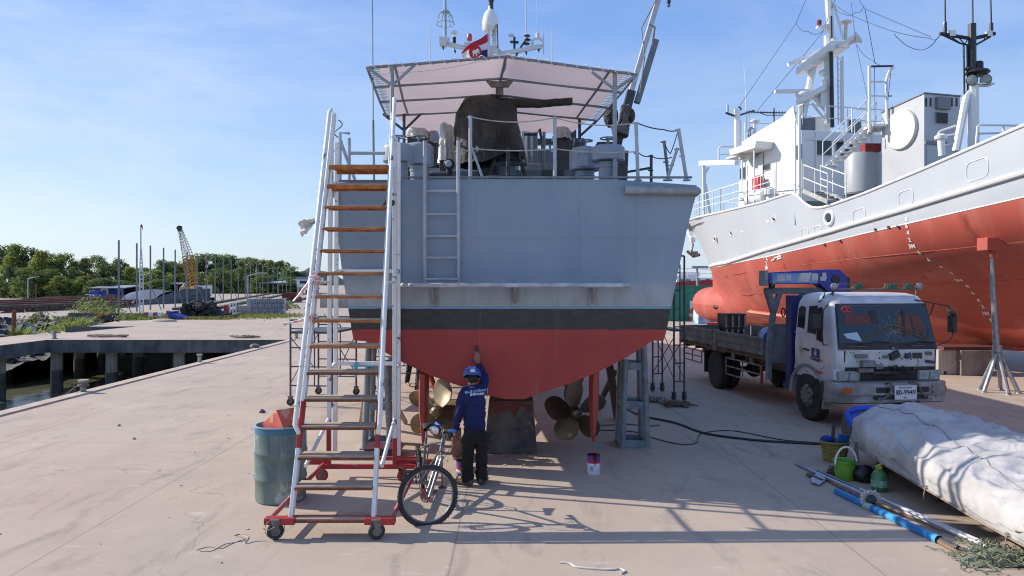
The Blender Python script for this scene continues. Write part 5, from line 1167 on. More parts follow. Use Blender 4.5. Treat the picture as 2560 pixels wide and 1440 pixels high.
# ---------------------------------------------------------------- flatbed truck with a loading crane (local frame: x to the viewer's right, y towards its tail)
TO = V(6.91, 14.83, 0); TR = R(7.24)
trk = empty("flatbed_truck", TO, "worn silver flatbed truck with cracked windscreen, missing grille and blue loading crane", "truck", rz=TR, local=True)
silver = mat("truck_silver", (.64,.65,.67), (.54,.55,.57), 3, .38, metal=.2, spot=(.22,.20,.18), ssc=3.2, sth=.64, coat=.2)
silver_d = mat("truck_silver_worn", (.36,.36,.38), (.22,.21,.20), 3, .5, metal=.2, spot=(.08,.07,.06), ssc=6, sth=.62)
glass = mat("windscreen_glass", (.015,.022,.028), None, 3, .06, spec=.8, rvar=0)
bk_ = mat("truck_black_plastic", (.016,.016,.018), (.03,.03,.032), 6, .5)
def tp(name, mt, f, parent=None, **k):
    m = MB(); f(m); return m.build(name, mt, parent or trk, **k)
# cab shell: lofted ring sections from sill to roof
HW = 1.06
def cabsec(z, hw, yf, yb, rf=.16, rb=.10):
    pts = []
    for cx, cy, r, a0 in ((hw-rf, yf+rf, rf, -90), (hw-rb, yb-rb, rb, 0), (-hw+rb, yb-rb, rb, 90), (-hw+rf, yf+rf, rf, 180)):
        for k in range(7): a = R(a0+k*15); pts.append(V(cx+r*math.cos(a), cy+r*math.sin(a), z))
    return pts
secs = [cabsec(.86,1.04,-.94,.52), cabsec(1.0,HW,-.985,.54), cabsec(1.46,HW,-1.0,.54), cabsec(1.52,HW,-.985,.54), cabsec(2.25,1.0,-.80,.52), cabsec(2.36,.97,-.755,.51), cabsec(2.47,.92,-.68,.48,.2,.12), cabsec(2.525,.80,-.50,.36,.2,.12), cabsec(2.54,.5,-.25,.2,.2,.1)]
m = MB(); ids = [[m.vert(p) for p in s] for s in secs]
for A, B in zip(ids, ids[1:]):
    for j in range(28): m.face((A[j], A[(j+1) % 28], B[(j+1) % 28], B[j]))
m.face(ids[0][::-1]); m.face(ids[-1]); cab = m.build("cab", silver, trk, sharp=40)
def yf(z): return tab([(.86,-.94),(1.0,-.985),(1.46,-1.0),(1.52,-.985),(2.25,-.80),(2.36,-.755)], z)
def hwz(z): return tab([(.86,1.04),(1.0,1.06),(1.52,1.06),(2.25,1.0),(2.36,.97)], z)
def fq(m, x0, x1, z0, z1, d, x0t=None, x1t=None, t=.012):   # panel on the cab front, offset d outwards
    x0t = x0 if x0t is None else x0t; x1t = x1 if x1t is None else x1t
    a = [V(x0, yf(z0)-d, z0), V(x1, yf(z0)-d, z0), V(x1t, yf(z1)-d, z1), V(x0t, yf(z1)-d, z1)]
    m.prism(a, (0, t, 0))
tp("windscreen_surround", bk_, lambda m: fq(m, -1.0, 1.0, 1.47, 2.33, .004, -.93, .93), cab, bev=.004)
ws = tp("windscreen", glass, lambda m: fq(m, -.96, .97, 1.60, 2.30, .012, -.90, .90), cab)
# things seen in the windscreen: cracks, sheet of paper, inner shapes, badge
crk = mat("crack_white", (.34,.38,.34), None, 4, .5)
def wpt(x, z, d=.016): return V(x, yf(z)-d, z)
random.seed(5)
def crk_f(m):
    for k in range(26):
        a = random.uniform(0, 6.28); l = random.uniform(.10,.30)*(1.2 if math.sin(a) > 0 else .8); c = (.13+random.uniform(-.04,.04), 1.79+random.uniform(-.03,.03)); pts = []
        for i in range(5): r = .02+l*i/4; pts.append(wpt(c[0]+math.cos(a+.1*random.uniform(-1,1))*r, min(2.27,max(1.63,c[1]+math.sin(a)*r))))
        m.tube(pts, .0018, 4)
    for p, q in (((-.30,2.24),(.10,1.85)),((.13,1.80),(-.5,2.05)),((.13,1.80),(.75,1.70))): m.tube([wpt(*p), wpt((p[0]+q[0])/2+.02,(p[1]+q[1])/2), wpt(*q)], .0016, 4)
tp("crack", crk, crk_f, ws)
vine = mat("dry_vine", (.16,.14,.06), (.09,.085,.04), 20, .9)
tp("dry_vine", vine, lambda m: (m.tube([wpt(-.52,1.63,.022), wpt(-.33,1.73,.022), wpt(-.12,1.86,.025), wpt(.1,1.92,.025), wpt(.33,1.88,.024), wpt(.55,1.74,.022), wpt(.78,1.66,.022)], .012, 5), m.tube([wpt(-.4,1.68,.02), wpt(.05,1.90,.02), wpt(.3,1.84,.02), wpt(.6,1.72,.02), wpt(.85,1.69,.02)], .008, 5)), ws)
tp("paper_sheet", mat("paper_pale_blue", (.42,.60,.66), None, 4, .8), lambda m: m.prism([wpt(-.80,1.69,.014), wpt(-.50,1.62,.014), wpt(-.58,1.80,.014), wpt(-.86,1.77,.014)], (0,-.002,0)), ws)
tp("reflection_panel", mat("reflection_brown", (.16,.055,.045), (.10,.05,.045), 4, .7), lambda m: (fq(m,-.80,-.25,1.93,2.14,.0135,-.77,-.27,.002), fq(m,.22,.80,1.74,2.12,.0135,.26,.74,.002)), ws)  # brown reflection in the windscreen, painted as flat panels on the glass
tp("inner_pillar", bk_, lambda m: (m.beam(wpt(.36,1.70,.017), wpt(.42,2.2,.017), .06, .003, (0,1,0)), m.beam(wpt(.58,1.72,.017), wpt(.55,2.1,.017), .03, .003, (0,1,0)), m.beam(wpt(-.2,1.95,.017), wpt(-.2,2.2,.017), .14, .003, (0,1,0))), ws)
tp("steering_wheel", bk_, lambda m: m.ring(wpt(.78,1.86,.0), .17, .014, (0,1,-.3), 24, 6, .55, 1), ws)
rd = mat("sticker_red", (.50,.05,.07), None, 4, .5)
o_ = tp("badge", rd, lambda m: m.ring(wpt(-.73,2.205,.014), .115, .010, (0,1,.25), 28, 5, 1, .62), ws)
text("UD", .13, frame(wpt(-.73,2.205,.015), (1,0,0), (0,.25,1)), rd, ws, "lettering", .001, .008)
tp("wiper", bk_, lambda m: (m.tube([wpt(-.62,1.57,.03), wpt(-.25,1.63,.03), wpt(.02,1.61,.03)], .009, 5), m.tube([wpt(.35,1.56,.03), wpt(.62,1.63,.03), wpt(.95,1.60,.03)], .009, 5)), cab)
tp("vent_slot", galv_dull, lambda m: (m.box(wpt(-.62,1.535,.014), (.34,.01,.014)), m.box(wpt(.60,1.535,.014), (.28,.01,.014)), m.box(wpt(-.78,1.485,.014), (.46,.012,.022))), cab)
emb = mat("emblem_silver", (.45,.45,.46), None, 3, .3, metal=.8)
tp("emblem", emb, lambda m: (m.ring(wpt(.10,1.49,.018), .028, .006, (0,1,0), 16, 5), m.tube([wpt(.10,1.465,.02), wpt(.10,1.52,.02)], .007, 5)), cab)
# exposed front behind the missing grille
pw = mat("front_panel_white", (.60,.61,.60), (.50,.50,.49), 5, .5, spot=(.16,.15,.14), ssc=9, sth=.63)
tp("front_panel", pw, lambda m: fq(m, -.86, .94, 1.15, 1.455, .006), trk)
tp("radiator_opening", bk_, lambda m: (fq(m, -.86, .94, .89, 1.15, .032), fq(m,-.885,-.86,.89,1.46,.012), fq(m,.94,.965,.89,1.46,.012)), trk)
random.seed(8); gm_ = [black_metal, galv_dull, mat("grey_box", (.25,.26,.27), (.16,.16,.17), 6, .6), mat("dark_blue_box", (.03,.045,.10), None, 5, .5)]
for x, z, w, h, d, mi, an in ((-.56,1.36,.24,.07,.06,2,0),(-.44,1.22,.26,.12,.10,2,0),(.10,1.37,.19,.13,.07,0,-25),(.38,1.355,.11,.10,.05,3,0),(.58,1.36,.19,.10,.02,0,0),(-.07,1.34,.10,.06,.01,1,0),(.84,1.24,.18,.05,.05,3,8),(.80,1.40,.12,.06,.04,1,0),(-.22,1.16,.14,.08,.09,2,0),(.22,1.13,.34,.05,.06,0,0),(-.5,1.10,.3,.08,.1,1,0),(.62,1.12,.3,.05,.05,0,0),(-.1,1.05,.5,.06,.08,0,0)):
    tp("engine_box", gm_[mi], lambda m: m.box(V(x, yf(z)-.006-d/2, z), (w, d, h), M=Matrix.Rotation(R(an), 3, 'Y')), trk, bev=.006)
def wires(m):
    for k in range(14):
        x = random.uniform(-.5,.35); z = random.uniform(.98,1.16); pts = []
        for i in range(6): pts.append(V(x+i*random.uniform(.02,.08), -1.03-random.uniform(0,.06), z+random.uniform(-.09,.05)))
        m.tube(pts, random.choice((.004,.006,.009)), 5)
tp("loose_wires", black_metal, wires)
tp("panel_studs", black_metal, lambda m: [m.lathe([(.012,0),(.01,-.012)], V(random.uniform(-.8,.88), yf(1.3)-.006, random.uniform(1.18,1.43)), (0,1,0), 8) for _ in range(34)])['kind'] = 'stuff'
lens = mat("headlight_lens", (.42,.45,.44), (.30,.32,.31), 14, .15, spec=.8)
for x in (-.80, .82):
    h = tp("headlight", silver_d, lambda m: fq(m, x-.23, x+.23, .885, 1.085, .045, t=.07), trk, bev=.01)
    tp("lens", lens, lambda m: (fq(m, x-.205, x-.01, .905, 1.065, .058), fq(m, x+.01, x+.20, .905, 1.065, .058)), h, bev=.012)
tp("corner_panel", silver, lambda m: m.box((-1.0,-.93,1.0), (.14,.12,.2)), trk, bev=.02)
# bumper
def bump_f(m):
    pts = [(-1.14,-.72),(-1.13,-1.02),(-1.02,-1.14),(-.7,-1.17),(0,-1.19),(.7,-1.17),(1.02,-1.14),(1.13,-1.02),(1.14,-.72)]
    prof = [(.0,.88),(-.03,.86),(-.035,.66),(-.01,.64),(-.015,.52),(.05,.49)]
    ids = [[m.vert(V(x*(1-dy*.0), y+dy, z)) for dy, z in prof] for x, y in pts]
    for A, B in zip(ids, ids[1:]):
        for j in range(len(prof)-1): m.face((A[j], B[j], B[j+1], A[j+1]))
    top_ = [i[0] for i in ids]
    back = [m.vert(V(x*.93, y+.12, .88)) for x, y in pts]
    for j in range(8): m.face((top_[j], top_[j+1], back[j+1], back[j]))
bp = tp("bumper", silver_d, bump_f, sharp=50)
tp("bumper_slot", bk_, lambda m: (m.bx(-.38,-.12,-1.228,-1.2,.70,.80), m.bx(.37,.66,-1.222,-1.19,.70,.80), m.bx(-.42,.64,-1.23,-1.2,.58,.64)), bp)
am = mat("indicator_amber", (.50,.10,.03), (.42,.08,.03), 20, .25)
tp("indicator", am, lambda m: m.bx(-1.02,-.77,-1.19,-1.15,.69,.80), bp, bev=.008); tp("indicator", am, lambda m: m.bx(.86,1.06,-1.17,-1.12,.69,.80), bp, bev=.008)
tp("tow_hook", galv_dull, lambda m: (m.tube([V(-.20,-1.2,.86), V(-.16,-1.27,.90), V(-.12,-1.28,.84), V(-.16,-1.27,.66), V(-.26,-1.25,.60), V(-.38,-1.25,.59)], .02, 6),), bp)
tp("tow_hook", galv_dull, lambda m: (m.tube([V(.25,-1.2,.87), V(.34,-1.27,.90), V(.42,-1.28,.84), V(.48,-1.27,.70), V(.56,-1.25,.62), V(.62,-1.25,.64)], .02, 6),), bp)
pl = tp("number_plate", mat("plate_white", (.74,.75,.76), None, 5, .4), lambda m: m.bx(-.05,.39,-1.262,-1.25,.575,.835), bp, bev=.004)
ink = mat("plate_ink", (.02,.025,.06), None, 4, .5)
text("80-9949", .125, frame(V(.17,-1.264,.705), (1,0,0), (0,0,1)), ink, pl, "lettering", .001, .002, space=.95); text("THAILAND", .045, frame(V(.16,-1.264,.795), (1,0,0), (0,0,1)), ink, pl, "lettering", .001, .001, space=1.3)
text("พังงา", .04, frame(V(.17,-1.264,.615), (1,0,0), (0,0,1)), ink, pl, "lettering", .001, .0)
tp("bumper_scrape", black_metal, lambda m: [m.box(V(x, -1.223, z), (w, .004, h), M=Matrix.Rotation(R(a), 3, 'Y')) for x, z, w, h, a in ((.72,.78,.012,.10,20),(.74,.70,.03,.04,10),(.80,.62,.02,.05,-20),(.7,.57,.06,.015,5),(-.6,.7,.02,.015,0),(.45,.535,.08,.02,0),(.25,.53,.12,.018,0))], bp)
tp("bumper_end", bk_, lambda m: m.bx(-1.13,-.98,-.74,-.62,.50,.86), bp)
# near side of the cab (x = -HW)
def sq(m, pts, d=.006, t=.01):
    a = [V(-hwz(z)-d, y, z) for y, z in pts]; m.prism(a, (t, 0, 0))
win = tp("door_window", glass, lambda m: sq(m, [(-.56,1.58),(-.34,1.62),(-.30,2.22),(-.44,2.26),(-.52,2.18)]), cab)
tp("door_window", mat("open_window_dark", (.008,.008,.009), None, 3, .6), lambda m: sq(m, [(-.31,1.72),(.02,1.74),(.02,2.26),(-.29,2.28)]), cab)
tp("rear_side_window", glass, lambda m: sq(m, [(.14,1.80),(.42,1.83),(.42,2.20),(.34,2.26),(.14,2.24)]), cab, bev=.004)
tp("door_gap", bk_, lambda m: (sq(m, [(-.62,1.10),(-.612,1.10),(-.59,2.26),(-.60,2.26)], .002), sq(m, [(.06,.95),(.07,.95),(.07,2.28),(.06,2.28)], .002), sq(m, [(-.62,1.10),(.06,.94),(.06,.95),(-.62,1.11)], .002)), cab)
tp("door_trim", mat("trim_light", (.55,.56,.57), None, 4, .4), lambda m: (sq(m, [(-.3,1.685),(.5,1.715),(.5,1.73),(-.3,1.70)], .008), sq(m, [(-.55,1.06),(-.20,1.09),(.05,1.35),(.05,1.37),(-.20,1.105),(-.55,1.075)], .008)), cab)
tp("door_handle", bk_, lambda m: sq(m, [(-.10,1.375),(.12,1.385),(.12,1.425),(-.10,1.415)], .022, .02), cab, bev=.008)
dc = tp("door_decal", mat("decal_blue", (.022,.035,.15), None, 4, .5), lambda m: sq(m, [(-.47,1.19),(-.18,1.22),(-.18,1.46),(-.47,1.44)], .009, .003), cab)
dw = mat("decal_white", (.55,.58,.64), None, 4, .5)
def dpt(y, z): return V(-hwz(z)-.011, y, z)
tp("sail_emblem", dw, lambda m: (m.ring(dpt(-.325,1.37), .055, .006, (1,0,0), 24, 5, .7, 1.1), m.prism([dpt(-.33,1.405), dpt(-.375,1.335), dpt(-.325,1.335)], (-.003,0,0)), m.prism([dpt(-.315,1.39), dpt(-.318,1.335), dpt(-.285,1.335)], (-.003,0,0)), m.tube([dpt(-.385,1.322), dpt(-.33,1.312), dpt(-.27,1.322)], .005, 5)), dc)
text("BLUE OCEANIC", .033, frame(dpt(-.325,1.262), (0,-1,0), (0,0,1)), dw, dc, "lettering", .001, .0005)
amb2 = mat("stripe_orange", (.55,.25,.03), None, 4, .5); tp("orange_stripe", amb2, lambda m: (sq(m, [(-.57,1.20),(-.47,1.21),(-.47,1.26),(-.57,1.25)]), sq(m, [(-.18,1.23),(-.10,1.235),(-.10,1.28),(-.18,1.275)])), cab)
tp("side_marker", am, lambda m: (sq(m, [(-.56,.975),(-.42,.985),(-.42,1.03),(-.56,1.02)], .02, .02), sq(m, [(-.39,.985),(-.33,.985),(-.33,1.035),(-.39,1.03)], .02, .02)), cab)
tp("paint_scuff", mat("scuff_pale", (.58,.56,.50), (.35,.36,.30), 7, .6), lambda m: (sq(m, [(.12,1.33),(.26,1.24),(.32,1.42),(.30,1.62),(.22,1.55)], .004, .002), sq(m, [(.30,1.02),(.5,.98),(.42,1.2),(.34,1.18)], .004, .002)), cab)
# wheel arch and step on the near side
def arch(m):
    pts = []
    for k in range(13): a = R(200-k*17); pts.append((0+.66*math.cos(a)*1.0, .52+.60*math.sin(a)))
    for (y0, z0), (y1, z1) in zip(pts, pts[1:]): m.hexa([V(-1.09,y0,z0), V(-.90,y0,z0), V(-.90,y1,z1), V(-1.09,y1,z1), V(-1.075,y0*.9,.52+(z0-.52)*.9), V(-.90,y0*.9,.52+(z0-.52)*.9), V(-.90,y1*.9,.52+(z1-.52)*.9), V(-1.075,y1*.9,.52+(z1-.52)*.9)])
tp("wheel_arch", silver_d, arch); 
tp("lower_cab", silver_d, lambda m: (m.bx(-1.05,-.9,-.90,-.52,.55,.88), m.bx(.9,1.05,-.9,-.5,.55,.88), m.bx(-.85,.85,-.85,.5,.70,.88)), trk, bev=.01)
def twheel(x, y, w, lab=None, dualx=None):
    r = .49; c = V(x,y,r); m = MB()
    m.lathe([(r*.60,-w/2),(r*.66,-w/2-.005),(r*.93,-w/2+.01),(r*.985,-w/2+.045),(r,-w*.25),(r,w*.25),(r*.985,w/2-.045),(r*.93,w/2-.01),(r*.66,w/2+.005),(r*.60,w/2)], c, (1,0,0), 40)
    if dualx: m.lathe([(r*.6,-w/2),(r*.93,-w/2+.01),(r,-w*.25),(r,w*.25),(r*.93,w/2-.01),(r*.6,w/2)], c+V(dualx,0,0), (1,0,0), 40)
    wh = m.build("wheel", tyre_t, trk); s = -1 if x < 0 else 1
    m = MB(); o = c+V(s*w/2,0,0)
    if dualx: prof = [(r*.62,0),(r*.58,-.03),(r*.50,-.12),(r*.30,-.13),(r*.27,-.05),(r*.14,-.03),(.001,-.025)]
    else: prof = [(r*.62,0),(r*.58,-.015),(r*.54,-.03),(r*.46,.0),(r*.30,.035),(r*.27,.06),(r*.16,.075),(.001,.075)]
    m.lathe(prof, o, (s,0,0), 32, cap=False); m.build("rim", rim_t, wh)
    m = MB()
    for k in range(8): a = k*math.pi/4+.3; m.lathe([(.016,0),(.016,.035)], o+V(s*(.03 if not dualx else -.12), math.cos(a)*r*.34, math.sin(a)*r*.34), (s,0,0), 6)
    m.build("wheel_nuts", galv_dull, wh); m = MB()
    for k in range(6): a = k*math.pi/3; m.lathe([(.035,0),(.03,.004)], o+V(s*(.016 if not dualx else -.115), math.cos(a)*r*.44, math.sin(a)*r*.44), (s,0,0), 10)
    m.build("rim_holes", black_metal, wh); m = MB()
    for k in range(48):
        a = k*2*math.pi/48
        for dx in (-w*.30, -w*.05, w*.2): m.box(c+V(dx+(k % 2)*.03, math.cos(a)*r, math.sin(a)*r), (.06,.035,.012), M=Matrix.Rotation(a-math.pi/2, 3, 'X'))
    m.build("tread_blocks", tyre_t, wh)['kind'] = 'stuff'
tyre_t = mat("truck_tyre", (.020,.020,.021), (.038,.036,.034), 6, .85, bump=.2, bsc=40); rim_t = mat("rim_steel", (.25,.24,.23), (.15,.125,.10), 7, .6, metal=.4)
twheel(-.93,0,.25); twheel(.93,0,.25); twheel(-.97,4.55,.24,dualx=.28); twheel(.97,4.55,.24,dualx=-.28)
tp("front_axle", black_metal, lambda m: (m.tube([V(-.85,0,.46), V(.85,0,.46)], .06, 10), m.bx(-.45,.45,-.8,.8,.5,.72)))
tp("rear_axle", black_metal, lambda m: (m.tube([V(-.7,4.55,.49), V(.7,4.55,.49)], .07, 10), m.ball(V(0,4.55,.49), .22)))
# chassis, bed
tp("chassis", black_metal, lambda m: (m.bx(-.45,-.33,-.9,7.0,.70,.92), m.bx(.33,.45,-.9,7.0,.70,.92), [m.bx(-.33,.33,y,y+.1,.72,.88) for y in (1,2.2,3.4,4.6,5.8,6.8)], m.bx(.5,.95,1.5,2.6,.45,.85)))
bedw = mat("bed_board", (.26,.24,.21), (.16,.15,.13), 3, .8, streak=(.07,.06,.05), kst=.6, stsc=4, spot=(.36,.36,.37), ssc=2.5, sth=.62)
bedr = mat("bed_rust", (.17,.09,.06), (.11,.075,.055), 5, .85)
tp("bed_floor", bedr, lambda m: (m.bx(-1.09,1.09,1.72,7.05,1.0,1.09), [m.bx(-1.06,1.06,y,y+.08,.92,1.0) for y in (1.9,2.7,3.5,4.3,5.1,5.9,6.7)]), bev=.004)
def board(m, y0, y1, x):
    s = -1 if x < 0 else 1
    m.bx(x-.018,x+.018,y0,y1,1.095,1.50)
    for z in (1.14,1.30,1.47): m.bx(x+s*.018,x+s*.036,y0+.02,y1-.02,z-.03,z+.03)
for x in (-1.085, 1.085):
    for y0, y1 in ((1.80,4.35),(4.62,7.02)): tp("side_board", bedw, lambda m: board(m, y0, y1, x), bev=.004)
    tp("board_post", bedw, lambda m: m.bx(x-.035,x+.035,4.37,4.60,.98,1.53), bev=.004)
tp("tail_board", bedw, lambda m: m.bx(-1.05,1.05,7.02,7.06,1.09,1.50), bev=.004)
tp("board_latch", black_metal, lambda m: [m.box(V(-1.115,y,1.10), (.02,.05,.10)) for y in (2.1,2.9,3.7,5.0,5.8,6.6)])
tp("cleat_bracket", galv_dull, lambda m: [m.bx(-1.09,-1.06,y,y+.16,.84,1.0) for y in (2.35,3.35)])
def guard(m, y0, y1, zs):
    for z in zs: m.tube([V(-1.08,y0,z), V(-1.08,y1,z)], .02, 8)
    for y in (y0, lerp(y0,y1,.5), y1): m.tube([V(-1.08,y,zs[0]), V(-1.08,y,zs[-1])], .018, 8); m.tube([V(-1.06,y,zs[0]), V(-.7,y,.98)], .015, 6)
grd = mat("guard_rail_paint", (.28,.26,.23), (.16,.13,.11), 7, .7)
tp("side_guard", grd, lambda m: guard(m, 1.95, 3.85, (.86,.66,.46))); tp("side_guard", grd, lambda m: guard(m, 5.45, 6.8, (.88,.72,.56)))
tp("guard_end", mat("guard_red", (.28,.02,.03), None, 4, .6), lambda m: m.tube([V(-1.08,1.93,.46), V(-1.08,1.88,.60), V(-1.08,1.90,.88)], .026, 8))
tp("mud_flap", bk_, lambda m: (m.bx(-1.08,-.62,5.25,5.28,.34,.98), m.bx(.62,1.08,5.25,5.28,.34,.98))); tp("rear_mudguard", bk_, lambda m: (m.bx(-1.07,-.6,3.92,5.2,1.0-.03,1.0-.003),))
# headboard, crane portal and crane
por = mat("portal_paint", (.20,.23,.25), (.13,.14,.15), 5, .6, spot=(.16,.08,.05), ssc=8, sth=.64)
tp("headboard", por, lambda m: (m.bx(-1.0,1.0,1.66,1.70,.95,1.78), m.bx(-1.02,1.02,1.64,1.72,1.78,1.82)), bev=.004)
tp("portal", por, lambda m: (m.beam(V(-1.06,1.62,.60), V(-1.06,1.62,1.35), .10, .12, (0,1,0)), m.beam(V(-1.06,1.62,1.35), V(-.95,1.62,2.1), .10, .12, (0,1,0)), m.beam(V(-.95,1.62,2.1), V(-1.12,1.58,2.58), .12, .14, (0,1,0)), m.beam(V(-.95,1.62,2.08), V(-.80,1.6,2.56), .10, .12, (0,1,0)), m.bx(-1.16,.9,1.52,1.66,2.48,2.62), m.bx(.8,.92,1.55,1.67,.9,2.48)), bev=.006)
bl = mat("crane_blue", (.018,.045,.34), (.014,.032,.24), 3, .38, spot=(.16,.20,.34), ssc=6, sth=.64)
crn = tp("crane", mat("crane_column_blue", (.018,.03,.17), (.014,.022,.11), 4, .5), lambda m: (m.bx(-.98,-.70,.78,1.02,.55,2.46), m.bx(-1.02,-.66,.74,1.06,.5,.62)), bev=.01)
cbx = lambda m: m.prism([V(-1.16,1.40,2.70), V(.0,1.40,2.70), V(.26,1.40,2.50), V(.66,1.40,2.46), V(.66,1.40,2.86), V(.50,1.40,3.02), V(.15,1.40,3.02), V(-1.16,1.40,2.95)], (0,.30,0))
tp("boom", bl, cbx, crn, bev=.012)
tp("boom_face", mat("boom_faded_sunlit_blue", (.24,.36,.66), (.14,.24,.56), 4, .5), lambda m: m.bx(-1.10,-.05,1.393,1.399,2.715,2.935), crn)  # pale panel: faded paint, with sunlight on the boom put into its colour
tp("boom_nose", mat("nose_grey", (.30,.34,.40), (.2,.2,.2), 6, .5), lambda m: (m.bx(-1.26,-1.16,1.42,1.68,2.66,2.99), m.bx(-1.09,-1.06,1.38,1.40,2.68,2.97)), crn, bev=.008)
tp("boom_pin", black_metal, lambda m: (m.lathe([(.10,0),(.10,.02),(.05,.03)], V(.38,1.40,2.80), (0,-1,0), 20), m.bx(.68,.76,1.45,1.65,2.5,2.86)), crn, bev=.01)
stk = mat("sticker_white", (.66,.66,.62), (.50,.49,.46), 6, .6)
tp("warning_stickers", stk, lambda m: (m.bx(-.98,-.80,1.388,1.3925,2.76,2.90), m.bx(-.77,-.66,1.388,1.3925,2.77,2.89), m.prism([V(-.52,1.392,2.75), V(-.26,1.392,2.75), V(-.22,1.392,2.84), V(-.19,1.392,2.95), V(-.42,1.392,2.94), V(-.50,1.392,2.83)], (0,-.004,0)), m.bx(-.17,-.03,1.388,1.3925,2.77,2.93), m.prism([V(.02,1.392,2.77), V(.14,1.392,2.77), V(.17,1.392,2.84), V(.15,1.392,2.95), V(.07,1.392,2.95), V(.07,1.392,2.86), V(.02,1.392,2.86)], (0,-.004,0))), crn)
text("ABCDE\nFGHIJ", .0001, Matrix.Identity(4), stk, crn) if False else None
tp("hook_block", black_metal, lambda m: (m.lathe([(.03,0),(.07,.03),(.07,.1),(.03,.13)], V(-1.05,1.5,2.6), n=12), m.ring(V(-.78,1.50,2.08), .06, .016, (0,1,0), 16, 6, .7, 1.5), m.ball(V(-.66,.9,2.42), .10)), crn)
# roof rack with lamps, mirrors
tp("roof_rack", galv_dull, lambda m: (m.tube([V(-.86,-.55,2.44), V(-.84,-.62,2.60), V(.84,-.62,2.60), V(.88,-.55,2.44)], .018, 8), m.tube([V(-.8,-.62,2.60), V(-.76,-.62,2.70), V(-.25,-.62,2.70), V(-.22,-.62,2.6)], .012, 6), m.tube([V(.16,-.62,2.6), V(.2,-.62,2.70), V(.82,-.62,2.70), V(.86,-.62,2.6)], .012, 6)))
gl_ = mat("lamp_green", (.012,.085,.05), None, 4, .3)
for x in (-.36, .33, .68): tp("roof_lamp", gl_, lambda m: m.box(V(x,-.62,2.645), (.15,.10,.10)), trk, bev=.012)
for x in (-.86, .90): tp("roof_lamp", galv, lambda m: m.lathe([(.03,.06),(.065,.02),(.07,-.02),(.055,-.03),(.001,-.03)], V(x,-.63,2.655), (0,1,0), 16), trk)
tp("air_horn", bk_, lambda m: (m.tube([V(-.95,-.40,2.42), V(-.93,-.45,2.56), V(-.70,-.55,2.58)], .012, 6), m.tube([V(-.99,-.30,2.36), V(-.93,-.42,2.40), V(-.80,-.5,2.55)], .012, 6)))
mr = tp("mirror", bk_, lambda m: (m.tube([V(-1.0,-.66,1.55), V(-1.18,-.80,1.55), V(-1.20,-.80,1.75), V(-1.15,-.75,2.2), V(-1.0,-.62,2.3)], .012, 6),))
tp("mirror_head", bk_, lambda m: m.box(V(-1.22,-.62,1.98), (.20,.09,.30)), mr, bev=.03)
mr2 = tp("mirror", bk_, lambda m: (m.tube([V(.72,-.74,2.40), V(1.05,-.85,2.33), V(1.26,-.95,2.28), V(1.32,-.98,2.18), V(1.33,-.98,1.72), V(1.25,-.98,1.62), V(.98,-.97,1.53)], .012, 6), m.tube([V(1.04,-.85,2.33), V(1.02,-.80,2.15), V(.95,-.79,2.05)], .012, 6)))
tp("mirror_head", bk_, lambda m: (m.box(V(1.36,-.93,1.95), (.10,.16,.34)), m.lathe([(.001,-.02),(.10,0),(.11,.03),(.06,.07)], V(1.27,-1.0,2.14), (.5,-.3,.8), 14)), mr2, bev=.02)
# cargo on the bed
q = trk.matrix_world if False else (Matrix.Translation(TO) @ Matrix.Rotation(TR, 4, 'Z'))
def T(x, y, z): return q @ V(x, y, z)
bd = MB(); ax = q.to_3x3() @ V(.35,1,0); c = T(-.62,2.2,1.39)
bd.lathe([(.27,0),(.285,.01),(.285,.28),(.295,.30),(.285,.32),(.285,.60),(.295,.62),(.285,.64),(.285,.88),(.27,.89)], c, ax, 28); top(bd, "blue_drum", mat("drum_bright_blue", (.015,.07,.36), None, 3, .35), "bright blue drum lying on the truck bed behind the headboard", "drum")
def crate(x, y, z, w, d, h, lab):
    t = empty("slatted_crate", T(x,y,z), lab, "crate", "stacked slatted crates on the truck bed", rz=TR, local=True); m = MB()
    m.bx(-w/2,w/2,-d/2,d/2,0,.02); m.build("base", bedr, t); m = MB(); m.bx(-w/2+.02,w/2-.02,-d/2+.02,d/2-.02,.02,h-.03); m.build("filling", bk_, t)
    for k in range(4):
        for s in (-1, 1): m = MB(); xx = lerp(-w/2,w/2-.05,k/3); m.bx(xx,xx+.05,s*d/2-.012,s*d/2+.012,.0,h); m.build("slat", mat("crate_slat", (.42,.36,.28), (.26,.2,.15), 5, .85), t)
    m = MB(); m.bx(-w/2,w/2,-d/2-.015,d/2+.015,h-.05,h); m.build("top_frame", bk_, t)
crate(.1,6.2,1.09,.55,.5,.40,"lower slatted crate on the truck bed under another crate"); crate(.1,6.2,1.49,.6,.55,.38,"upper slatted crate standing on another crate on the truck bed")
# ---------------------------------------------------------------- covered dinghy on the right
Tp = mat("pale_tarpaulin", (.50,.48,.465), (.36,.35,.355), 2.2, .6, bump=.35, bsc=7, spot=(.36,.35,.35), ssc=3.2, sth=.61, streak=(.50,.46,.40), kst=.4, stsc=5)
creases(Tp, .8, .26, .09)
BA, BB = V(5.85,11.55,0), V(6.05,4.6,0)       # far nose to near end
by = lambda u: lerp(BA, BB, u)
def bprof(u):   # half width left, right, ridge height, edge height
    wl = tab([(0,.14),(.02,.46),(.05,.70),(.10,.88),(.2,1.02),(.4,1.10),(.7,1.15),(1,1.2)], u); wr = tab([(0,.10),(.03,.40),(.10,.60),(.3,.66),(.6,.72),(1,.9)], u)
    rz = tab([(0,.66),(.02,.78),(.06,.88),(.15,.93),(.35,.88),(.55,.82),(.75,.80),(1,.78)], u); ez = tab([(0,.46),(.06,.42),(.2,.36),(.45,.28),(.7,.20),(.85,.14),(1,.1)], u)
    return wl, wr, rz, ez
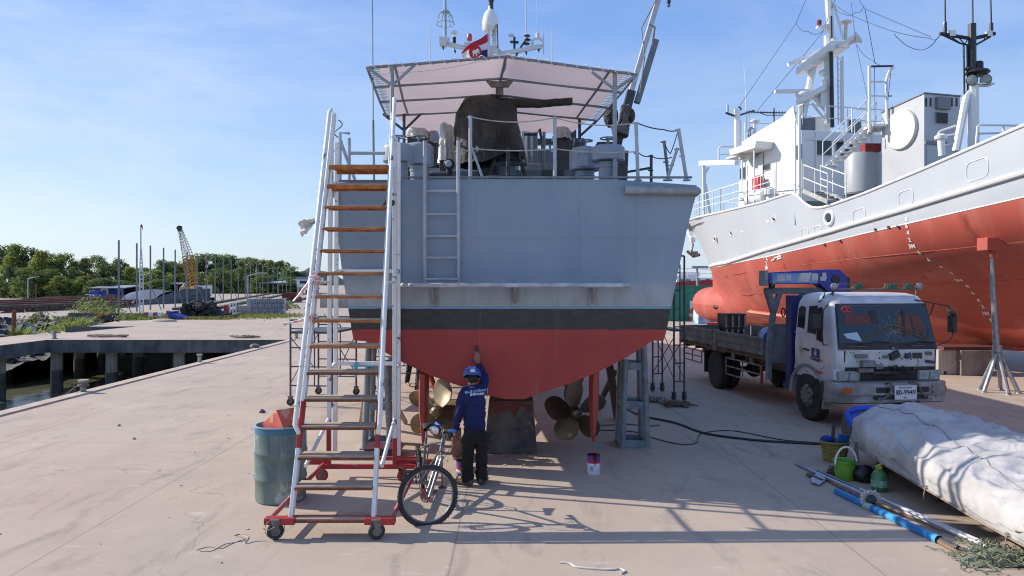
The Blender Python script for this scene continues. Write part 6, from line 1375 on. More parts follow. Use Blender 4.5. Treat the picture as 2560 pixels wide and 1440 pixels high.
def bf(u, v):
    u2 = u; wl, wr, rz, ez = bprof(u2); c = by(u2)
    s = v*2-1   # -1 left edge, 1 right edge
    w = wl if s < 0 else wr; a = abs(s)
    if a < .72: k = a/.72; x = w*math.sin(k*math.pi/2); z = ez+.12+(rz-ez-.12)*math.cos(k*math.pi/2)**.75
    else: k = (a-.72)/.28; x = w*(1-.02*k); z = ez+.12-.12*k
    n = noise.fractal(V(u2*7, s*1.6, 3), .85, 2, 5); fold = .028*math.sin((u2*19+s*2.3)+2.5*noise.noise(V(u2*3, s, 1)))*min(1, a*1.4)*min(1,u2*6)
    rg = -.030*max(0, 1-abs((s+.25)-.6*math.sin(u2*8))*6)*min(1,u2*5)+.05*(max(0, 1-abs(((u2*5.2+s*.8) % 1)-.5)*7))*(.35+.65*a)*min(1,u2*6)
    cr1 = noise.noise(V(u2*9+s*2.2, s*3.5-u2*2, 4)); cr2 = noise.noise(V(u2*17-s*3, s*5+u2*3, 8)); rg += (.055*(1-min(1,abs(cr1)*4))+.022*(1-min(1,abs(cr2)*3.4))-.02)*min(1,u2*7); rg *= max(0,1-a**5); fold *= (1-.6*a**4)
    return V(c.x+(-x if s < 0 else x)+(fold+.02*n)*(-1 if s < 0 else 1)*a, c.y+.05*n*min(1,u2*5), z+.05*n*(1-.7*a**4)+rg*1.1+.035*noise.noise(V(u2*14,s*3,9))*(1-a**4))
m = MB(); m.grid(bf, 220, 100)
for uu in (0,):   # nose end closes down to the edge
    pass
e0 = [bf(0, j/100) for j in range(101)]; m.poly([p for p in e0][::-1])
cov = top(m, "covered_boat", [Tp], "dinghy under a wrinkled pale grey tarpaulin in the right foreground", "covered boat", sharp=180)
def part_of(o, mb, name, mt, **k):
    OFF[o.name] = o.location.copy(); return mb.build(name, mt, o, **k)
m = MB()
def hulf(u, v):
    wl, wr, rz, ez = bprof(.03+.97*u); c = by(.03+.97*u); s = v*2-1; w = (wl if s < 0 else wr)*.80; x = w*(abs(s)**.8)*(1 if s > 0 else -1)
    return V(c.x+x, c.y, lerp(.16, ez+.06, abs(s)**2.4))
m.grid(hulf, 30, 16); part_of(cov, m, "boat_hull", mat("dinghy_dark", (.05,.052,.058), (.08,.08,.08), 3, .6))
m = MB()
for vv in (.006,): m.tube([bf(u/60, vv)+V(-.012,0,-.005) for u in range(61)], .012, 6)
part_of(cov, m, "edge_cord", rope_m)
m = MB(); m.tube([bf(u/80, lerp(.36,.30,u/80)+.05*math.sin(u*.08))+V(0,0,.005) for u in range(2,78)], .006, 5); part_of(cov, m, "seam", mat("seam_grey", (.24,.24,.25), None, 4, .8))
for u in (.24, .42, .62, .86):
    m = MB(); p = bf(u, .03); m.ring(p+V(-.02,0,0), .018, .006, (1,0,0), 12, 5); m.tube([p+V(-.02,0,0), p+V(-.05,-.02,-.09), p+V(-.03,.01,-.15)], .006, 5); part_of(cov, m, "eyelet_tie", rope_m)
m = MB()
for y in (10.6, 9.2, 7.6, 6.0): m.bx(5.25,6.7,y-.06,y+.06,0,.17)
for k, mm in enumerate(m.split()): top(mm, "boat_chock", wood_dark, ("timber chock under the covered boat, farthest from the camera","timber chock under the covered boat behind the green jug","timber chock in the shade under the middle of the covered boat","timber chock under the near end of the covered boat")[k], "chock", "timber chocks under the covered boat")
for px, pt, pb_, Y, lab in ((2140,1105,1200,10.2,"thick grey rope hanging from the boat cover behind the green bucket"),(2193,1160,1200,9.9,"short rope end hanging from the boat cover above the green jug")):
    m = MB(); a = P(px, pt, Y); b = P(px, pb_, Y); m.tube([a, lerp(a,b,.5)+V(.01,0,0), b], .03, 8); top(m, "hanging_rope", mat("grey_rope", (.2,.2,.2)), lab, "rope")
# blue kayak nose behind the cover, and beam
m = MB(); k0, k1 = P(2118,1030,12.1), P(2150,1006,12.4)
kc = V(5.66,12.15,.52)
m.tube([kc+V(-.17,-.25,-.13), kc+V(-.19,-.05,.06), kc+V(-.02,.0,.13), kc+V(.35,.05,.14), kc+V(.8,.1,.10)], .05, 10); m.prism([kc+V(-.16,-.2,-.13), kc+V(-.17,-.05,.05), kc+V(.5,.05,.10), kc+V(.5,-.1,-.2)], (.02,.02,0)); m.tube([kc+V(-.12,-.27,-.18), kc+V(-.05,-.25,.0), kc+V(.06,-.2,.07)], .022, 8)
top(m, "plastic_chair", blue_plastic, "upturned blue plastic chair behind the nose of the covered boat", "chair")
m = MB(); a, b = G(2180,1048), G(2402,1048); m.bx(5.9,8.15,13.05,13.25,0,.33); top(m, "concrete_beam", conc_dark, "grey concrete beam lying behind the covered boat, in front of the truck", "beam", bev=.01)
# things stowed at the boat's left side
def basket(q, r, h, mt, name, lab, cat):
    t = empty(name, q, lab, cat); m = MB(); m.ring(q+V(0,0,h), r*1.06, .016, n=28, k=6); m.build("rim", mt, t); m = MB()
    m.lathe([(r*.74,0),(r*.97,h)], q, n=28, cap=False); m.build("lattice", mt, t); m = MB(); 
    for z in (.2,.38,.56,.74): m.ring(q+V(0,0,h*z), r*lerp(.76,1.0,z), .008, n=28, k=4)
    for k in range(28): a = k*2*math.pi/28; m.tube([q+V(math.cos(a)*r*.76, math.sin(a)*r*.76,0), q+V(math.cos(a)*r, math.sin(a)*r, h)], .007, 4)
    m.build("ribs", mt, t); m = MB(); m.lathe([(r*.95,h*.90),(.01,h*.92)], q, n=24, cap=False); m.build("contents", bk_, t); return t
def lattice_mat():
    m = mat("basket_yellow", (.30,.27,.05), (.22,.20,.045), 6, .55); t = m.node_tree; return m
bq = G(2101,1160)+V(0,.2,0); basket(bq, .20, .30, lattice_mat(), "plastic_basket", "yellow green lattice basket full of blue and orange odds and ends by the boat", "basket")
m = MB(); m.hexa([bq+V(*p) for p in ((-.02,-.1,.26),(.17,-.08,.26),(.17,-.03,.26),(-.02,-.05,.26),(.02,-.12,.44),(.20,-.1,.40),(.20,-.05,.40),(.02,-.07,.44))]); top(m, "blue_box", mat("box_blue", (.03,.15,.42), None, 4, .45), "flat blue plastic tub sticking out of the yellow basket", "tub", bev=.01)
m = MB(); m.ball(bq+V(-.12,0,.33), (.09,.08,.06)); top(m, "blue_cloth", mat("cloth_deep_blue", (.015,.03,.28), None, 6, .8), "crumpled dark blue cloth at the left of the yellow basket", "cloth")
m = MB(); m.beam(bq+V(-.02,.05,.2), bq+V(.06,.15,.56), .05, .02); top(m, "dark_board", bk_, "dark board sticking up out of the yellow basket towards the boat cover", "board")
gq = G(2122,1204)+V(0,.12,0); t = empty("bucket", gq, "lime green bucket with a white hoop handle in front of the yellow basket", "bucket"); m = MB(); lg = mat("bucket_lime", (.16,.36,.035), (.12,.28,.03), 4, .4)
m.lathe([(.12,0),(.125,.02),(.15,.24),(.16,.25),(.16,.27),(.14,.26),(.11,.03)], gq, n=26); m.build("body", lg, t); m = MB(); m.lathe([(.142,.20),(.01,.20)], gq, n=20, cap=False); m.build("contents", mat("contents_pale", (.55,.6,.62), (.25,.3,.35), 12, .6), t)
m = MB(); m.tube([gq+V(math.cos(a)*.15-.01, -.06, .22+math.sin(a)*.24) for a in [k*math.pi/12 for k in range(13)]], .014, 8); m.build("handle", white_paint, t)
jq = G(2204,1232)+V(.02,.1,0); t = empty("jug", jq, "green transparent plastic jug with pale yellow cap under the boat's edge", "jug"); m = MB(); m.lathe([(.09,0),(.10,.02),(.10,.20),(.07,.25),(.035,.27),(.035,.29)], jq, n=22); m.build("body", mat("jug_green", (.06,.20,.075), (.04,.14,.05), 5, .2), t); m = MB(); m.lathe([(.038,.285),(.038,.32),(.02,.325)], jq, n=14); m.tube([jq+V(-.03,-.03,.26), jq+V(-.07,-.05,.33), jq+V(.0,-.05,.36)], .012, 6); m.build("cap", mat("cap_yellow", (.42,.45,.06), None, 4, .4), t); m = MB(); m.lathe([(.1015,.06),(.1015,.15)], jq, n=22, cap=False); m.build("label", mat("jug_label", (.30,.50,.42), (.12,.3,.15), 20, .5), t)
m = MB(); q2 = G(2165,1212)+V(.05,.15,0); m.ball(q2+V(0,0,.11), (.16,.14,.12), 14, 9); m.v = [p+V(*[noise.noise(p*9+V(k*5,0,0))*.03 for k in range(3)]) for p in m.v]; top(m, "black_bag", mat("bag_black", (.012,.012,.014), None, 4, .3, bump=.5, bsc=20), "shiny black plastic bag between the lime bucket and the green jug", "bag")
m = MB(); q2 = G(2085,1188); [m.ring(q2+V(.01*k,.01*k,.02+.025*k), .10-.01*k, .014, (.1*k,.1,1), 20, 6) for k in range(4)]; top(m, "cable_coil", mat("coil_brown", (.08,.05,.04), (.15,.1,.08), 14, .8), "small coil of brown cable on the floor left of the lime bucket", "coil")
# poles and pipes
def pole(p, q3, r, name, mt, lab, cat, grp=None, n=12, bands=None):
    m = MB(); m.tube([p, q3], r, n); o = top(m, name, mt, lab, cat, grp)
    return o
pg = "poles and pipes lying beside the covered boat"
a, b = G(2092,1228,.035), G(2347,1350,.035); d = (b-a)
bt = empty("blue_pipe", a, "thick bright blue plastic pipe lying in front of the bundle of thin poles", "pipe", pg)
pbm = mat("pipe_blue", (.02,.20,.50), (.018,.16,.42), 5, .35)
m = MB(); m.tube([a, lerp(a,b,.33)], .043, 16); m.tube([lerp(a,b,.40), b], .043, 16, cap=False); m.build("tube", pbm, bt); m = MB(); m.tube([lerp(a,b,.33), lerp(a,b,.40)], .0435, 16); m.build("pale_band", mat("band_pale_green", (.30,.45,.40), None, 4, .5), bt)
m = MB(); m.tube([lerp(a,b,.55), lerp(a,b,.66)], .046, 16, cap=False); m.tube([lerp(a,b,.97), b], .048, 16, cap=False); m.build("socket", mat("pipe_cyan", (.06,.33,.55), None, 5, .35), bt)
m = MB(); m.lathe([(.038,-.005),(.01,-.006)], b, d, 14); m.build("bore", bk_, bt)
pm1 = mat("pole_blue_grey", (.28,.34,.42), (.2,.24,.3), 6, .4, metal=.3); pm2 = mat("pole_white", (.62,.63,.65), (.5,.5,.52), 6, .4); pm3 = mat("pole_brown", (.24,.15,.09), (.12,.08,.055), 5, .7); pm4 = mat("pole_dark", (.045,.045,.05), (.12,.1,.08), 6, .5)
for (x0,y0,x1,y1,r,mt_,nm,lab,z) in ((1990,1160,2262,1290,.016,pm1,"thin_pole","thin blue grey metal pole whose far end reaches farthest out on the floor",.02),(2018,1172,2440,1358,.018,pm2,"thin_pole","white metal pole beside the far reaching blue grey pole",.02),(2044,1176,2500,1378,.018,pm1,"thin_pole","blue grey pole lying nearest the covered boat",.03),(2062,1196,2420,1395,.022,pm3,"bamboo_pole","brown wooden pole between the blue pipe and the metal poles",.02),(2150,1222,2520,1392,.017,pm2,"thin_pole","white pole on top of the bundle, near the net",.06),(2240,1262,2540,1390,.016,pm2,"thin_pole","second white pole on top of the bundle, closest to the boat cover",.055)):
    pole(G(x0,y0,z), G(x1,y1,z), r, nm, mt_, lab, "pole", pg)
pole(G(2020,1186,.025), G(2056,1203,.025), .03, "short_pipe", pm4, "short dark pipe stub at the far left end of the poles", "pipe", pg); pole(G(2352,1352,.03), G(2396,1372,.03), .034, "pipe_coupling", pm4, "dark pipe coupling right of the blue pipe's near end", "pipe", pg)
m = MB(); p = [G(*c, .03) for c in ((2026,1198),(2045,1180),(2066,1190),(2062,1202),(2048,1212),(2030,1206))]; m.prism(p, (0,0,.006)); top(m, "dust_pan", mat("pan_grey", (.45,.45,.50), None, 5, .6), "flat pale grey scraper blade lying across the far ends of the poles", "scraper")
mq = G(2174,1248,.10); t = empty("mop_head", mq, "round string mop head lying on the bundle of poles", "mop"); m = MB(); random.seed(2)
for k in range(46): a = k*2*math.pi/46; l = random.uniform(.10,.135); m.tube([mq+V(math.cos(a)*.05,.0,math.sin(a)*.05), mq+V(math.cos(a)*l, -.03+random.uniform(-.02,.02), math.sin(a)*l)], .010, 5)
m.build("strings", mat("mop_string", (.55,.54,.53), None, 8, .9), t); m = MB(); m.lathe([(.06,-.02),(.065,.0),(.05,.03),(.02,.06)], mq+V(0,-.05,0), (.25,-1,0), 18); m.build("socket", bk_, t); m = MB(); m.tube([mq+V(0,-.06,0), mq+V(.25,-.7,-.05), mq+V(.32,-.95,-.06)], .016, 8); m.build("handle", pm3, t)
m = MB(); random.seed(9); nq = G(2490,1400)
for k in range(60):
    c = nq+V(random.gauss(0,.17), random.gauss(0,.10), .02); pts = []; z = .02+.10*math.exp(-((c.x-nq.x)**2+(c.y-nq.y)**2)*14)
    a = random.random()*6
    for i in range(12): a += random.uniform(-.9,.9); c = c+V(math.cos(a)*.035, math.sin(a)*.03, 0); pts.append(V(c.x,c.y, max(.012, z*random.uniform(.5,1.1))))
    m.tube(pts, .006, 4)
m.grid(lambda u, v: nq+V((u-.5)*.8, (v-.5)*.42, max(.006, .11*math.exp(-((u-.5)**2*10+(v-.5)**2*10))+.02*noise.noise(V(u*9,v*9,1)))), 24, 16)
top(m, "fishing_net", mat("net_green", (.22,.24,.16), (.13,.145,.10), 18, .95, bump=.6, bsc=60), "heap of grey green fishing net on the floor at the lower right corner", "net")
# ---------------------------------------------------------------- white and red ship on blocks, bow far away, stern towards the camera
SA = V(10.05,40.3,0); sa = V(.266,-.964,0); sn = V(-.964,-.266,0)
def W2(s, b, z): return SA+sa*s+sn*b+V(0,0,z)
def s_of(px, b):
    t = (px-1280)/FPX; return (t*(40.3-.266*b)-10.05+.964*b)/(.266+.964*t)
def SP(px, py, b): s = s_of(px, b); q = W2(s, b, 0); return V(q.x, q.y, HC-(py-HY)*q.y/FPX)
s2 = empty("white_ship", W2(17,0,0), "white ship with orange red bottom and bulbous bow standing on blocks behind the truck", "ship")
ST = [-.7,0,.8,1.7,2.6,4,6,8,10,12,13.6,14.2,14.6,15.0,15.6,16.2,17,18,19,20,21,22.5,24,26,29,32,34]
ZWL = [(-.7,3.5),(1.7,3.48),(6.7,3.47),(12.1,3.70),(16,4.06),(19.6,4.42),(22.6,4.72),(34,5.4)]
ZDK = [(-.7,6.05),(4,5.85),(8,5.74),(12,5.74),(13.9,5.88),(14.2,5.75),(14.6,5.45),(15.0,5.25),(15.5,5.18),(16.2,5.24),(17.5,5.42),(19.6,5.80),(22.6,6.40),(34,7.6)]
BDK = [(-.7,.03),(.8,1.0),(2.6,1.95),(5,2.8),(8,3.5),(12,4.05),(16,4.25),(24,4.25),(34,3.4)]
BWL = [(1.7,.03),(2.6,.65),(4,1.45),(6,2.3),(8,3.0),(12,3.85),(17,4.2),(23,4.2),(34,2.8)]
FR = [0,.1,.2,.3,.4,.5,.6,.7,.8,.9,1]
SECT = [(1.7,[.9,.95,1,1,1,1,1,1,1,1,1]),(2.6,[.1,.7,.8,.85,.8,.75,.75,.8,.86,.93,1]),(4,[.1,.40,.52,.56,.54,.52,.57,.67,.78,.89,1]),(9,[.10,.45,.62,.72,.80,.86,.90,.94,.97,.99,1]),(13,[.10,.40,.55,.66,.75,.82,.88,.93,.96,.98,1]),(19,[.08,.20,.27,.335,.41,.52,.66,.84,.93,.975,1]),(26,[.03,.05,.08,.12,.2,.35,.55,.75,.9,.97,1]),(34,[.0,.0,.0,.0,.05,.15,.4,.7,.88,.96,1])]
ZK = .80
def stemz(s):   # lowest point of the stem profile
    return tab([(-.7,5.9),(.4,4.9),(1.2,4.05),(1.7,3.2),(2.2,2.2),(2.8,1.4),(3.6,.82),(40,.82)], s)
def hullb(s, z):
    zw = tab(ZWL, s); zd = tab(ZDK, s)
    if z >= zw:
        t = (z-zw)/max(zd-zw, .05); return lerp(tab(BWL, s) if s > 1.7 else 0.0, tab(BDK, s), min(1.2,t)**(1.0 if s > 6 else 1.15))
    f = max(0, (z-ZK)/(zw-ZK)); k = f*10; i = min(9, int(k)); t = k-i
    row = [tab([(q[0], q[1][j]) for q in SECT], s) for j in (i, i+1)]
    return lerp(row[0], row[1], t)*tab(BWL, s)
m = MB()
for side in (1, -1):
    grid_ = []
    for s in ST:
        zw, zd, z0 = tab(ZWL, s), tab(ZDK, s), stemz(s); zs = [lerp(max(ZK, z0) if z0 < zw else z0, max(zw, z0), f) for f in FR]+[lerp(zw if z0 < zw else z0, zd, k/4) for k in range(1, 5)]
        row = []
        for z in zs:
            b = hullb(s, z) if z > z0+1e-4 else max(.0, hullb(s, z)*.35)
            if s < 1.7: b = 0 if z <= z0 else tab(BDK, s)*((z-z0)/max(.05, zd-z0))
            row.append(m.vert(W2(s, side*b, z)))
        grid_.append(row)
    for A, B in zip(grid_, grid_[1:]):
        for j in range(14): m.mi(0 if j < 10 else 1); m.face((A[j], B[j], B[j+1], A[j+1]))
    if side == 1: keep = grid_
    else:
        m.mi(1); L, Rr = keep[-1], grid_[-1]
        for j in range(14): m.mi(0 if j < 10 else 1); m.face((L[j], Rr[j], Rr[j+1], L[j+1]))
redb = mat("bottom_orange_red", (.44,.088,.058), (.36,.068,.05), .5, .6, spot=(.30,.055,.042), ssc=1.1, sth=.60, streak=(.56,.22,.17), kst=.45, stsc=1.1)
wht = mat("ship_white", (.74,.75,.75), (.70,.71,.715), .6, .4, streak=(.50,.48,.45), kst=.14, stsc=2.5)
hwt = mat("hull_pale_grey", (.47,.50,.53), (.44,.47,.505), .6, .4, streak=(.40,.39,.37), kst=.14, stsc=2.5)
m.build("hull", [redb, hwt], s2, sharp=45)
m = MB()   # decks
def deck(ss, z, w=.97): 
    l = [m.vert(W2(s, tab(BDK, s)*w, z)) for s in ss]; r = [m.vert(W2(s, -tab(BDK, s)*w, z)) for s in ss]
    for i in range(len(ss)-1): m.face((l[i], l[i+1], r[i+1], r[i]))
deck([0,2.6,5,8,12,14.0], 5.55); deck([14.0,16,20,24,29,33.8], 4.75)
m.poly([W2(14.0,4.1,4.75), W2(14.0,4.1,5.6), W2(14.0,-4.1,5.6), W2(14.0,-4.1,4.75)])
m.build("deck", mat("deck_grey_green", (.20,.23,.22), None, 3, .7), s2)
m = MB()
def bl_(u, v):
    x = 7.5*u**1.6; r = min(1, (x/1.7))**.5 if u > 0 else 0.0; r = math.sin(r*math.pi/2)*(1-.5*max(0,(x-3.2)/4.3))
    a = 2*math.pi*v; return W2(.15+x, .80*r*math.cos(a)*(1+.1*u), 1.70-.12*u+ (.90 if math.sin(a) > 0 else .88)*r*math.sin(a))
m.grid(bl_, 28, 24); m.build("bulbous_bow", redb, s2, sharp=80)
m = MB(); m.bx(0,0,0,0,0,0); m = MB()
m.hexa([W2(2.2,.22,.72), W2(2.2,-.22,.72), W2(33,-.25,.72), W2(33,.25,.72), W2(2.2,.2,.86), W2(2.2,-.2,.86), W2(33,-.25,.86), W2(33,.25,.86)]); m.build("keel", redb, s2)
def along(name, f, r, mt, s0, s1, n=60, parent=None, k=8):
    m = MB(); m.tube([f(lerp(s0, s1, i/n)) for i in range(n+1)], r, k); return m.build(name, mt, parent or s2)
def side_pt(s, z, d=.0): return W2(s, hullb(s, z)+d, z)
zr = lambda s: tab([(1.9,3.56),(8,3.63),(12,3.98),(16,4.42),(19,4.80),(21,5.08),(23,5.36),(30,6.2)], s)
along("rub_rail", lambda s: side_pt(s, zr(s), .03), .075, wht, 2.0, 30)
along("bulwark_cap", lambda s: side_pt(s, tab(ZDK, s), .0)+V(0,0,.01), .045, wht, -.6, 33, 120)
along("knuckle_line", lambda s: side_pt(s, tab(ZWL, s)+.02, .0), .018, mat("line_white", (.7,.71,.72), None, 3, .5), 2.0, 33, 80)
m = MB(); bkz = lambda s: tab([(8,1.62),(12,1.50),(16,1.5)], s)
m.grid(lambda u, v: side_pt(lerp(8.3,15.5,u), bkz(lerp(8.3,15.5,u))-.10*v, .30*v-.02), 24, 2); m.build("bilge_keel", mat("bilge_keel_pale", (.55,.22,.17), (.50,.17,.12), 2, .6), s2, solid=.03)
for zz in (2.15, 3.0):
    along("hull_seam", lambda s: side_pt(s, zz+(s-6)*.045, .0), .010, redb, 4, 26, 50)
dk_ = mat("port_glass", (.03,.045,.05), None, 4, .1)
for px, py, r in ((1922,547,.13),(1936,545,.13),(1858,573,.12),(1829,582,.11),(1787,597,.10)):
    b = tab(BDK, s_of(px, 3.4))*.93; q = SP(px, py, b); s = s_of(px, b); b2 = hullb(s, q.z); q = W2(s_of(px, b2), b2, SP(px, py, b2).z)
    m = MB(); m.ring(q, r, .03, sn, 20, 6); pp = m.build("porthole", wht, s2); m = MB(); m.lathe([(r,.004),(r*.9,.012)], q, sn, 18); m.build("glass", dk_, pp)
def hullpix(px, py):
    b = 4.1
    for _ in range(12): q = SP(px, py, b); b = hullb(s_of(px, b), q.z)
    return s_of(px, b), SP(px, py, b).z
s_, z_ = hullpix(2073, 545); q = side_pt(s_, z_); m = MB(); m.ring(q, .20, .06, sn, 24, 8); hw = m.build("fairlead", wht, s2); m = MB(); m.lathe([(.18,.01),(.16,.02)], q, sn, 20); m.build("opening", dk_, hw)
def rrect(px, py, w, h):
    s, z = hullpix(px, py); pts = []; r = min(w, h)*.3
    sl = .02
    for cx, cz, a0 in ((w/2-r,h/2-r,0),(-w/2+r,h/2-r,90),(-w/2+r,-h/2+r,180),(w/2-r,-h/2+r,270)):
        for k in range(5): a = R(a0+k*22.5); ds = cx+r*math.cos(a); pts.append(side_pt(s+ds, z+cz+r*math.sin(a)+(zr(s+ds)-zr(s)), .004))
    m = MB(); m.tube(pts, .014, 5, closed=True); m.build("freeing_port_frame", wht, s2)
for c in ((2443,424,.62,.48),(2265,495,.52,.42),(2148,540,.52,.42),(2045,580,.42,.40),(2012,586,.42,.40)): rrect(*c)
# writing on the hull: draught marks
dm_ = mat("mark_white", (.72,.72,.70), None, 3, .6)
STS = 19.0
def mark(ch, px, py, size=.16):
    s, z = hullpix(px, py); p = side_pt(s, z, .0); up = side_pt(s, z+.06)-side_pt(s, z-.06); fw = side_pt(s+.1, z)-side_pt(s-.1, z); fr_ = frame(p, fw, up); nrm = fr_.to_3x3() @ V(0,0,1)
    fr_.translation = p+nrm*.012
    text(ch, size, fr_, dm_, s2, "draught_mark", .003, .006)
for ch, px, py in (("8",2267,548),("6",2267,565),("4",2271,582),("2",2275,600),("3M",2281,616),("8",2298,631),("6",2322,649),("4",2352,666),("2",2380,682),("2M",2397,700),("8",2419,715),("6",2433,732),("4",2446,750),("2",2457,766),("1M",2464,783),("8",2478,800)): mark(ch, px, py, .17)
for ch, px, py in (("4",1918,648),("2",1917,659),("3M",1917,670),("V",1948,638)): mark(ch, px, py, .20)
m = MB()
for (x0,y0),(x1,y1) in (((1930,652),(1937,649)),((1937,649),(1937,645)),((1937,645),(1954,640)),((1944,648),(1955,645))):
    m.tube([side_pt(*hullpix(x0,y0), .01), side_pt(*hullpix(x1,y1), .01)], .03, 5)
m.build("bow_thruster_mark", dm_, s2)
m = MB()
for px, py in ((2190,574),(2223,568),(2246,567),(2102,603),(2062,612)): q = side_pt(*hullpix(px, py)); m.lathe([(.04,-.02),(.04,.05)], q, sn, 8)
for mm in m.split(): mm.build("pipe_outlet", steel_dark, s2)
m = MB(); q = side_pt(*hullpix(1807,760)); m.ball(side_pt(3.2,1.55,.05), (.10,.34,.14)); m.build("thruster_opening", bk_, s2)
m = MB(); q = SP(1729,632,.55); m.tube([q+V(.1,.1,.5), q+V(0,0,.1), q+V(.1,0,-.15)], .06, 8); m.tube([q+V(-.25,0,.1), q+V(.1,0,-.2), q+V(.45,0,-.1)], .08, 8); m.box(q+V(.15,0,-.05), (.35,.2,.25)); m.build("anchor", galv_dull, s2)
m = MB(); aq = W2(-.55,.25,5.75); m.beam(aq, q+V(.05,0,.75), .22, .16); m.tube([q+V(.05,0,.75), q+V(0,0,.3), q], .045, 6); m.lathe([(.16,-.12),(.16,.12)], q+V(.05,0,.72), (1,0,0), 12); m.build("anchor_roller", wht, s2)
# superstructure
def rail(pts, hs, n=None, r=.022, nm="guard_rail", mt=wht, par=None):
    m = MB(); pts = [Vector(p) for p in pts]
    for h in hs: m.tube([p+V(0,0,h) for p in pts], r if h == max(hs) else r*.8, 6)
    for a, b in zip(pts, pts[1:]):
        k = max(1, round((b-a).length/1.05))
        for i in range(k+1): c = lerp(a,b,i/k); m.tube([c, c+V(0,0,max(hs))], r*.9, 6)
    return m.build(nm, mt, par or s2)
def house(name, s0, s1, b0, b1, z0, z1, mt=wht, par=None, ds0=0, ds1=0, bev=.02):
    m = MB(); m.hexa([W2(s0,b1,z0), W2(s0,b0,z0), W2(s1,b0,z0), W2(s1,b1,z0), W2(s0+ds0,b1,z1), W2(s0+ds0,b0,z1), W2(s1+ds1,b0,z1), W2(s1+ds1,b1,z1)]); return m.build(name, mt, par or s2, bev=bev)
br = house("bridge_house", 8.6, 12.9, -2.9, 2.95, 5.3, 8.35, ds0=.35)
m = MB()   # upper wind screen with sloping top
tp2 = [(8.95,8.35),(8.95,8.62),(9.9,8.80),(11.6,9.05),(12.35,9.35),(12.45,8.9),(12.7,8.35)]
for b in (2.9, -2.9): m.prism([W2(s, b, z) for s, z in tp2], sn*.05)
m.prism([W2(8.95,2.9,8.35), W2(8.95,-2.9,8.35), W2(8.95,-2.9,8.62), W2(8.95,2.9,8.62)], sa*.05); m.build("wind_screen", wht, br)
house("front_eave", 8.3, 9.2, -2.9, 3.3, 7.98, 8.06, par=br); house("wing_canopy", 9.35, 11.1, 2.97, 3.75, 7.95, 8.22, par=br, ds0=-.1, ds1=.1)
m = MB(); m.tube([W2(10.9,3.65,5.6), W2(10.9,3.65,7.95)], .03, 6); m.tube([W2(12.85,3.05,5.5), W2(12.85,3.05,8.9)], .06, 8); m.tube([W2(12.75,3.15,5.5), W2(12.75,3.15,8.7)], .04, 8); m.tube([W2(9.15,3.05,5.5), W2(9.15,3.05,7.95)], .04, 8); [mm.build("stanchion_pipe", wht, br) for mm in m.split()]
house("side_casing", 8.9, 10.55, 2.96, 3.06, 5.4, 6.95, par=br)
def swin(px0, px1, py0, py1, b, aft=False, s=None, nm="window"):
    if not aft: a, c = SP(px0, py1, b), SP(px1, py0, b); pts = [V(a.x,a.y,a.z), V(c.x,c.y,lerp(a.z,a.z,1)), V(c.x,c.y,c.z), V(a.x,a.y,c.z)]; pts[1].z = a.z; d = sn*.03
    else:
        def AP(px, py):
            t = (px-1280)/FPX; o = W2(s,0,0); bb = (o.x-t*o.y)/(.964-.266*t); q = W2(s,bb,0); return V(q.x,q.y,HC-(py-HY)*q.y/FPX)
        a, c = AP(px0,py1), AP(px1,py0); pts = [a, V(c.x,c.y,a.z), c, V(a.x,a.y,c.z)]; d = sa*.03
    m = MB(); m.prism([p-d*.5 for p in pts], d); w = m.build(nm, dk_, br, bev=.004); m = MB(); m.tube([p+d*.55 for p in pts], .022, 6, closed=True); m.build("frame", mat("frame_grey", (.42,.44,.46), None, 4, .5), w)
for c in ((1851,1864,418,449),(1869,1879,410,441),(1909,1926,408,428),(1991,2004,361,399)): swin(*c, 2.95)
swin(2038,2078,352,387,0,True,12.9); swin(2089,2130,352,387,0,True,12.9)
m = MB(); [m.tube([W2(12.9,b,8.0), W2(13.15,b,7.95)], .07, 10) for b in (1.25, .7)]; [mm.build("deck_lamp", chrome, br) for mm in m.split()]
m = MB(); m.prism([W2(9.45,2.98,5.55), W2(10.5,2.98,5.55), W2(10.5,2.98,7.9), W2(9.45,2.98,7.9)], sn*.02); m.build("door_recess", mat("recess_white", (.55,.56,.57), None, 3, .5), br)
q = SP(1899,466,3.12); m = MB(); m.hexa([q+sa*x+sn*y+V(0,0,z) for x, y, z in ((-.25,0,-.42),(.25,0,-.42),(.25,.22,-.42),(-.25,.22,-.42),(-.25,0,.42),(.25,0,.42),(.25,.22,.42),(-.25,.22,.42))]); m.build("red_locker", mat("locker_red", (.52,.03,.05), None, 4, .4), br, bev=.08)
q = SP(1869,385,3.3); m = MB(); m.ball(q, (.32,.32,.2)); m.tube([q+V(0,0,.1), q+V(0,0,.4)], .06, 8); m.box(q+V(-.2,.1,-.05), (.2,.2,.3)); m.build("search_light", mat("lamp_beige", (.50,.48,.44), None, 5, .5), br)
rail([W2(9.1,2.9,8.62), W2(9.1,-2.8,8.62)], (.4,.8)); rail([W2(12.6,-2.8,8.4), W2(10,-2.8,8.6)], (.45,.9))
random.seed(31)
for bb_, ss_, w_, h_ in ((2.2,12.2,.5,.55),(1.2,11.6,.7,.8),(.2,12.3,.45,.6),(-.8,11.9,.8,.5),(1.7,10.2,.5,1.0),(.4,9.9,.6,.7)):
    m = MB(); m.box(W2(ss_,bb_,8.4+h_/2), (w_,w_*.8,h_), rz=R(-15)); m.build("roof_box", wht if w_ > .5 else steel_grey, br, bev=.04)
for bb_, ss_, z_ in ((2.3,11.2,6.2),(3.3,9.8,5.85),(3.4,11.6,5.85),(2.0,13.4,5.4),(.8,13.3,5.3)):
    m = MB(); m.lathe([(.16,0),(.16,.5),(.24,.55),(.24,.75),(.12,.85)], W2(ss_,bb_,z_-.3), n=14); m.build("mushroom_vent", wht, s2)
